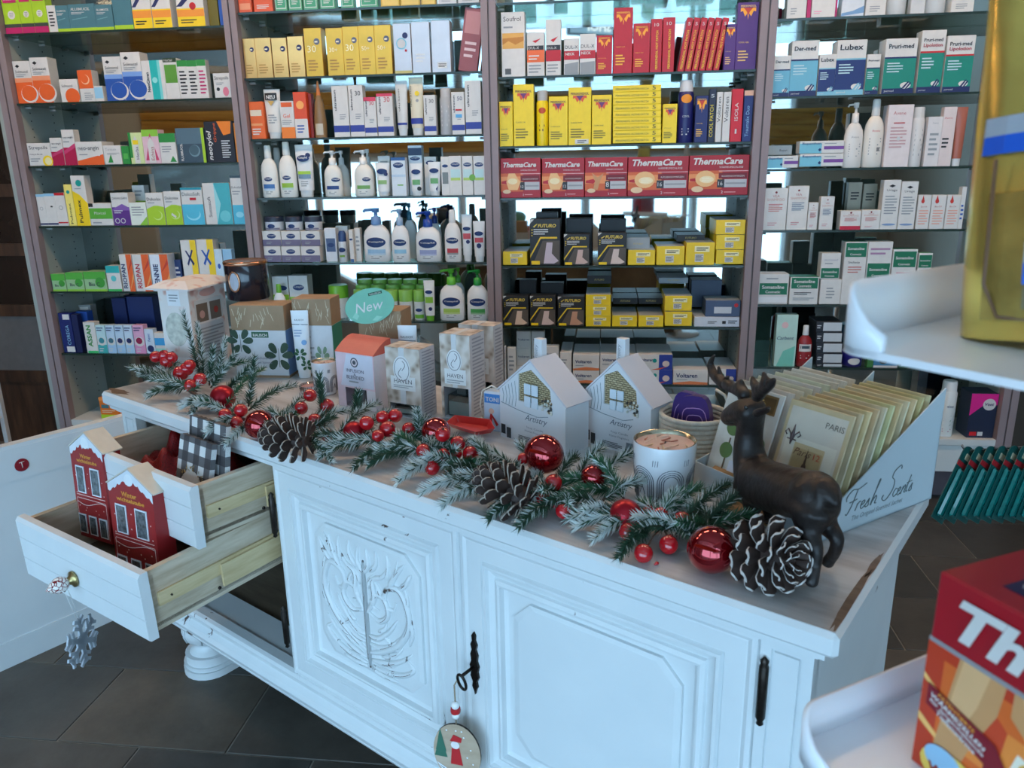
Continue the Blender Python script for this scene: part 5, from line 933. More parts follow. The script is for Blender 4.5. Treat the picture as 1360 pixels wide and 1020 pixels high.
# ================================================================== gifts set out on the sideboard
def z_on(Pp, ypx):
    """height of the point above P that lies on picture row ypx"""
    lo, hi = -0.5, 2.5
    for _ in range(44):
        q = (lo+hi)/2; v = Vector((Pp.x, Pp.y, q))-CAM
        if 510+FPX*v.dot(CD)/v.dot(CF) > ypx: lo = q
        else: hi = q
    return lo
def flatbox(b, w, d, h, m, c=0.0012): b.cbox(-w, 0, 0, d, 0, h, m, c)
def face(parent, ops, w, h, x0, rotz=0.0, loc=(0, 0, 0)):
    """print ops on a face of its own frame"""
    e = bpy.data.objects.new('tmp', None); n0 = set(bpy.data.objects)
    draw(ops, w, h, x0, None, parent)
    for o in bpy.data.objects:
        if o not in n0: o.rotation_euler = (0, 0, rotz); o.location = loc
    bpy.data.objects.remove(e)
KRAFT = streak_mat((142, 116, 88), (156, 130, 102), (168, 142, 114), 5, (1, 1, 1), 0.75, 'kraft_board')
KP = (205, 190, 160)
def sprig(cx, cz, s, c=DG, flip=1, asp=.75):
    o = []
    for k, (dx, dz, a) in enumerate(((-.3, .35, 120), (.25, .32, 60), (-.34, .05, 170), (.3, .02, 10), (-.15, -.35, 230), (.22, -.36, 310))):
        a = math.radians(a); L_ = s*.5; wv = s*.2; ux, uz = math.cos(a)*flip, math.sin(a)
        px, pz = dx*s*.4*flip, dz*s*.4; pts = []
        for q in range(12):
            th = 2*PI*q/12; al = L_*(.5-.5*math.cos(th)); ac = wv*.75*math.sin(th)*(1-.25*math.cos(th)); pts.append((cx+px+ux*al-uz*ac, cz+(pz+uz*al+ux*ac)*asp))
        o.append(P(c, *pts))
    o.append(P(c, (cx-.01*s, cz-.45*s*asp), (cx+.015*s, cz-.45*s*asp), (cx+.01*s, cz+.35*s*asp), (cx-.005*s, cz+.35*s*asp)))
    return o
def twigs(seed, n=14):
    rr = random.Random(seed); o = []
    for _ in range(n):
        u, v = rr.uniform(.05, .95), rr.uniform(.05, .7); du = rr.uniform(-.08, .08); o.append(P(KP, (u, v), (u+du, v+.28), (u+du+.012, v+.28), (u+.012, v)))
    return o
# --- floral gift box with round window
t = thing('floral_gift_box', 'pink floral gift box with round window and flared lid at the left end', 'gift box', sb(.115, .203), math.radians(-10))
w, d, h = .093, .150, .240; M_FLOR = bpy.data.materials.new('floral_print'); M_FLOR.use_nodes = True
nt = M_FLOR.node_tree; pb = nt.nodes['Principled BSDF']; pb.inputs['Roughness'].default_value = 0.55
tc = nt.nodes.new('ShaderNodeTexCoord'); vo = nt.nodes.new('ShaderNodeTexVoronoi'); vo.inputs['Scale'].default_value = 45; nz = nt.nodes.new('ShaderNodeTexNoise'); nz.inputs['Scale'].default_value = 22
rp = nt.nodes.new('ShaderNodeValToRGB'); e = rp.color_ramp.elements; e[0].position = 0.36; e[0].color = rgb((176, 120, 110)); e[1].position = 0.58; e[1].color = rgb((222, 214, 208)); k = e.new(0.48); k.color = rgb((212, 172, 158))
mx = nt.nodes.new('ShaderNodeMath'); mx.operation = 'MULTIPLY_ADD'; mx.inputs[1].default_value = 0.25
nt.links.new(tc.outputs['Object'], vo.inputs['Vector']); nt.links.new(tc.outputs['Object'], nz.inputs['Vector']); nt.links.new(vo.outputs[0], mx.inputs[0]); nt.links.new(nz.outputs[0], mx.inputs[2]); nt.links.new(mx.outputs[0], rp.inputs[0]); nt.links.new(rp.outputs[0], pb.inputs['Base Color'])
b = MB(); flatbox(b, w, d, h, M_FLOR); body = b.build('box_body', t)
b = MB(); a0, a1, c0, c1 = -w-.022, .022, -.022, d+.02
b.add([(a0, c0, h+.004), (a1, c0, h+.004), (a1, c1, h+.004), (a0, c1, h+.004), (-w+.012, .012, h+.020), (-.012, .012, h+.020), (-.012, d-.012, h+.020), (-w+.012, d-.012, h+.020), (a0, c0, h), (a1, c0, h), (a1, c1, h), (a0, c1, h)], [(0, 1, 5, 4), (1, 2, 6, 5), (2, 3, 7, 6), (3, 0, 4, 7), (4, 5, 6, 7), (8, 11, 10, 9), (8, 9, 1, 0), (9, 10, 2, 1), (10, 11, 3, 2), (11, 8, 0, 3)], M_FLOR); b.build('lid', t)
b = MB(); n = 24; M_WIN = mat((196, 196, 184), 0.12, 0, 0.25, 60, 0.3, coat=0.8)
pts = [(-w/2-.002+.033*math.cos(2*PI*i/n), h*.56+.045*math.sin(2*PI*i/n)) for i in range(n)]
b.prism(pts[::-1], -.0010, .0, M_WIN); fix_normals(b.build('round_window', t))
face(t, [R((226, 226, 228), .30, .82, .72, .99), L(GY, .36, .66, .86, .95, 3), R((232, 230, 228), .1, .04, .9, .25)], w, h, -w)
face(t, [R((196, 198, 200), .12, .08, .86, .60), R((206, 204, 200), .12, .62, .86, .86), R((110, 96, 84), .16, .62, .46, .82), R((120, 104, 92), .52, .62, .82, .82), Dc((190, 150, 140), .3, .70, .07), Dc((170, 60, 50), .68, .72, .06), Dc((206, 160, 150), .5, .93, .22, .3), L((150, 150, 152), .16, .82, .12, .56, 12)], d, h, 0, PI/2, (.0002, 0, 0))
# --- kraft herb boxes
def herb(uvp, yaw, w, d, h, label, sidecol, full=True):
    t = thing('herbal_gift_box', label, 'gift box', sb(*uvp), math.radians(yaw))
    b = MB(); flatbox(b, w, d, h*.66, paper((206, 210, 214))); b.build('sleeve', t)
    b = MB(); b.cbox(-w-.0005, .0005, -.0005, d+.0005, h*.66, h, KRAFT, .001); lid = b.build('lid', t)
    b = MB(); b.box(-w-.001, .001, -.001, d+.001, 0, h*.035, KRAFT); b.build('base_tray', t)
    face(lid, twigs(int(w*1e4), 22), w, h*.34, -w, 0, (0, -.0006, h*.66))
    if full:
        face(t, [R((30, 90, 60), .36, .56, .68, .64), T('RAUSCH', .39, .575, .26, WH, .05, 0, 0, .02)]+sprig(.14, .5, .40, (34, 66, 44))+sprig(.84, .30, .44, (34, 66, 44), -1)+[T('Ein Geschenk für', .26, .26, .46, (120, 130, 150), .05), T('Sinne und Stimme', .26, .20, .44, (120, 130, 150), .05), L(GY, .3, .6, .1, .16, 2)], w, h, -w)
    else: face(t, [T('RAUSCH', .12, .5, .3, (60, 80, 70), .04)]+sprig(.7, .26, .3, (120, 150, 120))+[L(GY, .1, .5, .1, .4, 5)], w, h, -w)
    face(t, [R(sidecol, 0, .04, 1, .66)], d, h, 0, PI/2, (.0002, 0, 0))
    return t
herb((.299, .355), 0, .146, .085, .194, 'kraft-topped white herbal box with large dark leaves, under the black tin', (110, 150, 200))
herb((.389, .435), 0, .103, .075, .208, 'kraft-topped box with green side behind the white tube', (40, 130, 110), False)
herb((.643, .440), -4, .108, .08, .200, 'kraft-topped box behind the pink box with the round green sign', (150, 170, 160), False)
# --- round New sign
t = thing('round_sign', 'round pale green sign reading New on a kraft box', 'sign', sb(.600, .392, TOPZ+.172), (math.radians(-14), math.radians(-12), math.radians(4)))
b = MB(); M_SIGN = paper((118, 186, 160)); n = 36
b.prism([(.061*math.cos(2*PI*i/n), .044+.042*math.sin(2*PI*i/n)) for i in range(n)][::-1], -.003, 0, M_SIGN); fix_normals(b.build('disc', t))
face(t, [T('New', .2, .36, .58, WH, .34, 0, .25), R((30, 90, 60), .52, .78, .8, .86), T('RAUSCH', .55, .79, .22, WH, .05), P((150, 206, 184), (.12, .3), (.2, .42), (.26, .3), (.2, .2)), P((150, 206, 184), (.5, .1), (.6, .2), (.72, .14), (.6, .06))], .122, .086, -.061, 0, (0, -.0032, 0))
# --- black tin with copper lid standing on the herb box
t = thing('black_candle_tin', 'black lidded tin with copper rim standing on the herbal box', 'tin', hit_z(331, 396, TOPZ+.1942), math.radians(10))
b = MB(); b.lathe([(.052, 0), (.056, .003), (.056, .093), (.054, .096)], mat((24, 24, 34), 0.22, 0, 0.05, 10, coat=.5), 32); b.build('tin_body', t)
M_COPPER = mat((186, 140, 110), 0.25, 0.95, 0.1, 30)
b = MB(); b.lathe([(.0575, .094), (.0585, .097), (.0585, .101), (.0555, .104), (.052, .1025), (.04, .1015), (.001, .101)], M_COPPER, 32); b.build('lid', t)
b = MB(); n = 22; vs = []
for i in range(n):
    a = 2*PI*i/n; xx = -.020+.015*math.cos(a); vs.append((xx, -math.sqrt(.0566**2-xx*xx), .052+.026*math.sin(a)))
b.tube(vs, .003, M_COPPER, 6, True); b.add([(v[0], v[1]-.0004, v[2]) for v in vs]+[(-.020, -math.sqrt(.0566**2-.0004)-.0006, .052)], [(i, (i+1) % n, n) for i in range(n)], paper((176, 180, 190))); b.build('oval_label', t)
# --- standing white tubes
def std_tube(label, uvp, yaw, w, h, ops):
    P_ = sb(*uvp); o = bottle('tube', label, None, P_.x, w, P_.y, TOPZ, h, (226, 230, 234), (228, 232, 234), ops, .5, math.radians(yaw)); return o
std_tube('white body-care tube with leaves and blue dot, before the green-sided box', (.335, .372), 8, .046, .180, [T('RAUSCH', .25, .86, .5, (50, 60, 60), .05), P((60, 70, 90), (.05, .8), (.95, .79), (.95, .8), (.05, .81)), Dc((120, 170, 220), .68, .54, .15)]+sprig(.4, .36, .6, (40, 90, 56), 1, .26)+sprig(.72, .2, .5, (40, 90, 56), 1, .26)+[L((150, 170, 200), .15, .6, .62, .74, 3)])
std_tube('white tube peeking between pink box and beige boxes', (.700, .400), 0, .046, .176, [T('RAUSCH', .2, .84, .6, (50, 60, 60), .06), P((60, 70, 90), (.05, .8), (.95, .79), (.95, .8), (.05, .81))])
# --- arch-patterned candle glasses
M_MERC = mat((196, 186, 160), 0.18, 0.85, 0.25, 40, 0.3, name='mercury_glass')
M_WAX = mat((214, 186, 176), 0.5, 0, 0.08, 40, sub=.2)
def candle(label, uvp, r, h, yaw, pat=True):
    t = thing('candle_glass', label, 'candle', sb(*uvp), math.radians(yaw)); M_C = mat((218, 222, 226), 0.25, 0, 0.03, 20, coat=.4)
    b = MB(); b.lathe([(.0005, 0), (r*.78, 0), (r*.86, .004), (r*.96, h*.6), (r, h*.97), (r*.985, h)], M_C, 36, cap=False); cup = b.build('cup', t)
    b = MB(); b.lathe([(r*.985, h), (r*.93, h-.001), (r*.90, h*.80)], M_MERC, 36, cap=False); b.build('rim', t)
    # open the cup: wax disc sits below the rim
    b = MB(); b.lathe([(.0005, h*.93), (r*.5, h*.932), (r*.925, h*.935)], M_WAX, 36, cap=False)
    rr = random.Random(int(r*1e4))
    b.build('wax', t)
    b = MB()
    for _ in range(16):
        a = rr.uniform(0, 2*PI); q = r*.8*math.sqrt(rr.random()); p = Vector((q*math.cos(a), q*math.sin(a), h*.938)); dv = Vector((rr.uniform(-1, 1), rr.uniform(-1, 1), rr.uniform(0, .25))).normalized()*r*.18
        b.tube([p-dv, p, p+dv+Vector((0, 0, .001))], r*.025, paper(rr.choice(((226, 206, 190), (190, 120, 100), (226, 200, 160)))), 5)
    o = b.build('dried_petals', t); o['kind'] = 'stuff'
    b = MB(); b.tube([(0, 0, h*.93), (0.001, 0, h*.965)], .001, paper((60, 50, 44)), 6); b.build('wick', t)
    if pat:
        M_L = ink((96, 104, 114)); b = MB()
        def sp(a, z): q = r*(.86+.13*z/h)+.0006; return (q*math.sin(a), -q*math.cos(a), z)
        for a0 in [2*PI*i/6 for i in range(6)]:
            for rad in (.46, .39, .32, .25):
                pts = []
                for i in range(15):
                    th = PI*i/14; pts.append(sp(a0+rad*math.cos(th), h*.42+rad*r*math.sin(th)*1.0))
                pts = [sp(a0+rad, h*.1)]+pts+[sp(a0-rad, h*.1)]; b.tube(pts, .018*r, M_L, 4)
            for q in (-.08, 0, .08): b.tube([sp(a0+.5+q, h*.7), sp(a0+.52+q, h*.8)], .0007, M_L, 4)
            b.tube([sp(a0-.12, h*.2), sp(a0, h*.34), sp(a0+.12, h*.2)], .0008, M_L, 4)
        o = b.build('arch_pattern', t); o['kind'] = 'stuff'
    return t
candle('large white candle glass with arch pattern and dried petals, before the houses', (1.452, .234), .051, .102, 10)
candle('small white candle glass with arch pattern left of the pink box', (.494, .318), .031, .082, 10)
t = thing('tealight_dish', 'small shallow glass dish with pink wax behind the fir twigs', 'candle', sb(.455, .305))
b = MB(); b.lathe([(.028, 0), (.031, .018), (.029, .019), (.027, .006), (.001, .005)], thin_glass((214, 206, 206), .1, 'clear_glass'), 28, cap=False); b.build('dish', t)
b = MB(); b.lathe([(.0265, .0062), (.027, .014), (.001, .015)], mat((190, 140, 136), .4), 24); b.build('wax', t)
# --- pink box with coral top
t = thing('infusion_box', 'pink and white box with coral curved top and cut-out front', 'gift box', sb(.714, .281), math.radians(-25)); w, d, h = .114, .060, .130
b = MB(); mP = paper((222, 196, 204)); mW = paper((222, 216, 220))
z0 = .048
b.box(-w, 0, 0, .0015, z0, h, mP); b.box(-w, -w+.024, 0, .0015, 0, z0, mP); b.box(-.026, 0, 0, .0015, 0, z0, mW)
b.box(-.0015, 0, .0015, d, 0, h, mW); b.box(-w, -w+.0015, .0015, d, 0, h, mP); b.box(-w, 0, d-.0015, d, 0, h, mP); b.box(-w, 0, 0, d, 0, .0015, mP); b.build('box_body', t)
n = 8; vs = []
for i in range(n+1):
    f = i/n; yy = -.001+f*(d+.002); zz = h+.030*math.sin(f*PI*.5); vs += [(-w-.0008, yy, zz), (.0008, yy, zz), (-w-.0008, yy, h-.001), (.0008, yy, h-.001)]
b = MB(); fs = []
for i in range(n): a = 4*i; fs += [(a, a+1, a+5, a+4), (a, a+4, a+6, a+2), (a+1, a+3, a+7, a+5)]
fs += [(4*n, 4*n+1, 4*n+3, 4*n+2)]; b.add(vs, fs, paper((206, 100, 84))); b.build('coral_top', t)
face(t, [P((214, 214, 226), (.1, .4), (.98, .4), (.98, .98), (.3, .98)), Dc((70, 74, 84), .5, .84, .1), Dc((222, 210, 214), .5, .84, .075), Dc((80, 84, 94), .5, .84, .045), T('INFUSION', .28, .66, .46, (84, 80, 96), .06), T('&', .47, .60, .06, (84, 80, 96), .05), T('BLENDED', .28, .54, .46, (84, 80, 96), .06), L(GY, .34, .66, .46, .52, 1)], w, h, -w)
b = MB(); b.lathe([(.020, .003), (.021, .05), (.016, .058)], mat((60, 52, 50), .3, 0, .3, 90), 18, 1, 1, Matrix.Translation((-.057, .03, 0))); b.build('inner_jar', t)
# --- beige perfume boxes with a bottle showing below
M_ROSE = bpy.data.materials.new('beige_rose_print'); M_ROSE.use_nodes = True
nt = M_ROSE.node_tree; pb = nt.nodes['Principled BSDF']; pb.inputs['Roughness'].default_value = .5
tc = nt.nodes.new('ShaderNodeTexCoord'); vo = nt.nodes.new('ShaderNodeTexVoronoi'); vo.inputs['Scale'].default_value = 60; vo.feature = 'SMOOTH_F1'; rp = nt.nodes.new('ShaderNodeValToRGB'); e = rp.color_ramp.elements
e[0].position = .1; e[0].color = rgb((146, 126, 110)); e[1].position = .6; e[1].color = rgb((212, 202, 192)); k = e.new(.35); k.color = rgb((186, 170, 154))
nt.links.new(tc.outputs['Object'], vo.inputs['Vector']); nt.links.new(vo.outputs[0], rp.inputs[0]); nt.links.new(rp.outputs[0], pb.inputs['Base Color'])
M_PGLASS = thin_glass((190, 198, 196), .12, 'bottle_glass')
def haven(uvp, yaw, w, d, h, label, cut):
    t = thing('diffuser_box', label, 'gift box', sb(*uvp), math.radians(yaw)); mS = paper((196, 194, 196)); c = h*cut
    b = MB(); b.box(-w, 0, 0, .0014, c, h, M_ROSE); b.box(-w, -w+.006, 0, .0014, 0, c, M_ROSE); b.box(-.006, 0, 0, .0014, 0, c, mS)
    b.box(-.0014, 0, .0014, d, 0, h-.001, mS); b.box(-w, -w+.0014, .0014, d, 0, h-.001, mS); b.box(-w, 0, d-.0014, d, 0, h-.001, mS); b.box(-w, 0, 0, d, 0, .0012, mS); b.build('box_body', t)
    b = MB(); b.box(-w, 0, 0, d, h-.001, h+.0005, M_ROSE); b.build('box_top', t)
    b = MB(); b.box(-w*.60, -w*.44, -.0008, 0, c, h, paper((206, 206, 206))); b.box(-w*.60, -w*.44, 0, d, h+.0005, h+.0012, paper((206, 206, 206))); b.build('ribbon', t)
    n = 24; g = MB(); rx, rz = w*.25, w*.34; pl = [(-w*.52+rx*math.cos(2*PI*i/n), h*.70+rz*math.sin(2*PI*i/n)) for i in range(n)]; g.prism(pl[::-1], -.0016, -.0008, paper((222, 222, 222)))
    g.tube([(-w*.52+rx*.85*math.cos(2*PI*i/n), -.0018, h*.70+rz*.85*math.sin(2*PI*i/n)) for i in range(n)], .0006, ink((90, 90, 90)), 4, True)
    for sgn in (1, -1): g.tube([(-w*.52+sgn*rx*(.1+.45*math.sin(i*.4))*(1-i/14), -.0018, h*.70+sgn*rz*(.62-i*.09)) for i in range(9)], .0007, ink((90, 90, 90)), 4)
    fix_normals(g.build('oval_seal', t))
    face(t, [R((222, 222, 220), .14, max(cut+.04, .40), .86, .60), T('HAVEN', .24, .50, .52, (70, 74, 78), .06), L(GY, .22, .78, .43, .48, 2)], w, h, -w, 0, (0, -.0009, 0))
    face(t, [L((150, 150, 156), .15, .92, .04, .97, 22)], d, h, 0, PI/2, (.0002, 0, 0))
    b = MB(); b.cbox(-w*.88, -w*.12, d*.15, d*.85, .003, c*.72, M_PGLASS, .002); b.box(-w*.86, -w*.14, d*.18, d*.82, .006, c*.5, mat((206, 214, 210), .1)); b.cbox(-w*.66, -w*.34, d*.34, d*.66, c*.72, c*.9, mat((70, 76, 74), .4), .001); b.build('glass_bottle', t)
haven((.839, .300), -20, .089, .060, .157, 'beige rose-print perfume box with oval seal, leftmost of three', .20)
haven((.935, .354), -20, .074, .065, .189, 'beige rose-print perfume box showing its glass bottle, middle of three', .38)
haven((.905, .470), -18, .088, .050, .186, 'beige rose-print perfume box at the back, rightmost of three', .30)
# --- red sled and hanging tag
t = thing('red_sled', 'small red translucent sled-shaped dish beside the beige boxes', 'dish', sb(.99, .292, TOPZ+.012), (math.radians(14), 0, math.radians(-28)))
b = MB(); M_REDT = mat((200, 44, 40), .3, 0, .05, 20, coat=.4); n = 20
prof = [(-.05, .0), (.05, .0)]
o1 = [(-.055, -.016), (.03, -.026), (.06, 0), (.03, .026), (-.055, .016)]; o2 = [(-.046, -.010), (.026, -.018), (.047, 0), (.026, .018), (-.046, .010)]
vs = [(x, y, .014) for x, y in o1]+[(x, y, 0) for x, y in o2]+[(x*.97, y*.94, .014) for x, y in o1]+[(x*.97, y*.94, .0015) for x, y in o2]; k = 5
b.add(vs, [(i, (i+1) % k, (i+1) % k+k, i+k) for i in range(k)]+[(i+10, i+15, (i+1) % k+15, (i+1) % k+10) for i in range(k)]+[(i, i+10, (i+1) % k+10, (i+1) % k) for i in range(k)]+[(5, 6, 7, 8, 9), (19, 18, 17, 16, 15)], M_REDT); b.build('dish', t)
t = thing('gift_tag_box', 'small pale blue printed box with white cord handle left of the houses', 'gift box', sb(1.035, .335), math.radians(-20))
b = MB(); flatbox(b, .045, .03, .085, paper((190, 206, 222)), .004); b.build('box_body', t)
face(t, [R((60, 130, 200), .1, .72, .9, .95), T('TONI', .16, .76, .68, WH, .12, 0, 0, .02), P((190, 40, 40), (.3, .1), (.4, .5), (.8, .2), (.7, .14), (.5, .36), (.42, .1)), Dc((220, 180, 160), .45, .52, .14)], .045, .085, -.045)
b = MB(); b.tube([(-.05, .012, .02), (-.058, .012, .05), (-.052, .012, .082), (-.03, .012, .095), (-.01, .012, .088)], .0016, plastic((220, 214, 200)), 6); b.build('cord_handle', t)
# --- white paper houses
M_HOUSE = mat((212, 216, 220), .55, 0, .02, 12); M_ROOF = mat((200, 200, 206), .55, 0, .02, 12)
M_WICK = bpy.data.materials.new('woven_wicker'); M_WICK.use_nodes = True
nt = M_WICK.node_tree; pb = nt.nodes['Principled BSDF']; pb.inputs['Roughness'].default_value = .7
tc = nt.nodes.new('ShaderNodeTexCoord'); br = nt.nodes.new('ShaderNodeTexBrick'); br.inputs['Scale'].default_value = 1; br.inputs['Brick Width'].default_value = .009; br.inputs['Row Height'].default_value = .0042; br.inputs['Mortar Size'].default_value = .0007
br.inputs['Color1'].default_value = rgb((190, 176, 140)); br.inputs['Color2'].default_value = rgb((168, 152, 114)); br.inputs['Mortar'].default_value = rgb((86, 74, 54))
mp = nt.nodes.new('ShaderNodeMapping'); mp.inputs['Rotation'].default_value = (PI/2, 0, 0)
nt.links.new(tc.outputs['Object'], mp.inputs[0]); nt.links.new(mp.outputs[0], br.inputs['Vector']); nt.links.new(br.outputs[0], pb.inputs['Base Color'])
def house(uvp, yaw, w, d, eave, apex_px, label, chim_x):
    P0 = sb(*uvp); t = thing('paper_house', label, 'gift box', P0, math.radians(yaw)); dr = Vector((math.cos(math.radians(yaw)), math.sin(math.radians(yaw)), 0))
    ap = z_on(P0-dr*(w/2), apex_px)-TOPZ
    b = MB(); g = [(-w, 0), (0, 0), (0, eave), (-w/2, ap), (-w, eave)]
    b.prism(g, .004, d, M_HOUSE); fix_normals(b.build('walls', t))
    # front plate with gable opening
    ox0, ox1, ob, ot = -w*.70, -w*.22, eave*.86, ap*.90
    hole = [(ox0, ob), (ox1+.004, ob), (ox1, eave*1.22), (-w/2, ot), (ox0, eave*1.40)]
    b = MB(); b.prism(hole[::-1], .0035, .0042, M_WICK); fix_normals(b.build('wicker_inlay', t))
    outer = [(-w, 0), (0, 0), (0, eave), (-w/2, ap), (-w, eave)]; n = 5
    vs = [(x, 0, z) for x, z in outer]+[(x, 0, z) for x, z in hole]+[(x, .0036, z) for x, z in hole]+[(x, .004, z) for x, z in outer]
    b = MB(); b.add(vs, [(i, (i+1) % n, (i+1) % n+n, i+n) for i in range(n)]+[(i+n, (i+1) % n+n, (i+1) % n+2*n, i+2*n) for i in range(n)]+[(i+3*n, (i+1) % n+3*n, (i+1) % n, i) for i in range(n)], M_HOUSE); fix_normals(b.build('front_plate', t))
    for sgn in (0, 1):
        e0 = (-w/2, ap) ; e1 = (0, eave) if sgn else (-w, eave)
        dx, dz = e1[0]-e0[0], e1[1]-e0[1]; ln = math.hypot(dx, dz); nx, nz_ = -dz/ln*(1 if sgn else -1), dx/ln*(1 if sgn else -1)
        if nz_ < 0: nx, nz_ = -nx, -nz_
        e2 = (e1[0]+dx/ln*.006, e1[1]+dz/ln*.006); th = .003
        b = MB(); b.prism([e0, e2, (e2[0]+nx*th, e2[1]+nz_*th), (e0[0], e0[1]+th*1.4)], -.004, d+.003, M_ROOF); fix_normals(b.build('roof_slope', t))
    b = MB(); M_LN = ink((120, 140, 150))
    for k in range(5):
        x = -w*.95+k*w*.05; b.tube([(x, -.0004, eave*.72), (x+w*.02, -.0004, eave*.9), (x-.004+w*.02, -.0004, eave*(1.04+.05*k))], .0005, M_LN, 4)
    b.tube([(-w*.98, -.0004, eave*.74), (-w*.7, -.0004, eave*.66), (-w*.4, -.0004, eave*.62), (-w*.25, -.0004, eave*.68)], .0006, M_LN, 4); o = b.build('pencil_drawing', t); o['kind'] = 'stuff'
    b = MB(); q = w*.20; zx = eave*.78
    for i in (0, 1):
        for j in (0, 1): b.cbox(-w*.60+i*(q*.55), -w*.60+i*(q*.55)+q*.48, -.003, 0.0, zx+j*q*.72, zx+j*q*.72+q*.62, paper((206, 220, 230)), .001)
    o = b.build('window_panes', t); o['kind'] = 'stuff'
    b = MB(); rr = random.Random(5)
    for _ in range(26): b.ball((-w*.26+rr.uniform(-.012, .012), -.002, zx+.012+rr.uniform(-.014, .014)), .0028, paper(rr.choice(((206, 206, 196), (60, 60, 56), (150, 130, 100)))), 6, 4)
    o = b.build('dried_flowers', t); o['kind'] = 'stuff'
    face(t, [T('Artistry', .40, .46, .34, (80, 96, 110), .16, 0, .35), T('Soap Candle', .42, .33, .26, (120, 130, 145), .05), T('Home Fragrance', .40, .25, .30, (120, 130, 145), .05), R((40, 50, 56), .02, .08, .09, .28), R((40, 50, 56), .11, .02, .18, .24), R((120, 130, 140), .66, .04, .88, .22), L((60, 70, 80), .3, .6, .04, .16, 4)], w, eave, -w)
    b = MB(); b.cbox(-.010, .010, -.008, .008, -.035, .036, M_HOUSE, .001, Matrix.Translation((-w*chim_x, d*.62, ap))); ch = b.build('chimney', t)
    face(ch, [T('Artistry', .62, .1, .7, (110, 120, 130), .5, 90, .3)], .020, .05, -.010, 0, (-w*chim_x, d*.62-.0082, ap-.015))
house((1.216, .298), -38, .175, .068, .100, 480, 'left white paper house gift box with wicker gable window', .58)
house((1.354, .372), -36, .152, .062, .104, 480, 'right white paper house gift box with wicker gable window', .60)
# --- rope basket with purple pouches
M_ROPE = mat((196, 190, 176), .8, 0, .12, 120, .5)
BK0 = sb(1.418, .418); t = thing('rope_basket', 'round off-white rope basket behind the large candle', 'basket', BK0)
b = MB()
for k in range(11): rr_ = .056+.004*min(k, 5)/5; b.tube([(rr_*math.cos(2*PI*i/28), rr_*math.sin(2*PI*i/28), .005+k*.0085) for i in range(28)], .0048, M_ROPE, 6, True)
b.lathe([(.0005, .001), (.056, .002), (.056, .006), (.0005, .006)], M_ROPE, 24, cap=False); b.build('coiled_wall', t)
b = MB(); b.tube([(.058*math.cos(a), .058*math.sin(a)-.0, .09+.055*math.sin((a-.3)/(PI-.6)*PI)) if False else (.060*math.cos(.2), .060*math.sin(.2), .09) for a in (0,)]+[(.062, .012, .105), (.055, .02, .12), (.04, .03, .128)], .003, M_ROPE, 6); b.build('handle', t)
for k, (dx, dy, ry, lab) in enumerate(((-.016, .016, .10, 'dark purple quilted pouch leaning left in the basket'), (.010, -.012, -.12, 'dark purple quilted pouch leaning right in the basket'))):
    t = thing('purple_pouch', lab, 'pouch', BK0+Vector((dx, dy, .010)), (0, ry, math.radians(-30)), 'pouches in the rope basket')
    b = MB(); M_PURP = mat((58, 34, 110), .35, 0, .1, 30, coat=.3); n = 20; hh = .118
    pl = []
    for i in range(n): a = 2*PI*i/n; ex = abs(math.cos(a))**.5*math.copysign(1, math.cos(a)); ez = abs(math.sin(a))**.5*math.copysign(1, math.sin(a)); pl.append((.030*ex, hh/2+hh/2*ez))
    b.prism(pl[::-1], -.008, .008, M_PURP); fix_normals(b.build('pouch_body', t))
    b = MB()
    for s_ in (.8, .55, .3): b.tube([(.030*s_*(abs(math.cos(a))**.5)*math.copysign(1, math.cos(a)), -.0085, hh*.45+hh*.45*s_*(abs(math.sin(a))**.5)*math.copysign(1, math.sin(a))) for a in [PI*i/10 for i in range(11)]], .0008, plastic((190, 150, 200)), 4)
    o = b.build('piping', t)
# --- kraft wrap parcels under the stag
for k, (uu, vv, yw, ww, dd, hh, lab) in enumerate(((1.535, .352, 14, .085, .10, .040, 'flat kraft paper parcel lying behind the stag, near the basket'), (1.60, .262, -12, .075, .06, .012, 'small flat kraft parcel lying under the stag'))):
    t = thing('kraft_parcel', lab, 'parcel', sb(uu, vv), SB_R+math.radians(yw))
    b = MB(); b.cbox(-ww/2, ww/2, -dd/2, dd/2, 0, hh, mat((168, 130, 86), .7, 0, .18, 25, .5), .004); b.build('wrapping', t)
    b = MB(); b.box(-.004, .004, -dd/2-.0006, dd/2+.0006, hh, hh+.0008, mat((206, 196, 176), .6)); b.build('paper_band', t)

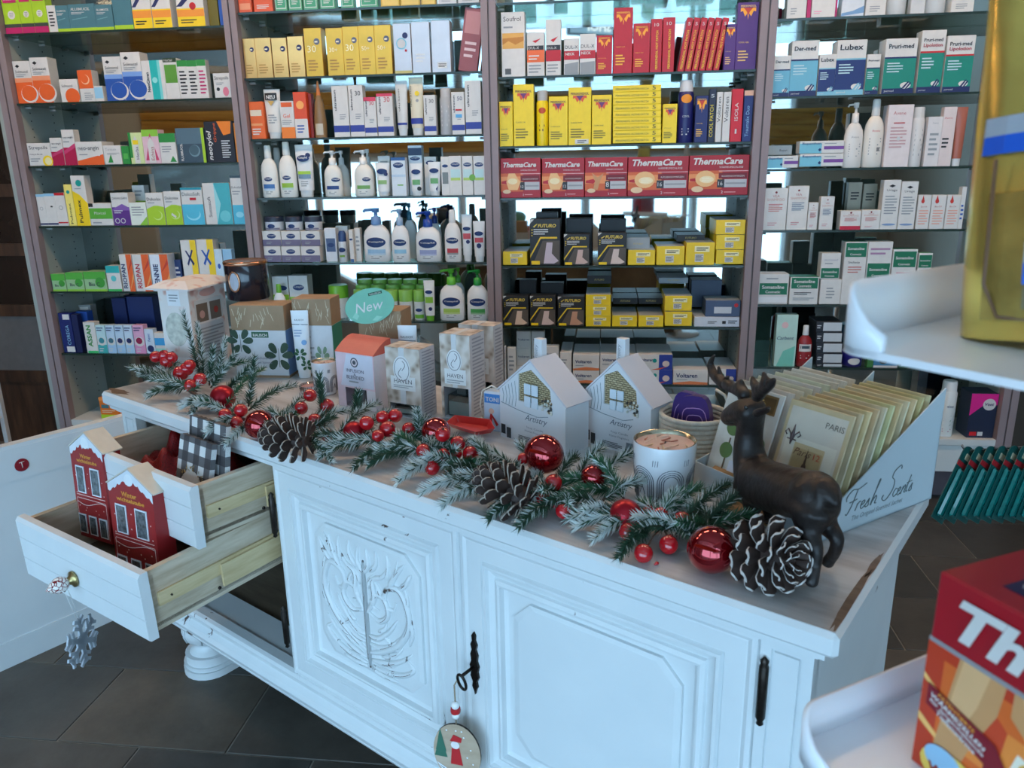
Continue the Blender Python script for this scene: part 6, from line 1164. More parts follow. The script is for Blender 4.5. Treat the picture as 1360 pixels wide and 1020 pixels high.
# ------------------------------------------------------------------ drawer contents
# red winter houses in the lower drawer
M_REDH = paper((150, 34, 36)); M_SNOW = paper((214, 220, 226)); M_CARD = paper((206, 198, 182))
def winter_house(px, z, yaw, tilt, w, d, eave, ap, label):
    P0 = hit_z(px[0], px[1], z); P0.z = z-eave; t = thing('winter_house_box', label, 'gift box', P0, (math.radians(tilt), 0, math.radians(yaw)))
    b = MB(); b.prism([(-w, 0), (0, 0), (0, eave), (-w/2, ap), (-w, eave)], 0, d, M_REDH); fix_normals(b.build('box_body', t))
    for sgn in (0, 1):
        e0 = (-w/2, ap+.001); e1 = (0.004, eave-.001) if sgn else (-w-.004, eave-.001)
        b = MB(); b.prism([e0, e1, (e1[0], e1[1]+.003), (e0[0], e0[1]+.003)], -.001, d+.004, M_CARD); fix_normals(b.build('roof_flap', t))
    N = 30; g = MB()
    def zr(x): return ap-(abs(x+w/2)/(w/2))*(ap-eave)
    top = [(-w+w*i/N, zr(-w+w*i/N)) for i in range(N+1)]
    bot = [(x, z_-.014-.006*abs(math.sin(i*.9))-(.010 if abs(x+w/2) < .012 else 0)) for i, (x, z_) in enumerate(top)]
    g.add([(x, -.0006, z_) for x, z_ in bot]+[(x, -.0006, z_) for x, z_ in top], [(i, i+1, i+N+2, i+N+1) for i in range(N)], M_SNOW); g.build('snow_edge', t)
    H = ap
    wins = MB(); fr = MB()
    for (u0, u1, v0, v1) in ((.16, .36, .50, .76), (.60, .82, .50, .76), (.08, .26, .06, .24), (.40, .58, .06, .24), (.72, .90, .06, .24)):
        fr2 = MB(); fr2.box(-w+u0*w-.003, -w+u1*w+.003, -.0022, -.0006, v0*eave*1.05-.003, v1*eave*1.05+.003, M_SNOW); f_ = fr2.build('window_frame', t)
        p_ = MB(); p_.box(-w+u0*w, -w+u1*w, -.0026, -.0022, v0*eave*1.05, v1*eave*1.05, mat((84, 92, 96), .15, 0, .5, 120, coat=.6)); p_.build('window_pane', f_)
    face(t, [T('Winter', .30, .86, .34, (226, 160, 60), .05, 0, 0, .02), T('wichtelstube', .18, .81, .62, (226, 160, 60), .04, 0, 0, .02), R((236, 200, 190), .06, .455, .94, .462), R((236, 200, 190), .06, .42, .94, .426), R((236, 200, 190), .05, .03, .062, .42), R((236, 200, 190), .94, .03, .952, .42)]+[Dc((236, 214, 206), u, v, .012) for u, v in ((.1, .66), (.48, .7), (.9, .64), (.46, .55), (.08, .48), (.92, .5), (.12, .34), (.34, .33), (.62, .32), (.86, .34), (.3, .3), (.7, .29))]+[P((236, 214, 206), (.06+.09*i, .39-.03*math.sin(i*.55)), (.15+.09*i, .39-.03*math.sin((i+1)*.55)), (.15+.09*i, .384-.03*math.sin((i+1)*.55)), (.06+.09*i, .384-.03*math.sin(i*.55))) for i in range(10)], w, eave*1.05, -w)
    g = MB(); n = 16; g.add([(-w/2+.013*math.cos(2*PI*i/n), -.001, ap-.022+.013*math.sin(2*PI*i/n)) for i in range(n)], [tuple(range(n))], paper((226, 230, 232))); g.build('round_badge', t)
    return t
winter_house((195.6, 660), .735, -22, -3, .140, .043, .212, .252, 'red printed winter house box, nearer one in the lower drawer')
winter_house((129, 605), .765, -21, -3, .112, .043, .212, .250, 'red printed winter house box, farther one in the lower drawer')
# glittery red cloth and checked paper bags in the upper drawer
t = thing('red_glitter_cloth', 'crumpled red glittery cloth in the upper drawer', 'cloth', sb(.335, .02, .660), SB_R)
M_GLIT = mat((140, 14, 20), .35, .2, .5, 300, .8, name='red_glitter_fabric'); N = 26; vs = []
for i in range(N+1):
    for j in range(N+1):
        x = -.14+.28*i/N; y = -.10+.20*j/N; e_ = min(i, N-i, j, N-j)/6.0
        vs.append((x, y, .012+.085*min(1, e_)*(.55+.45*math.sin(9*x/.14+1.3*math.sin(14*y))*math.cos(7*y/.1+x*20))*(.6+.8*(j/N))))
b = MB(); b.add(vs, [(i*(N+1)+j, (i+1)*(N+1)+j, (i+1)*(N+1)+j+1, i*(N+1)+j+1) for i in range(N) for j in range(N)], M_GLIT, True); b.add([(-.14, -.10, 0), (.14, -.10, 0), (.14, .10, 0), (-.14, .10, 0)], [(0, 3, 2, 1)], M_GLIT); b.build('folded_cloth', t)
M_CHK = bpy.data.materials.new('black_white_check'); M_CHK.use_nodes = True
nt = M_CHK.node_tree; pb = nt.nodes['Principled BSDF']; pb.inputs['Roughness'].default_value = .6
tc = nt.nodes.new('ShaderNodeTexCoord'); sx = nt.nodes.new('ShaderNodeSeparateXYZ'); nt.links.new(tc.outputs['Object'], sx.inputs[0]); outs = []
for ax in (0, 2):
    a = nt.nodes.new('ShaderNodeMath'); a.operation = 'MULTIPLY'; a.inputs[1].default_value = 1/.042; f_ = nt.nodes.new('ShaderNodeMath'); f_.operation = 'FRACT'; g_ = nt.nodes.new('ShaderNodeMath'); g_.operation = 'GREATER_THAN'; g_.inputs[1].default_value = .5
    nt.links.new(sx.outputs[ax], a.inputs[0]); nt.links.new(a.outputs[0], f_.inputs[0]); nt.links.new(f_.outputs[0], g_.inputs[0]); outs.append(g_)
ad = nt.nodes.new('ShaderNodeMath'); ad.operation = 'ADD'; nt.links.new(outs[0].outputs[0], ad.inputs[0]); nt.links.new(outs[1].outputs[0], ad.inputs[1]); ml = nt.nodes.new('ShaderNodeMath'); ml.operation = 'MULTIPLY'; ml.inputs[1].default_value = .5; nt.links.new(ad.outputs[0], ml.inputs[0])
rp = nt.nodes.new('ShaderNodeValToRGB'); rp.color_ramp.interpolation = 'CONSTANT'; e = rp.color_ramp.elements; e[0].position = 0; e[0].color = rgb((214, 214, 212)); e[1].position = .75; e[1].color = rgb((62, 60, 62)); k = e.new(.25); k.color = rgb((96, 94, 96))
nt.links.new(ml.outputs[0], rp.inputs[0]); nt.links.new(rp.outputs[0], pb.inputs['Base Color'])
def chk_bag(px, z, yaw, tilt, w, h, label, wreath):
    P0 = sb(px[0], px[1], z); t = thing('checked_paper_bag', label, 'paper bag', P0, (math.radians(tilt), 0, math.radians(yaw)), 'checked paper bags in the drawer')
    b = MB(); d = .035; N = 8
    pl = [(-w, 0), (0, 0)]+[(-w*i/(2*N), h+(.002 if i % 2 else 0)) for i in range(2*N+1)]
    vs = []
    b.prism(pl, 0, .012, M_CHK); fix_normals(b.build('bag_body', t))
    if wreath:
        g = MB(); rr = random.Random(3); n = 18
        g.add([(-w*.5+w*.36*math.cos(2*PI*i/n), -.0012, h*.30+w*.36*math.sin(2*PI*i/n)) for i in range(n)], [tuple(range(n))], paper((222, 216, 208))); g.build('round_label', t)
        g = MB()
        for i in range(70):
            a = rr.uniform(0, 2*PI); q = w*rr.uniform(.34, .42); p = Vector((-w*.5+q*math.cos(a), -.0018, h*.30+q*math.sin(a))); dv = Vector((math.cos(a+rr.uniform(-.8, .8)), 0, math.sin(a+rr.uniform(-.8, .8))))*.006
            g.tube([p, p+dv], .0007, paper(rr.choice(((170, 136, 80), (200, 170, 110), (120, 100, 70)))), 4)
        o = g.build('straw_wreath', t); o['kind'] = 'stuff'
        face(t, [L(GY, .36, .64, .24, .36, 3)], w, h, -w, 0, (0, -.0013, 0))
chk_bag((.608, -.058), .664, -31, -9, .135, .190, 'black and white checked paper bag, rear of the two', False)
chk_bag((.592, -.092), .664, -31, -14, .120, .158, 'black and white checked paper bag with round label, front one', True)
# snowflake hanging from the drawer knob
KN = dr2.matrix_world if False else None
t = thing('snowflake_ornament', 'grey wooden snowflake hanging on white string from the drawer knob', 'ornament', hit_plane(109, 851, sb(0, -.300, 0), SB_V), math.radians(94))
M_SF = mat((176, 182, 190), .5, 0, .08, 40); b = MB(); R_ = .052
def bar(x0, z0, x1, z1, wd):
    dx, dz = x1-x0, z1-z0; ln = math.hypot(dx, dz); nx, nz_ = -dz/ln*wd/2, dx/ln*wd/2
    b.prism([(x0+nx, z0+nz_), (x0-nx, z0-nz_), (x1-nx, z1-nz_), (x1+nx, z1+nz_)], -.0018, .0018, M_SF)
b.prism([(.020*math.cos(PI/6+PI/3*i), .020*math.sin(PI/6+PI/3*i)) for i in range(6)], -.0018, .0018, M_SF)
for i in range(6):
    a = PI/2+PI/3*i; c_, s_ = math.cos(a), math.sin(a); bar(0, 0, R_*c_*.96, R_*s_*.96, .011)
    for f_, l_ in ((.5, .022), (.78, .018)):
        for sg in (-1, 1): aa = a+sg*math.radians(55); bar(R_*f_*c_, R_*f_*s_, R_*f_*c_+l_*math.cos(aa), R_*f_*s_+l_*math.sin(aa), .007)
fix_normals(b.build('snowflake', t))
b = MB(); kz = .118; b.tube([(.004, 0, R_*.9), (-.004, .006, kz), (-.010, .012, kz+.006)], .0009, plastic((226, 226, 224)), 5); b.tube([(-.002, 0, R_*.9), (-.014, .006, kz), (-.016, .012, kz+.006)], .0009, plastic((226, 226, 224)), 5); b.build('string', t)
# santa disc hanging from the key
DK = sb(1.196, -.012, .355)
t = thing('wooden_disc_ornament', 'round wooden disc painted with a red-coated figure and fir, hanging from the key', 'ornament', DK, SB_R+math.radians(22))
M_WOODL = streak_mat((168, 146, 122), (182, 160, 136), (192, 172, 150), 6, (1, 1, 4), .6, 'pale_plywood'); n = 30
b = MB(); b.prism([(.044*math.cos(2*PI*i/n), .060*math.sin(2*PI*i/n)) for i in range(n)][::-1], -.002, .002, M_WOODL, None, mat((50, 40, 34), .7)); fix_normals(b.build('disc', t))
face(t, [P((60, 110, 90), (.05, .5), (.16, .9), (.28, .5)), P((60, 110, 90), (.02, .4), (.16, .75), (.3, .4)), P((190, 40, 44), (.36, .3), (.40, .6), (.56, .6), (.62, .3)), Dc((232, 226, 222), .47, .64, .09), P((190, 40, 44), (.36, .70), (.60, .70), (.62, .78), (.44, .82)), P((232, 236, 238), (.06, .3), (.3, .2), (.7, .06), (.6, .02), (.3, .04)), P((40, 40, 44), (.1, .26), (.3, .14), (.5, .06), (.52, .075), (.3, .17))]+[Dc((232, 236, 238), u, v, .018) for u, v in ((.3, .88), (.66, .8), (.8, .6), (.72, .46), (.84, .36), (.62, .9), (.5, .9))], .088, .12, -.044, 0, (0, -.0022, -.06))
b = MB(); b.ball((0, 0, .078), .0075, plastic((232, 232, 230)), 14, 8); b.lathe([(.0085, .0), (.0092, .004), (.0085, .009)], plastic((190, 40, 44)), 14, 1, 1, Matrix.Translation((0, 0, .084))); b.ball((0, 0, .098), .0075, plastic((232, 232, 230)), 14, 8); b.build('beads', t)
b = MB(); b.tube([(0, 0, .060), (0, 0, .105), (-.002, .004, .135), (.004, .008, .146)], .0014, mat((150, 134, 110), .8), 6); b.build('cord', t)
# round red sticker on the partition
tp = hit_plane(28, 617, sb(-.335, 0, 0), SB_U)
b = MB(); n = 22; b.lathe([(.018, 0), (.0185, .001), (.017, .0016)], mat((140, 20, 36), .3, 0, .2, 200), n, 1, 1, Matrix.Rotation(PI/2, 4, 'Y')); st_ = b.build('round_sticker', part)
v_ = tp-sb(-.335, 0, 0); st_.location = (.0042, v_.dot(SB_V), v_.z)
b = MB(); b.tube([(0.0, -.006, .008), (0.0, .007, .009)], .0012, paper((220, 200, 190)), 5); b.tube([(0.0, 0.0, .009), (0.0, .001, -.008)], .0012, paper((220, 200, 190)), 5); o = b.build('sticker_letter', part); o.location = (.0060, v_.dot(SB_V), v_.z)
# ================================================================== stag figurine
def skinned(name, nodes, edges, mtl, parent, root=0, sub=2, loc=None, blobs=None):
    me = bpy.data.meshes.new(name); me.from_pydata([tuple(n[0]) for n in nodes], edges, []); o = bpy.data.objects.new(name, me); COL.objects.link(o)
    md = o.modifiers.new('skin', 'SKIN'); md.use_smooth_shade = True
    if not me.skin_vertices:
        bm = bmesh.new(); bm.from_mesh(me); bm.verts.layers.skin.verify(); bm.to_mesh(me); bm.free()
    for i, n in enumerate(nodes):
        r = n[1]; me.skin_vertices[0].data[i].radius = (r, r) if not hasattr(r, '__len__') else r
        me.skin_vertices[0].data[i].use_root = (i == root)
    sm = o.modifiers.new('sub', 'SUBSURF'); sm.levels = sub; sm.render_levels = sub
    dg = bpy.context.evaluated_depsgraph_get(); ev = o.evaluated_get(dg); m2 = bpy.data.meshes.new_from_object(ev)
    if blobs:        # muscle masses, then one continuous skin over everything
        bm = bmesh.new(); bm.from_mesh(m2)
        for c_, r_ in blobs: bmesh.ops.create_icosphere(bm, subdivisions=3, radius=r_, matrix=Matrix.Translation(c_))
        m3 = bpy.data.meshes.new(name); bm.to_mesh(m3); bm.free(); o3 = bpy.data.objects.new(name, m3); COL.objects.link(o3)
        rm_ = o3.modifiers.new('fuse', 'REMESH'); rm_.mode = 'VOXEL'; rm_.voxel_size = 0.0026
        sw_ = o3.modifiers.new('smooth', 'SMOOTH'); sw_.factor = 0.5; sw_.iterations = 12
        dg = bpy.context.evaluated_depsgraph_get(); m2 = bpy.data.meshes.new_from_object(o3.evaluated_get(dg)); bpy.data.objects.remove(o3)
    m2.materials.clear(); m2.materials.append(mtl)
    for p in m2.polygons: p.use_smooth = True; p.material_index = 0
    o2 = bpy.data.objects.new(name, m2); COL.objects.link(o2); bpy.data.objects.remove(o)
    if parent:
        o2.parent = parent
        if loc is None: o2.matrix_parent_inverse = Matrix.Translation(-parent.location)
    return o2
M_STAG = mat((40, 34, 32), .45, .15, .25, 90, .5, name='dark_cast_iron')
PH = sb(1.742, .112); PF = sb(1.612, .222); AX = (PF-PH).normalized(); LAT = Vector((-AX.y, AX.x, 0))   # LAT points to the stag's left: away from the camera or near
if LAT.dot(CAM-PH) < 0: LAT = -LAT
NRM = LAT
def sg(x, y, off=0.0):
    p = hit_plane(x, y, PH+LAT*off, NRM); return p
PXM = 0.00148
stag = thing('stag_figurine', 'dark brown cast stag figurine with antlers standing at the right end', 'figurine', sb(1.68, .165))
nodes = []; edges = []
def nd(p, r, prev=None):
    nodes.append((p, r)); i = len(nodes)-1
    if prev is not None: edges.append((prev, i))
    return i
rump = nd(sg(1083, 661), .037); mid = nd(sg(1048, 652), .034, rump); chest = nd(sg(1012, 642), .036, mid); sh = nd(sg(1000, 628), .031, chest)
n1 = nd(sg(994, 604), .025, sh); n2 = nd(sg(994, 582), .021, n1); n3 = nd(sg(997, 563), .020, n2); hd = nd(sg(1003, 541, .004), .026, n3); mz = nd(sg(987, 546, .008), .0225, hd); mz2 = nd(sg(972, 552, .010), .0165, mz); nose = nd(sg(962, 557, .011), .0125, mz2)
rb = nd(sg(1098, 656), .027, rump); tail = nd(sg(1109, 664), .008, rb); tail2 = nd(sg(1111, 676), .005, tail)
def leg(anchor, pts, off, rad):
    p = anchor
    for (x, y), r, o_ in zip(pts, rad, off): p = nd(sg(x, y, o_), r, p)
def floor_foot(x, y): return hit_z(x, y, TOPZ)
# hind legs
p = nd(sg(1080, 686, .014), .025, rump); p = nd(sg(1070, 706, .018), .0165, p); p = nd(sg(1085, 727, .018), .0105, p); p = nd(sg(1082, 752, .018), .0085, p); f = floor_foot(1078, 786); p = nd(f+Vector((0, 0, .020)), .0085, p); nd(f+Vector((-.004, -.002, .006)), .011, p)
p = nd(sg(1092, 684, -.018), .022, rump); p = nd(sg(1097, 697, -.022), .015, p); p = nd(sg(1114, 716, -.024), .010, p); p = nd(sg(1107, 738, -.026), .0082, p); f = floor_foot(1099, 759); p = nd(f+Vector((0, 0, .018)), .0085, p); nd(f+Vector((-.004, -.002, .006)), .0105, p)
# front legs
p = nd(sg(1000, 664, .014), .018, chest); p = nd(sg(998, 684, .016), .0105, p); f = floor_foot(992, 712); p = nd(f+Vector((0, 0, .020)), .0085, p); nd(f+Vector((-.004, 0, .006)), .0105, p)
p = nd(sg(1018, 664, -.016), .016, chest); p = nd(sg(1023, 682, -.020), .010, p); f = floor_foot(1022, 703); p = nd(f+Vector((0, 0, .018)), .0085, p); nd(f+Vector((-.004, 0, .006)), .010, p)
skinned('body', [(p_, r_*(.86 if i_ in (0, 11) else 1.06)) for i_, (p_, r_) in enumerate(nodes)], edges, M_STAG, stag, 0, blobs=[(sg(1081, 659), .0345), (sg(1084, 673), .029), (sg(1077, 684, .012), .025), (sg(1058, 653), .034), (sg(1010, 640), .038), (sg(1000, 648), .030)])
for (ex, ey, eo) in ((991, 541, .026), (991, 541, -.012)):
    b = MB(); b.ball(tuple(sg(ex, ey, eo)-stag.location), .0035, mat((16, 14, 14), .1, 0, 0, 10, coat=.8), 10, 7); b.build('eye', stag)
b = MB(); b.tube([sg(960, 560, .020)-stag.location, sg(966, 562, .024)-stag.location, sg(974, 562, .026)-stag.location], .0009, mat((20, 16, 15), .6), 5); b.build('mouth_line', stag)
def horn(pts, tines, name):
    nodes = []; edges = []
    prev = None; ids = []
    for (x, y, o_, r) in pts: nodes.append((sg(x, y, o_), r)); i = len(nodes)-1; ids.append(i); edges += [(prev, i)] if prev is not None else []; prev = i
    for k, tp in tines:
        prev = ids[k]
        for (x, y, o_, r) in tp: nodes.append((sg(x, y, o_), r)); i = len(nodes)-1; edges.append((prev, i)); prev = i
    skinned(name, nodes, edges, M_STAG, stag, 0, 1)
horn([(992, 527, .0, .010), (982, 518, -.004, .010), (968, 514, -.008, .009), (955, 507, -.010, .009), (946, 494, -.012, .0085), (943, 482, -.012, .006), (949, 471, -.010, .002)], [(3, [(956, 497, -.012, .005), (954, 486, -.012, .002)]), (2, [(964, 503, -.010, .006), (968, 500, -.01, .002)]), (1, [(984, 508, -.004, .006), (985, 503, -.004, .002)])], 'antler')
horn([(1004, 530, .012, .010), (1010, 519, .016, .010), (1018, 514, .020, .009), (1025, 508, .022, .007), (1029, 503, .024, .002)], [(1, [(1001, 510, .016, .007), (999, 499, .016, .002)]), (2, [(1016, 503, .022, .006), (1014, 493, .022, .002)])], 'antler')
for (a, c_, o_) in (((1004, 550), (1022, 541), .026), ((992, 532), (982, 526), -.016)):
    nodes = [(sg(*a, o_*.6), .007), (sg((a[0]+c_[0])/2, (a[1]+c_[1])/2, o_), (.011, .005)), (sg(*c_, o_*1.2), .002)]
    skinned('ear', nodes, [(0, 1), (1, 2)], M_STAG, stag, 0, 1)

# ================================================================== sachet display
FSY = math.radians(-52); FS0 = sb(1.705, .219)
ds = thing('sachet_display', 'pale blue cardboard counter display with script lettering, right end of sideboard', 'display box', FS0, FSY)
W1, DP_, HB = .250, .281, .187; M_FS = mat((190, 204, 210), .5, 0, .02, 10)
prof = [(0, 0), (DP_, 0), (DP_, HB), (.045, .055), (0, .045)]
for nm, x in (('side_panel', -.002), ('divider', -W1/2-.001), ('side_panel', -W1)):
    b = MB(); vs = [(x, y, z) for y, z in prof]+[(x+.002, y, z) for y, z in prof]; n = 5
    b.add(vs, [tuple(range(n-1, -1, -1)), tuple(range(n, 2*n))]+[(i, (i+1) % n, (i+1) % n+n, i+n) for i in range(n)], M_FS); o = fix_normals(b.build(nm, ds))
    if nm == 'side_panel' and x > -.01: sidep = o
b = MB(); b.box(-W1, 0, 0, .002, 0, .045, M_FS); b.build('front_lip', ds)
b = MB(); b.box(-W1, 0, DP_-.002, DP_, 0, HB*.8, M_FS); b.build('back_panel', ds)
b = MB(); b.box(-W1, 0, 0, DP_, 0, .002, M_FS); b.build('base', ds)
# script lettering on the side, drawn stroke by stroke
def script(strokes, x0, z0, s, r, slant=.35):
    g = MB(); M_S = ink((92, 104, 104))
    for st_ in strokes:
        P_ = []
        for i in range(len(st_)-1):
            p0 = st_[max(i-1, 0)]; p1 = st_[i]; p2 = st_[i+1]; p3 = st_[min(i+2, len(st_)-1)]
            for k in range(5):
                t_ = k/5.0; P_.append(tuple(0.5*((2*p1[d_])+(-p0[d_]+p2[d_])*t_+(2*p0[d_]-5*p1[d_]+4*p2[d_]-p3[d_])*t_*t_+(-p0[d_]+3*p1[d_]-3*p2[d_]+p3[d_])*t_**3) for d_ in (0, 1)))
        P_.append(st_[-1]); g.tube([(.0004, x0+(x+slant*y)*s, z0+y*s) for x, y in P_], r, M_S, 4)
    return g
FR = [[(.1, .0), (.2, -.05), (.35, .3), (.45, .95)], [(-.1, .55), (-.15, .75), (.1, .98), (.5, .95), (.95, 1.1)], [(.15, .45), (.45, .48), (.6, .52)],
      [(.7, .0), (.75, .3), (.72, .22), (.85, .36), (.95, .33)], [(1.0, .15), (1.2, .22), (1.2, .34), (1.05, .3), (1.03, .08), (1.15, .0), (1.3, .1)], [(1.3, .05), (1.5, .35), (1.5, .18), (1.55, .05), (1.4, .0), (1.35, .05)], [(1.7, .0), (1.75, .4), (1.9, 1.0), (1.82, .95), (1.74, .0)], [(1.74, .1), (1.9, .35), (2.0, .3), (1.98, .05), (2.1, .02)]]
SC = [[(3.25, 1.2), (3.15, 1.38), (2.8, 1.2), (2.75, .95), (3.0, .75), (3.05, .35), (2.75, -.02), (2.45, .1), (2.5, .25)], [(3.45, .3), (3.3, .34), (3.2, .15), (3.32, .0), (3.48, .08)], [(3.5, .15), (3.66, .22), (3.66, .34), (3.54, .3), (3.52, .08), (3.64, .0), (3.78, .1)], [(3.8, .0), (3.85, .34), (3.84, .2), (3.98, .36), (4.04, .28), (4.02, .05), (4.12, .02)], [(4.2, .75), (4.15, .3), (4.16, .05), (4.28, .04)], [(4.05, .42), (4.4, .46)], [(4.35, .05), (4.5, .34), (4.5, .18), (4.55, .05), (4.42, .0), (4.38, .05)]]
g = script(FR+SC, .055, .030, .036, .0009); o = g.build('lettering', sidep); o['kind'] = 'stuff'
g = MB(); put_text(g, 'The Original Scented Sachet', 0, 0, .125, ink((110, 122, 126)), -.0004, None, 0, .3); o = g.build('small_lettering', sidep); o.rotation_euler = (0, 0, PI/2); o.location = (0, .075, .013)
# sachets: printed cards in clear sleeves, leaning back
M_SLV = thin_glass((253, 253, 251), .01, 'clear_sleeve', .10, 1.25)
def sachet(k, col, x0, y, label, group, front, w=.112, h=.182, tilt=-19):
    p = FS0+Vector((math.cos(FSY)*x0-math.sin(FSY)*y, math.sin(FSY)*x0+math.cos(FSY)*y, .004)); t = thing('scented_sachet', label, 'sachet', p, (math.radians(tilt), 0, FSY), group)
    rr = random.Random(k*7+int(col[0])); c2 = tuple(min(255, max(0, q+rr.uniform(-10, 10))) for q in col)
    b = MB(); b.cbox(0, w, 0, .003, .002, h, mat(c2, .5, 0, .18, 22), .001); b.build('printed_card', t)
    b = MB(); b.box(-.004, w+.004, -.0012, -.0008, 0, h+.010, M_SLV); b.build('clear_sleeve', t)
    return t
for k in range(11):
    t = sachet(k, (214, 204, 172) if k % 3 else (204, 192, 148), -.1205, .012+k*.0185, ('cream Paris sachet with tower picture at the front of the display' if k == 0 else 'cream sachet in clear sleeve, %s behind the Paris front one' % ORD[k-1]), 'cream sachets in the right compartment', k == 0)
    if k == 0:
        w, h = .112, .182
        ops = [R((214, 206, 196), .06, .05, .94, .95), P((226, 220, 208), (.1, .1), (.9, .1), (.9, .7), (.1, .7)), R((206, 186, 150), .26, .08, .74, .66), R((190, 164, 124), .28, .10, .72, .62), T('PARIS', .64, .84, .28, (110, 104, 96), .05), T('12', .60, .56, .1, (190, 70, 50), .05), T('Paris', .28, .56, .28, (110, 80, 60), .08, 0, .4),
               P((80, 60, 46), (.30, .10), (.38, .30), (.44, .30), (.40, .14), (.52, .20), (.60, .14), (.56, .30), (.62, .30), (.70, .10), (.62, .10), (.58, .16), (.50, .18), (.42, .16), (.38, .10)), R((80, 60, 46), .37, .29, .63, .33), P((80, 60, 46), (.42, .33), (.47, .50), (.53, .50), (.58, .33)), P((80, 60, 46), (.48, .50), (.50, .64), (.52, .50))]
        draw(ops, w, h, 0, None, t)
        b = MB(); M_F = ink((92, 76, 74)); X, Z = .022, .128
        for sgn in (-1, 1): b.tube([(X, -.0016, Z-.012), (X+sgn*.004, -.0016, Z+.002), (X+sgn*.010, -.0016, Z+.008), (X+sgn*.014, -.0016, Z+.003), (X+sgn*.010, -.0016, Z-.001)], .0012, M_F, 5)
        b.tube([(X, -.0016, Z-.014), (X, -.0016, Z+.004), (X, -.0016, Z+.018)], .0018, M_F, 5, radii=[.001, .0026, .0004]); b.tube([(X-.008, -.0016, Z-.006), (X+.008, -.0016, Z-.006)], .001, M_F, 5); o = b.build('fleur_emblem', t); o['kind'] = 'stuff'
for k in range(9):
    t = sachet(k, (214, 216, 214), -.2445, .012+k*.0215, ('white sachet with topiary picture and brown label, front of left compartment' if k == 0 else 'white sachet in clear sleeve, %s behind the topiary front one' % ORD[k-1]), 'white sachets in the left compartment', k == 0)
    if k == 0:
        w, h = .112, .182
        draw([R((130, 104, 70), .30, .80, .92, .97), R((90, 70, 44), .33, .82, .89, .95), T('Soft', .42, .84, .3, (226, 196, 130), .08, 0, .3), Dc((90, 120, 70), .30, .60, .13), R((96, 80, 60), .285, .2, .315, .5), Dc((90, 120, 70), .28, .38, .12), Dc((96, 126, 74), .80, .52, .12), R((96, 80, 60), .785, .2, .815, .44), P((206, 214, 226), (.4, .1), (.9, .1), (.9, .4), (.4, .3))], w, h, 0, None, t)

# ================================================================== garland
M_NEEDLE = mat((44, 76, 56), .55, 0, .25, 60, name='fir_needle'); M_FROST = mat((196, 206, 204), .6, 0, .08, 60, name='frosted_needle'); M_NEEDLE2 = mat((40, 92, 62), .5, 0, .25, 60, name='bright_fir_needle')
M_STEM = mat((74, 54, 42), .7, 0, .2, 60)
M_BERRY = mat((176, 16, 28), .16, 0, .10, 40, coat=.8, name='lacquered_red'); M_BGLOSS = mat((150, 6, 22), .06, .72, .04, 10, coat=1.0, name='red_mirror_glass'); M_BMATT = mat((158, 14, 34), .34, .55, .06, 30, name='red_satin')
gar = thing('christmas_garland', 'frosted fir garland with red berries lying along the front of the sideboard top', 'garland', sb(.9, .12))
GO_ = sb(.9, .12)
def rel(p): return Vector(p)-GO_
path_px = [(196, 500), (235, 510), (275, 532), (320, 556), (370, 572), (430, 580), (500, 588), (560, 600), (610, 615), (660, 636), (720, 655), (780, 662), (830, 684), (880, 700), (930, 705), (985, 697)]
path = [hit_z(x, y, TOPZ+.022) for x, y in path_px]
b = MB(); b.tube([rel(p) for p in path], .004, M_STEM, 7); b.build('main_stem', gar)
rg = random.Random(11)
def twig(base, tip, frost, n=120, nl=.020, bend=.0, bright=False):
    b = MB(); base = rel(base); tip = rel(tip); ax = (tip-base); ln = ax.length; ax.normalize(); s1 = ax.orthogonal().normalized(); s2 = ax.cross(s1)
    pts = [base+ax*ln*f+Vector((0, 0, bend*math.sin(f*PI))) for f in (0, .33, .66, 1)]
    b.tube(pts, 0, M_STEM, 5, radii=[.0022, .0018, .0014, .0008])
    vg, vf = [], []; fg, ff = [], []
    for i in range(n):
        f = .04+.96*i/n; p = base+ax*ln*f+Vector((0, 0, bend*math.sin(f*PI))); a = i*2.39996+rg.uniform(-.3, .3)
        out = (s1*math.cos(a)+s2*math.sin(a)); lean = .75+.5*f
        d = (out+ax*lean).normalized(); L_ = nl*rg.uniform(.75, 1.1)*(1.0 if f < .8 else 1.25-.45*f)
        side = d.cross(out).normalized() if d.cross(out).length > 1e-6 else s1; wv = .0014
        up = d.cross(side).normalized()
        q = [p+side*wv, p-side*wv*.5+up*wv, p-side*wv*.5-up*wv, p+d*L_]
        fr = rg.random() < frost*(.45+.8*f)
        vs, fs = (vf, ff) if fr else (vg, fg)
        k = len(vs); vs += q; fs += [(k, k+1, k+3), (k+1, k+2, k+3), (k+2, k, k+3)]
    if vg: b.add(vg, fg, M_NEEDLE2 if bright else M_NEEDLE)
    if vf: b.add(vf, ff, M_FROST)
    b.build('fir_twig', gar)
def nearest(px):
    return min(path, key=lambda p: (p-hit_z(px[0], px[1], TOPZ+.022)).length)
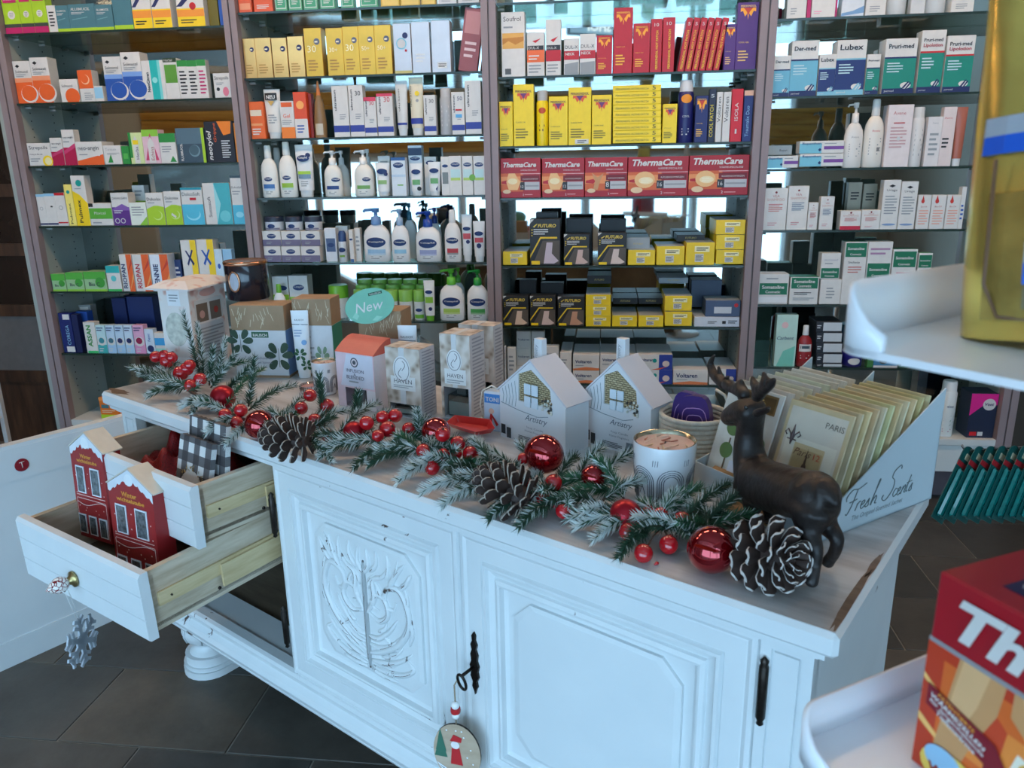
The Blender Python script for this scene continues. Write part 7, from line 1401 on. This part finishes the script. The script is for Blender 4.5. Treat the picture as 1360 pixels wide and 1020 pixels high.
# (base px, tip px, tip height above the top, frost, needles) : lying twigs
lying = [((240, 510), (174, 489), .045, .45, 0), ((245, 516), (196, 527), .016, .35, 0), ((262, 520), (200, 505), .045, .3, 0), ((280, 528), (255, 548), .014, .5, 0), ((290, 532), (240, 541), .012, .8, 0), ((262, 508), (330, 480), .06, .25, 1), ((300, 538), (350, 490), .055, .3, 1), ((330, 545), (392, 512), .05, .35, 0), ((320, 556), (275, 575), .010, .7, 0), ((350, 560), (300, 590), .008, .6, 0),
 ((372, 560), (420, 520), .05, .5, 0), ((385, 572), (470, 545), .04, .55, 0), ((390, 575), (355, 545), .05, .5, 0), ((400, 580), (440, 612), .010, .4, 0), ((480, 590), (425, 607), .012, .45, 0), ((510, 590), (432, 590), .03, .6, 0), ((450, 575), (502, 536), .05, .55, 0), ((520, 592), (470, 622), .008, .2, 0), ((545, 600), (490, 618), .010, .1, 0), ((480, 580), (520, 548), .045, .5, 0), ((560, 600), (500, 600), .03, .55, 0),
 ((530, 590), (570, 558), .05, .35, 0), ((600, 618), (540, 622), .014, .65, 0), ((590, 612), (528, 640), .008, .8, 0), ((625, 640), (560, 655), .010, .8, 0), ((640, 648), (588, 672), .006, .75, 0), ((600, 600), (560, 570), .045, .3, 0), ((655, 625), (628, 585), .05, .5, 0), ((680, 620), (625, 596), .04, .7, 0), ((650, 640), (600, 640), .02, .85, 0), ((700, 660), (650, 690), .008, .15, 0), ((730, 672), (690, 700), .006, .2, 0), ((715, 640), (690, 590), .06, .5, 0),
 ((760, 660), (700, 690), .010, .4, 0), ((765, 640), (800, 596), .06, .55, 0), ((740, 640), (765, 610), .04, .2, 0), ((800, 650), (748, 640), .04, .15, 1), ((820, 655), (745, 662), .03, .2, 1), ((790, 640), (850, 600), .06, .6, 0), ((800, 665), (860, 640), .04, .7, 0), ((845, 690), (765, 700), .010, .7, 0), ((835, 684), (755, 690), .014, .6, 0), ((830, 665), (790, 610), .07, .3, 1), ((850, 690), (790, 716), .006, .7, 0), ((870, 700), (905, 655), .05, .5, 1), ((860, 705), (822, 742), .004, .1, 0), ((880, 690), (930, 650), .05, .1, 1), ((900, 700), (968, 645), .05, .1, 0), ((930, 704), (985, 660), .05, .12, 0), ((900, 702), (975, 690), .015, .1, 0)]
for (bp, tp, tz, fr, br_) in lying:
    twig(hit_z(bp[0], bp[1], TOPZ+.024), hit_z(tp[0], tp[1], TOPZ+max(tz, .012)), fr, 190, .022, .012, bool(br_))
# upright twigs at the left end and in the middle: tip straight above a spot near the base
upr = [((268, 505), (243, 414), .35), ((272, 505), (262, 430), .45), ((286, 512), (300, 448), .5), ((300, 520), (330, 488), .3), ((278, 512), (283, 460), .3), ((330, 540), (338, 475), .15), ((430, 560), (424, 498), .05), ((470, 560), (476, 520), .1), ((560, 585), (553, 545), .4), ((280, 515), (312, 470), .35)]
for (bp, tp, fr) in upr:
    p0 = hit_z(bp[0], bp[1], TOPZ+.024); n_ = Vector((CF.x, CF.y, 0)).normalized(); p1 = hit_plane(tp[0], tp[1], p0+n_*.01, n_); twig(p0, p1, fr, 190, .020, 0)
# extra frosted side twigs along the stem
for i in range(66):
    f = rg.uniform(0, .97)*(len(path)-1); k = int(f); p = path[k].lerp(path[k+1], f-k); a = rg.uniform(0, 2*PI); ln = rg.uniform(.05, .085)
    q = p+Vector((math.cos(a)*ln, math.sin(a)*ln*.7, rg.uniform(.0, .03)))
    twig(p, q, rg.choice((.2, .5, .7)), 130, .021, .006, rg.random() < .3)
def px_ball(x, y, rpx, lift):
    z = TOPZ+lift
    for _ in range(3):
        c = hit_z(x, y, z); dist = (c-CAM).dot(CF); r = rpx*dist/FPX; z = TOPZ+max(lift, r+.001)
    return c, r
berries = [(207, 474, 8, .075), (218, 472, 7.5, .08), (228, 475, 8, .075), (221.5, 480, 9, .065), (252, 485, 8, .07), (248, 490, 9, .06), (240, 496, 10, .05), (253, 512, 8.5, .035), (266, 504, 9, .045), (299, 551, 9, .03), (320, 545, 9, .04), (314, 561, 9, .02), (412, 525, 9, .065), (400, 542, 9, .05), (434, 539, 10, .055), (418, 558, 9, .04), (435, 579, 8.5, .025), (487, 562, 10, .055), (508, 554, 9, .06), (525, 552, 9.5, .06), (515, 570, 11, .045), (502, 579, 8.5, .04), (543, 570, 9.5, .045), (588, 577, 10.5, .065), (562, 599, 10, .03), (608, 589, 10.5, .05), (589, 606, 11, .035), (625, 603, 11, .035), (606, 603, 8, .035), (574, 621, 10.5, .02), (604, 629, 10.5, .02), (695, 609, 8, .06), (702, 643.5, 12, .035), (735, 641.5, 12, .04), (721.5, 660.5, 11.5, .025), (735, 666, 9, .02), (748, 679, 10.5, .02), (834, 706, 12.5, .018), (864, 682, 12.5, .03), (877.5, 684, 11, .035), (906, 692, 13, .03), (888, 723.5, 13, .012), (854.5, 735, 13, .012)]
for (x, y, rp_, lift) in berries:
    c, r = px_ball(x, y, rp_, lift)
    b = MB(); T_ = Matrix.Translation(rel(c)) @ Matrix.Rotation(rg.uniform(0, 6), 4, 'Z') @ Matrix.Rotation(rg.uniform(-1.2, 1.2), 4, 'X')
    b.ball((0, 0, 0), r, M_BERRY, 18, 11, T=T_); br_ = b.build('berry', gar)
    b = MB()
    for i in range(5): a = 2*PI*i/5; b.tube([(0, 0, r*.95), (r*.22*math.cos(a), r*.22*math.sin(a), r*1.08)], r*.05, M_STEM, 4, T=T_)
    np_ = min(path, key=lambda p: (p-c).length)
    b.tube([rel(c), rel(c.lerp(np_, .5))+Vector((0, 0, .006)), rel(np_)], .0012, M_STEM, 5); b.build('berry_stalk', br_)
b = MB(); p0 = hit_z(900, 700, TOPZ+.02); 
for (tx, ty, tz) in ((985, 690, .02), (1000, 702, .012), (960, 712, .01), (1020, 693, .015), (940, 680, .03)): q = hit_z(tx, ty, TOPZ+tz); b.tube([rel(p0), rel(p0.lerp(q, .5))+Vector((0, 0, .012)), rel(q)], .0022, M_STEM, 5)
b.build('bare_twigs', gar)
# baubles
baubles = [(296, 528, 16.5, .03, 'm', 'satin red bauble at the left end beside the first berries'), (345, 564, 20, .02, 'g', 'shiny red bauble behind the left pine cone'), (470, 574, 14.5, .035, 'm', 'small satin red bauble before the pink box'), (579, 573, 19.5, .045, 'g', 'shiny red bauble before the middle perfume box'), (722, 603, 27, .065, 'g', 'large shiny red bauble before the left paper house'), (788, 634, 17.5, .045, 'g', 'shiny red bauble half hidden under fir before the right house'), (830.5, 684, 21.5, .03, 'm', 'satin red bauble left of the large candle berries'), (944.5, 730, 32, .0, 'g', 'largest shiny red bauble lying before the stag')]
for (x, y, rp_, lift, kd, lab) in baubles:
    c, r = px_ball(x, y, rp_, lift)
    t = thing('christmas_bauble', lab, 'bauble', c-Vector((0, 0, r)), 0, 'red baubles on the sideboard')
    b = MB(); b.ball((0, 0, r), r, M_BGLOSS if kd == 'g' else M_BMATT, 40, 24); b.build('glass_ball', t)
    a = rg.uniform(.3, 1.2)
    Tc = Matrix.Translation((0, 0, r)) @ Matrix.Rotation(PI*.62, 4, Vector((-1, .4, 0)))
    b = MB(); b.lathe([(r*.2, r*.97), (r*.2, r*1.1), (r*.12, r*1.13)], mat((150, 120, 70), .3, .9), 12, 1, 1, Tc); b.tube([(r*.08*math.cos(q_), 0, r*1.17+r*.08*math.sin(q_)) for q_ in [2*PI*i/10 for i in range(10)]], r*.018, M_STEM, 4, True, Tc); b.build('cap', t)
# pine cones
M_SCALE = mat((62, 46, 40), .65, 0, .25, 80); M_TIPW = mat((206, 200, 194), .7, 0, .06, 60); M_TIPB = mat((160, 148, 136), .7, 0, .1, 60)
def scale_mesh(tipm):
    b = MB(); rows = []
    for t_, w_, z_ in ((0, .20, 0), (.45, .36, .02), (.78, .46, .06), (.94, .36, .11), (1.0, .20, .13)):
        rows.append([(w_*f, t_, z_+.05*(1-f*f*1.5)) for f in (-1, -.5, 0, .5, 1)])
    vs = [v for r_ in rows for v in r_]; n = 5; fs = [(i*n+j, i*n+j+1, (i+1)*n+j+1, (i+1)*n+j) for i in range(4) for j in range(4)]
    low = [(x*.97, y*.985, z-.06) for x, y, z in vs]
    b.add(vs, fs[:12], M_SCALE, True); b.add(vs, fs[12:], tipm, True); b.add(low, [f[::-1] for f in fs], M_SCALE, True)
    edge = [i*n for i in range(5)]+[4*n+j for j in range(1, 5)]+[i*n+4 for i in range(3, -1, -1)]
    b.add(vs+low, [(edge[k], edge[k+1], edge[k+1]+25, edge[k]+25) for k in range(len(edge)-1)], tipm)
    o = b.build('cone_scale'); me = o.data; bpy.data.objects.remove(o); return me
SC_W, SC_B = scale_mesh(M_TIPW), scale_mesh(M_TIPB)
def pine_cone(center, axis, length, rad, label, n=88, me=None, open_=0.9):
    axis = axis.normalized(); base = center-axis*length*.5
    q = Vector((0, 0, 1)).rotation_difference(axis)
    t = thing('pine_cone', label, 'pine cone', base, q.to_euler(), 'frosted pine cones on the sideboard')
    b = MB(); b.lathe([(rad*.25, 0), (rad*.5, length*.15), (rad*.45, length*.5), (rad*.2, length*.85), (rad*.05, length*.95)], M_SCALE, 14); b.build('core', t)
    for i in range(n):
        f = (i+.5)/n; a = i*2.39996; z = length*(.02+.93*f); rr_ = rad*(.30+.70*math.sin(PI*min(1, .18+.80*f))**.8)*(1-.35*f*f)
        el = math.radians(-18+78*f)
        L_ = rr_*.90+rad*.10; r_in = rr_*.26
        o = bpy.data.objects.new('cone_scale', me or SC_B); COL.objects.link(o); o.parent = t
        dirv = Vector((math.cos(a)*math.cos(el), math.sin(a)*math.cos(el), math.sin(el))); side = Vector((-math.sin(a), math.cos(a), 0)); up = side.cross(dirv)*-1
        if up.z < 0: up = -up
        m3 = Matrix((side, dirv, up)).transposed(); s_ = L_
        o.matrix_local = Matrix.Translation(Vector((math.cos(a)*r_in, math.sin(a)*r_in, z))) @ m3.to_4x4() @ Matrix.Diagonal((s_*.62*1.0, s_, s_, 1))
    return t
c1, r1 = px_ball(378, 581, 32, .0); u_ = SB_U
pine_cone(c1, Vector((-.93, .12, .05)), .092, .040, 'dark pine cone lying at the front edge above the open drawer', 66, SC_B)
c2, r2 = px_ball(668, 648, 33, .0)
pine_cone(c2, Vector((-.80, .35, .30)), .100, .040, 'dark pine cone lying before the left paper house', 66, SC_B)
c3, r3 = px_ball(1027, 738, 45, .0)
pine_cone(c3, Vector((.45, -.80, .25)), .085, r3*1.02, 'white-edged pine cone lying at the right end by the stag', 58, SC_W)
b = MB(); cr_ = hit_z(869, 750, TOPZ+.002); b.tube([Vector((0, 0, 0)), Vector((.004, .003, .001)), Vector((.006, .007, 0))], .0025, M_BERRY, 6, radii=[.001, .003, .001]); tag(b.build('berry_crumb', None, cr_), 'tiny dark red berry crumb lying near the front edge', 'berry')
# ================================================================== display stand close to the camera
M_TRAY = mat((238, 240, 244), .28, 0, .02, 10, coat=.3, name='white_acrylic')
stand = thing('display_stand', 'white plastic tiered display stand close by on the right', 'display stand', (.62, .38, 0))
SO = Vector((.62, .38, 0))
def tray(corner, ang, A, Bw, lip, nm):
    """floor of A x Bw from the rounded corner; lip along the far-left edge"""
    a = math.radians(ang); ex = Vector((math.cos(a), math.sin(a), 0)); ey = Vector((math.sin(a), -math.cos(a), 0)); r = .022
    def W_(x, y, z): return corner+ex*x+ey*y+Vector((0, 0, z))-SO
    out = []
    for i in range(9): th = PI+PI/2*i/8; out.append((r+r*math.cos(th), r-r*math.sin(th)*-1 if False else r+r*math.sin(th)))
    outline = out+[(A, 0), (A, Bw)]
    for i in range(9): th = PI/2+PI/2*i/8; outline.append((r+r*math.cos(th), Bw-r+r*math.sin(th)))
    n = len(outline); b = MB(); vs = [W_(x, y, 0) for x, y in outline]+[W_(x, y, -.005) for x, y in outline]
    b.add(vs, [tuple(range(n)), tuple(range(2*n-1, n-1, -1))]+[(i, i+n, (i+1) % n+n, (i+1) % n) for i in range(n)], M_TRAY); o = fix_normals(b.build('tray', stand))
    # lip: follows the corner then the far edge, rounded end
    P_ = [(0, r+.012)]+out+[(A*.25, 0), (A*.6, 0), (A, 0)]
    hs = [lip*.25, lip*.45]+[lip*(.45+.55*math.sin(PI/2*i/8)) for i in range(1, 9)]+[lip]*3
    vs = []; m_ = len(P_)
    for (x, y), hh in zip(P_, hs):
        ix, iy = x+(.003 if x < r else 0), y+.003
        vs += [W_(x, y, -.004), W_(x, y, hh-.001), W_(ix, iy, hh), W_(ix, iy, -.004)]
    b = MB(); b.add(vs, [(4*i+j, 4*i+4+j, 4*i+4+(j+1) % 4, 4*i+(j+1) % 4) for i in range(m_-1) for j in range(4)]+[(0, 1, 2, 3), (4*m_-4, 4*m_-1, 4*m_-2, 4*m_-3)], M_TRAY, True); fix_normals(b.build('tray_lip', o))
    return o
T1 = Vector((.128, .462, .965)); tray(T1, 32, .40, .22, .030, 'lower')
T2 = Vector((.146, .512, 1.236)); tray(T2, 40, .40, .20, .040, 'upper')
b = MB(); b.lathe([(.16, 0), (.16, .012), (.03, .02), (.02, .03), (.02, 1.75), (.012, 1.76)], plastic((196, 198, 202), .3), 24); b.build('column', stand)
b = MB(); b.box(-.19, .03, -.03, .16, .955, .9595, M_TRAY); b.box(-.19, .03, -.03, .16, 1.224, 1.2305, M_TRAY); b.build('bracket', stand)
# large heat wrap box
P0 = CAM+ray(1222, 1012)*.5; P0.z = .9655
P0 = hit_z(1211, 1008, .9655)
TY = math.radians(-62); t = thing('heat_wrap_box', 'large red and orange heat wrap box standing on the near lower tray', 'box', P0, TY)
w, d, h = .250, .075, .140; b = MB(); b.cbox(0, w, 0, d, 0, h, paper((166, 18, 34)), .0015); b.build('box_body', t)
ops = [R((196, 60, 30), 0, 0, 1, .66), R((222, 104, 40), .05, .06, 1, .60), R((238, 140, 60), .10, .22, 1, .46), P((246, 190, 110), (.0, .46), (.06, .40), (.06, .42), (.0, .49)), P((246, 190, 110), (.0, .24), (.10, .16), (.10, .18), (.0, .28)), R((150, 146, 148), 0, .655, 1, .678),
  P((206, 152, 100), (.05, .12), (.07, .40), (.09, .655), (.21, .655), (.20, .50), (.15, .28), (.12, .10)), P((226, 178, 126), (.07, .30), (.10, .655), (.17, .655), (.15, .48), (.11, .28)), P((206, 152, 100), (.23, .655), (.23, .54), (.30, .44), (1, .40), (1, .655)), P((226, 178, 126), (.25, .655), (.28, .52), (1, .48), (1, .655)), P((206, 70, 36), (.15, .28), (.20, .50), (.23, .46), (.22, .30)),
  P((238, 232, 212), (.26, .40), (.45, .34), (1, .26), (1, 0), (.24, 0), (.22, .10))]
for i in range(8):
    for j in range(6): ops.append(Dc((228, 176, 62), .285+i*.058+(.028 if j % 2 else 0), .335-j*.062-i*.012, .019, 1.3)); ops.append(Dc((244, 206, 110), .282+i*.058+(.028 if j % 2 else 0), .342-j*.062-i*.012, .010, 1.2))
ops += [P((130, 14, 36), (.02, .455), (.21, .375), (.27, .235), (.19, .225), (.19, .255), (.02, .345)), T('PATENTIERTE', .05, .418, .11, (236, 160, 60), .02, -.30, 0, .02), T('WÄRMEZELLEN', .028, .398, .165, WH, .028, -.30, 0, .03), T('für langanhaltende', .028, .366, .165, WH, .024, -.30, 0, .02), T('Tiefenwärme', .05, .328, .12, WH, .024, -.30, 0, .02),
  Dc((236, 200, 90), .12, .075, .095, .62), Dc((150, 196, 226), .09, .115, .055, .7), T('WÄRMT', .05, .03, .17, (150, 40, 30), .06, 0, 0, .03), T('ThermaCare', .07, .735, .90, WH, .20, 0, .3, .035)]
draw(ops, w, h, 0, None, t)
g = MB(); g.box(.028, w-.01, .018, d-.012, h, h+.0004, ink((24, 24, 70))); g.build('printed_top', t)
g = MB(); put_text(g, 'Wärmeumschläge', 0, 0, .07, ink((190, 190, 200)), 0, .006); put_text(g, 'Rückenschmerzen', 0, .010, .06, ink((190, 190, 200)), 0, .006); o = g.build('lettering', t); o.rotation_euler = (-PI/2, 0, 0); o.location = (.032, .024, h+.0008)
# gold gift pouch
PP = hit_z(1258, 448, 1.2365)
M_GFOIL = mat((244, 208, 108), .24, .74, .18, 10, .5, name='gold_foil_pouch'); PY = math.radians(-46)
t = thing('gold_gift_pouch', 'gold foil gift pouch with blue band standing on the near upper tray', 'pouch', PP, (math.radians(-3), math.radians(-6.5), PY))
b = MB(); w, h = .135, .25; N = 14; vs = []; K = 16
for i in range(N+1):
    f = i/N; z = h*f; th = .028*math.sin(PI*min(1, .12+f*.88))**.7*(1-f)+.004+.018*(1-f)
    for j in range(K):
        a = 2*PI*j/K; ex = math.copysign(abs(math.cos(a))**.45, math.cos(a)); ey = math.copysign(abs(math.sin(a))**.8, math.sin(a)); vs.append((w/2+w/2*ex*(1-.06*f), th*ey+.03, z))
b.add(vs, [(i*K+j, i*K+(j+1) % K, (i+1)*K+(j+1) % K, (i+1)*K+j) for i in range(N) for j in range(K)], M_GFOIL, True); b.add(vs[:K], [tuple(range(K-1, -1, -1))], M_GFOIL); b.add(vs[-K:], [tuple(range(K))], M_GFOIL); b.build('pouch_body', t)
def yfront(f): return .03-(.028*math.sin(PI*min(1, .12+f*.88))**.7*(1-f)+.004+.018*(1-f))-.0012
def band(z0, z1, m_, nm, x0=0.0, x1=1.0, e=0.0):
    b = MB(); vs = []; n = 10
    for zf in (z0, z1):
        for i in range(n+1):
            x = x0+(x1-x0)*i/n; c_ = 2*x-1; ey = (1-abs(c_)**4.4)**.36 if abs(c_) < 1 else 0; fr = .03-( .03-yfront(zf))*max(ey, .05); vs.append((w*(.5+.5*c_*(1-.06*zf))*1.0, fr-.001-e, h*zf))
    b.add(vs, [(i, i+1, i+n+2, i+n+1) for i in range(n)], m_); b.build(nm, t)
band(.50, .545, ink((170, 174, 182)), 'grey_band'); band(.455, .50, ink((20, 90, 200)), 'blue_band')
band(.05, .36, mat((196, 168, 90), .25, .7, .3, 40), 'lower_panel', .16, .95)
band(.08, .30, mat((150, 140, 110), .2, .3, .5, 60), 'clear_window', .34, .95, .0006); band(.19, .24, ink((150, 160, 175)), 'window_grey_stripe', .34, .95, .0012); band(.14, .19, ink((30, 100, 205)), 'window_blue_stripe', .34, .95, .0012)
b = MB(); b.ball((w*.62, yfront(.62)+.006, h*.62), .026, plastic((200, 210, 226)), 16, 10); b.ball((w*.50, yfront(.62)-.012, h*.645), .008, plastic((130, 150, 200)), 12, 8); b.build('plush_face', t)
b = MB(); n = 14; b.tube([(w*.28, yfront(.6), h*.52), (w*.28, yfront(.66), h*.66), (w*.36, yfront(.72), h*.74), (w*.55, yfront(.75), h*.77)], .0012, ink((90, 60, 60)), 5); b.tube([(w*.20, yfront(.3), h*.44), (w*.18, yfront(.15), h*.14), (w*.24, yfront(.06), h*.06), (w*.6, yfront(.04), h*.04)], .0012, ink((110, 80, 60)), 5); b.build('printed_outline', t)
# ================================================================== hanging green blister packs
hs = thing('hook_stand', 'wire hook stand carrying the green blister packs at right', 'stand', (1.36, 2.06, 0)); M_WIRE = mat((170, 172, 176), .25, .9)
b = MB(); b.lathe([(.15, 0), (.15, .01), (.014, .018), (.014, 1.2)], M_WIRE, 20); b.build('post', hs)
b = MB(); b.tube([(0, 0, .640), (-.2, -.03, .634), (-.43, -.065, .625), (-.44, -.065, .640)], .003, M_WIRE, 8); b.build('hook', hs)
M_TEALP = mat((10, 112, 108), .15, 0, .2, 60, coat=.8, name='teal_blister'); M_TCARD = mat((14, 84, 80), .4, 0, .1, 40)
for k in range(10):
    f = k/9.0; p = Vector((1.36, 2.06, 0))+Vector((-.415+.025*k*1.15, -.063+.003*k, .6285+.0006*k))
    t = thing('blister_pack', 'teal blister pack hanging on the wire hook, %s from the front' % ORD[k], 'blister pack', p, (0, math.radians(34-k*1.2), math.radians(38)), 'teal blister packs on the hook')
    b = MB(); n = 10; pl = [(-.034, -.205), (.034, -.205), (.034, -.02)]+[(.034*math.cos(PI*i/n), -.016+.020*math.sin(PI*i/n)) for i in range(1, n)]+[(-.034, -.02)]
    b.prism(pl, 0, .0015, M_TCARD); fix_normals(b.build('card', t))
    b = MB(); b.cbox(-.024, .024, -.011, 0, -.195, -.06, M_TEALP, .005); b.build('blister', t)
    b = MB(); b.box(-.034, .034, -.0012, 0, -.055, -.042, ink((170, 30, 40))); b.box(-.010, .018, -.0014, 0, -.032, -.016, ink((190, 180, 150))); b.build('printed_front', t)
# ================================================================== passage at the far left
M_DWOOD = streak_mat((62, 42, 30), (80, 54, 38), (98, 68, 48), 4, (6, 6, 1), .45, 'dark_brown_wood')
b = MB(); X0, X1 = -3.45, -2.64; Y_ = ROOM_Y1-.05
for x in (X0, X1-.10): b.box(x, x+.10, Y_, ROOM_Y1, 0, 2.1, M_DWOOD)
for z in (.36, .70, 1.0, 1.28, 1.98): b.box(X0, X1, Y_, ROOM_Y1, z-.03, z+.03, M_DWOOD)
d_ = struct(b.build('door_1'))
b = MB(); b.box(X0+.1, X1-.1, Y_+.01, ROOM_Y1-.005, .39, .67, mat((120, 116, 114), .5)); b.box(X0+.1, X1-.1, Y_+.01, ROOM_Y1-.005, 0, .33, M_DWOOD); b.build('lower_panel', d_)
for z0, z1 in ((.73, .97), (1.03, 1.25), (1.31, 1.95)): q = MB(); q.box(X0+.1, X1-.1, Y_+.012, Y_+.018, z0, z1, mat((52, 40, 34), .12, 0, .1, 5, coat=.5)); q.build('pane', d_)
rack = thing('white_rack', 'white metal rack with green boxes at the far left edge', 'rack', (-2.86, 2.92, 0)); M_RK = plastic((206, 208, 210), .4)
b = MB()
for (x, y) in ((.17, -.12), (.17, .12), (-.17, -.12), (-.17, .12)): q = MB(); q.box(x-.01, x+.01, y-.01, y+.01, 0, .78, M_RK); q.build('upright', rack)
for z in (.06, .30, .54, .77): q = MB(); q.box(-.17, .17, -.12, .12, z-.006, z+.006, M_RK); q.build('rack_shelf', rack)
for k, (x, z, c, lab) in enumerate(((.07, .546, (96, 120, 40), 'olive green carton on the white rack, upper shelf'), (.07, .306, (110, 112, 112), 'grey carton on the white rack, middle shelf'), (.07, .066, (130, 150, 40), 'yellow green carton on the white rack, bottom shelf'))):
    carton('carton', 'box', lab, 'boxes on the white rack', -2.86+x-.07, -2.86+x+.07, 2.83, z, z+.12, .14, c, [L(LGY, .15, .7, .2, .5, 3), R(WH, .1, .6, .6, .8)])
t = thing('shipping_carton', 'grey cardboard carton standing on the floor before the white rack', 'carton', (-2.42, 2.56, 0), math.radians(-12))
b = MB(); b.cbox(-.13, .13, -.12, .12, 0, .27, mat((150, 148, 146), .7, 0, .06, 10), .003); b.build('carton_body', t)
b = MB(); b.box(-.13, .13, -.002, .002, .27, .2708, mat((110, 106, 100), .6)); b.box(-.13, .13, -.03, -.025, .27, .2706, mat((120, 118, 116), .6)); b.build('flap_seam', t)
draw([L((70, 90, 90), .15, .6, .15, .4, 3)], .26, .27, -.13, None, t)
for o in t.children:
    if o.name.startswith('printed_front'): o.location = (0, -.1202, 0)
# ================================================================== hanging screen by the high windows, seen in the mirrored shelf backs
def mirror_hit(x, y):
    p = hit_y(x, y, MIRY); r = p-CAM; r.y = -r.y; q = FR_O+FR_V*0.06
    return p+r*((q-p).dot(FR_V)/r.dot(FR_V))
ca, cb_ = mirror_hit(757, 35), mirror_hit(840, 48)
sa, sb_ = sorted(((ca-FR_O).dot(FR_U), (cb_-FR_O).dot(FR_U))); za, zb_ = sorted((ca.z, cb_.z))
t = thing('hanging_screen', 'pale blue lit screen hung before the high windows', 'screen', FR_O+FR_U*((sa+sb_)/2)+FR_V*.06+Vector((0, 0, za)), FR_R+PI)
sw, sh = sb_-sa, zb_-za
b = MB(); b.box(-sw/2-.02, sw/2+.02, 0, .03, -.02, sh+.02, plastic((60, 62, 66))); b.build('housing', t)
b = MB(); b.box(-sw/2, sw/2, -.002, 0, 0, sh, emit((130, 190, 226), 1.1)); b.build('display', t)
b = MB(); b.box(sw/2-.28*sw*.5, sw/2-.02, -.003, -.002, .02, sh*.45, emit((236, 150, 200), 1.1)); b.build('display_picture', t)
g = MB(); put_text(g, 'NT SHOP', -sw*.42, sh*.40, sw*.70, emit((236, 250, 255), 2.0), -.0035, None, 0, 0, .03); g.build('lettering', t)
for sx in (-.3, .3): b = MB(); b.tube([(sw*sx, .015, sh+.02), (sw*sx, .015, CEIL-za)], .006, plastic((60, 62, 66)), 6); b.build('suspension_rod', t)
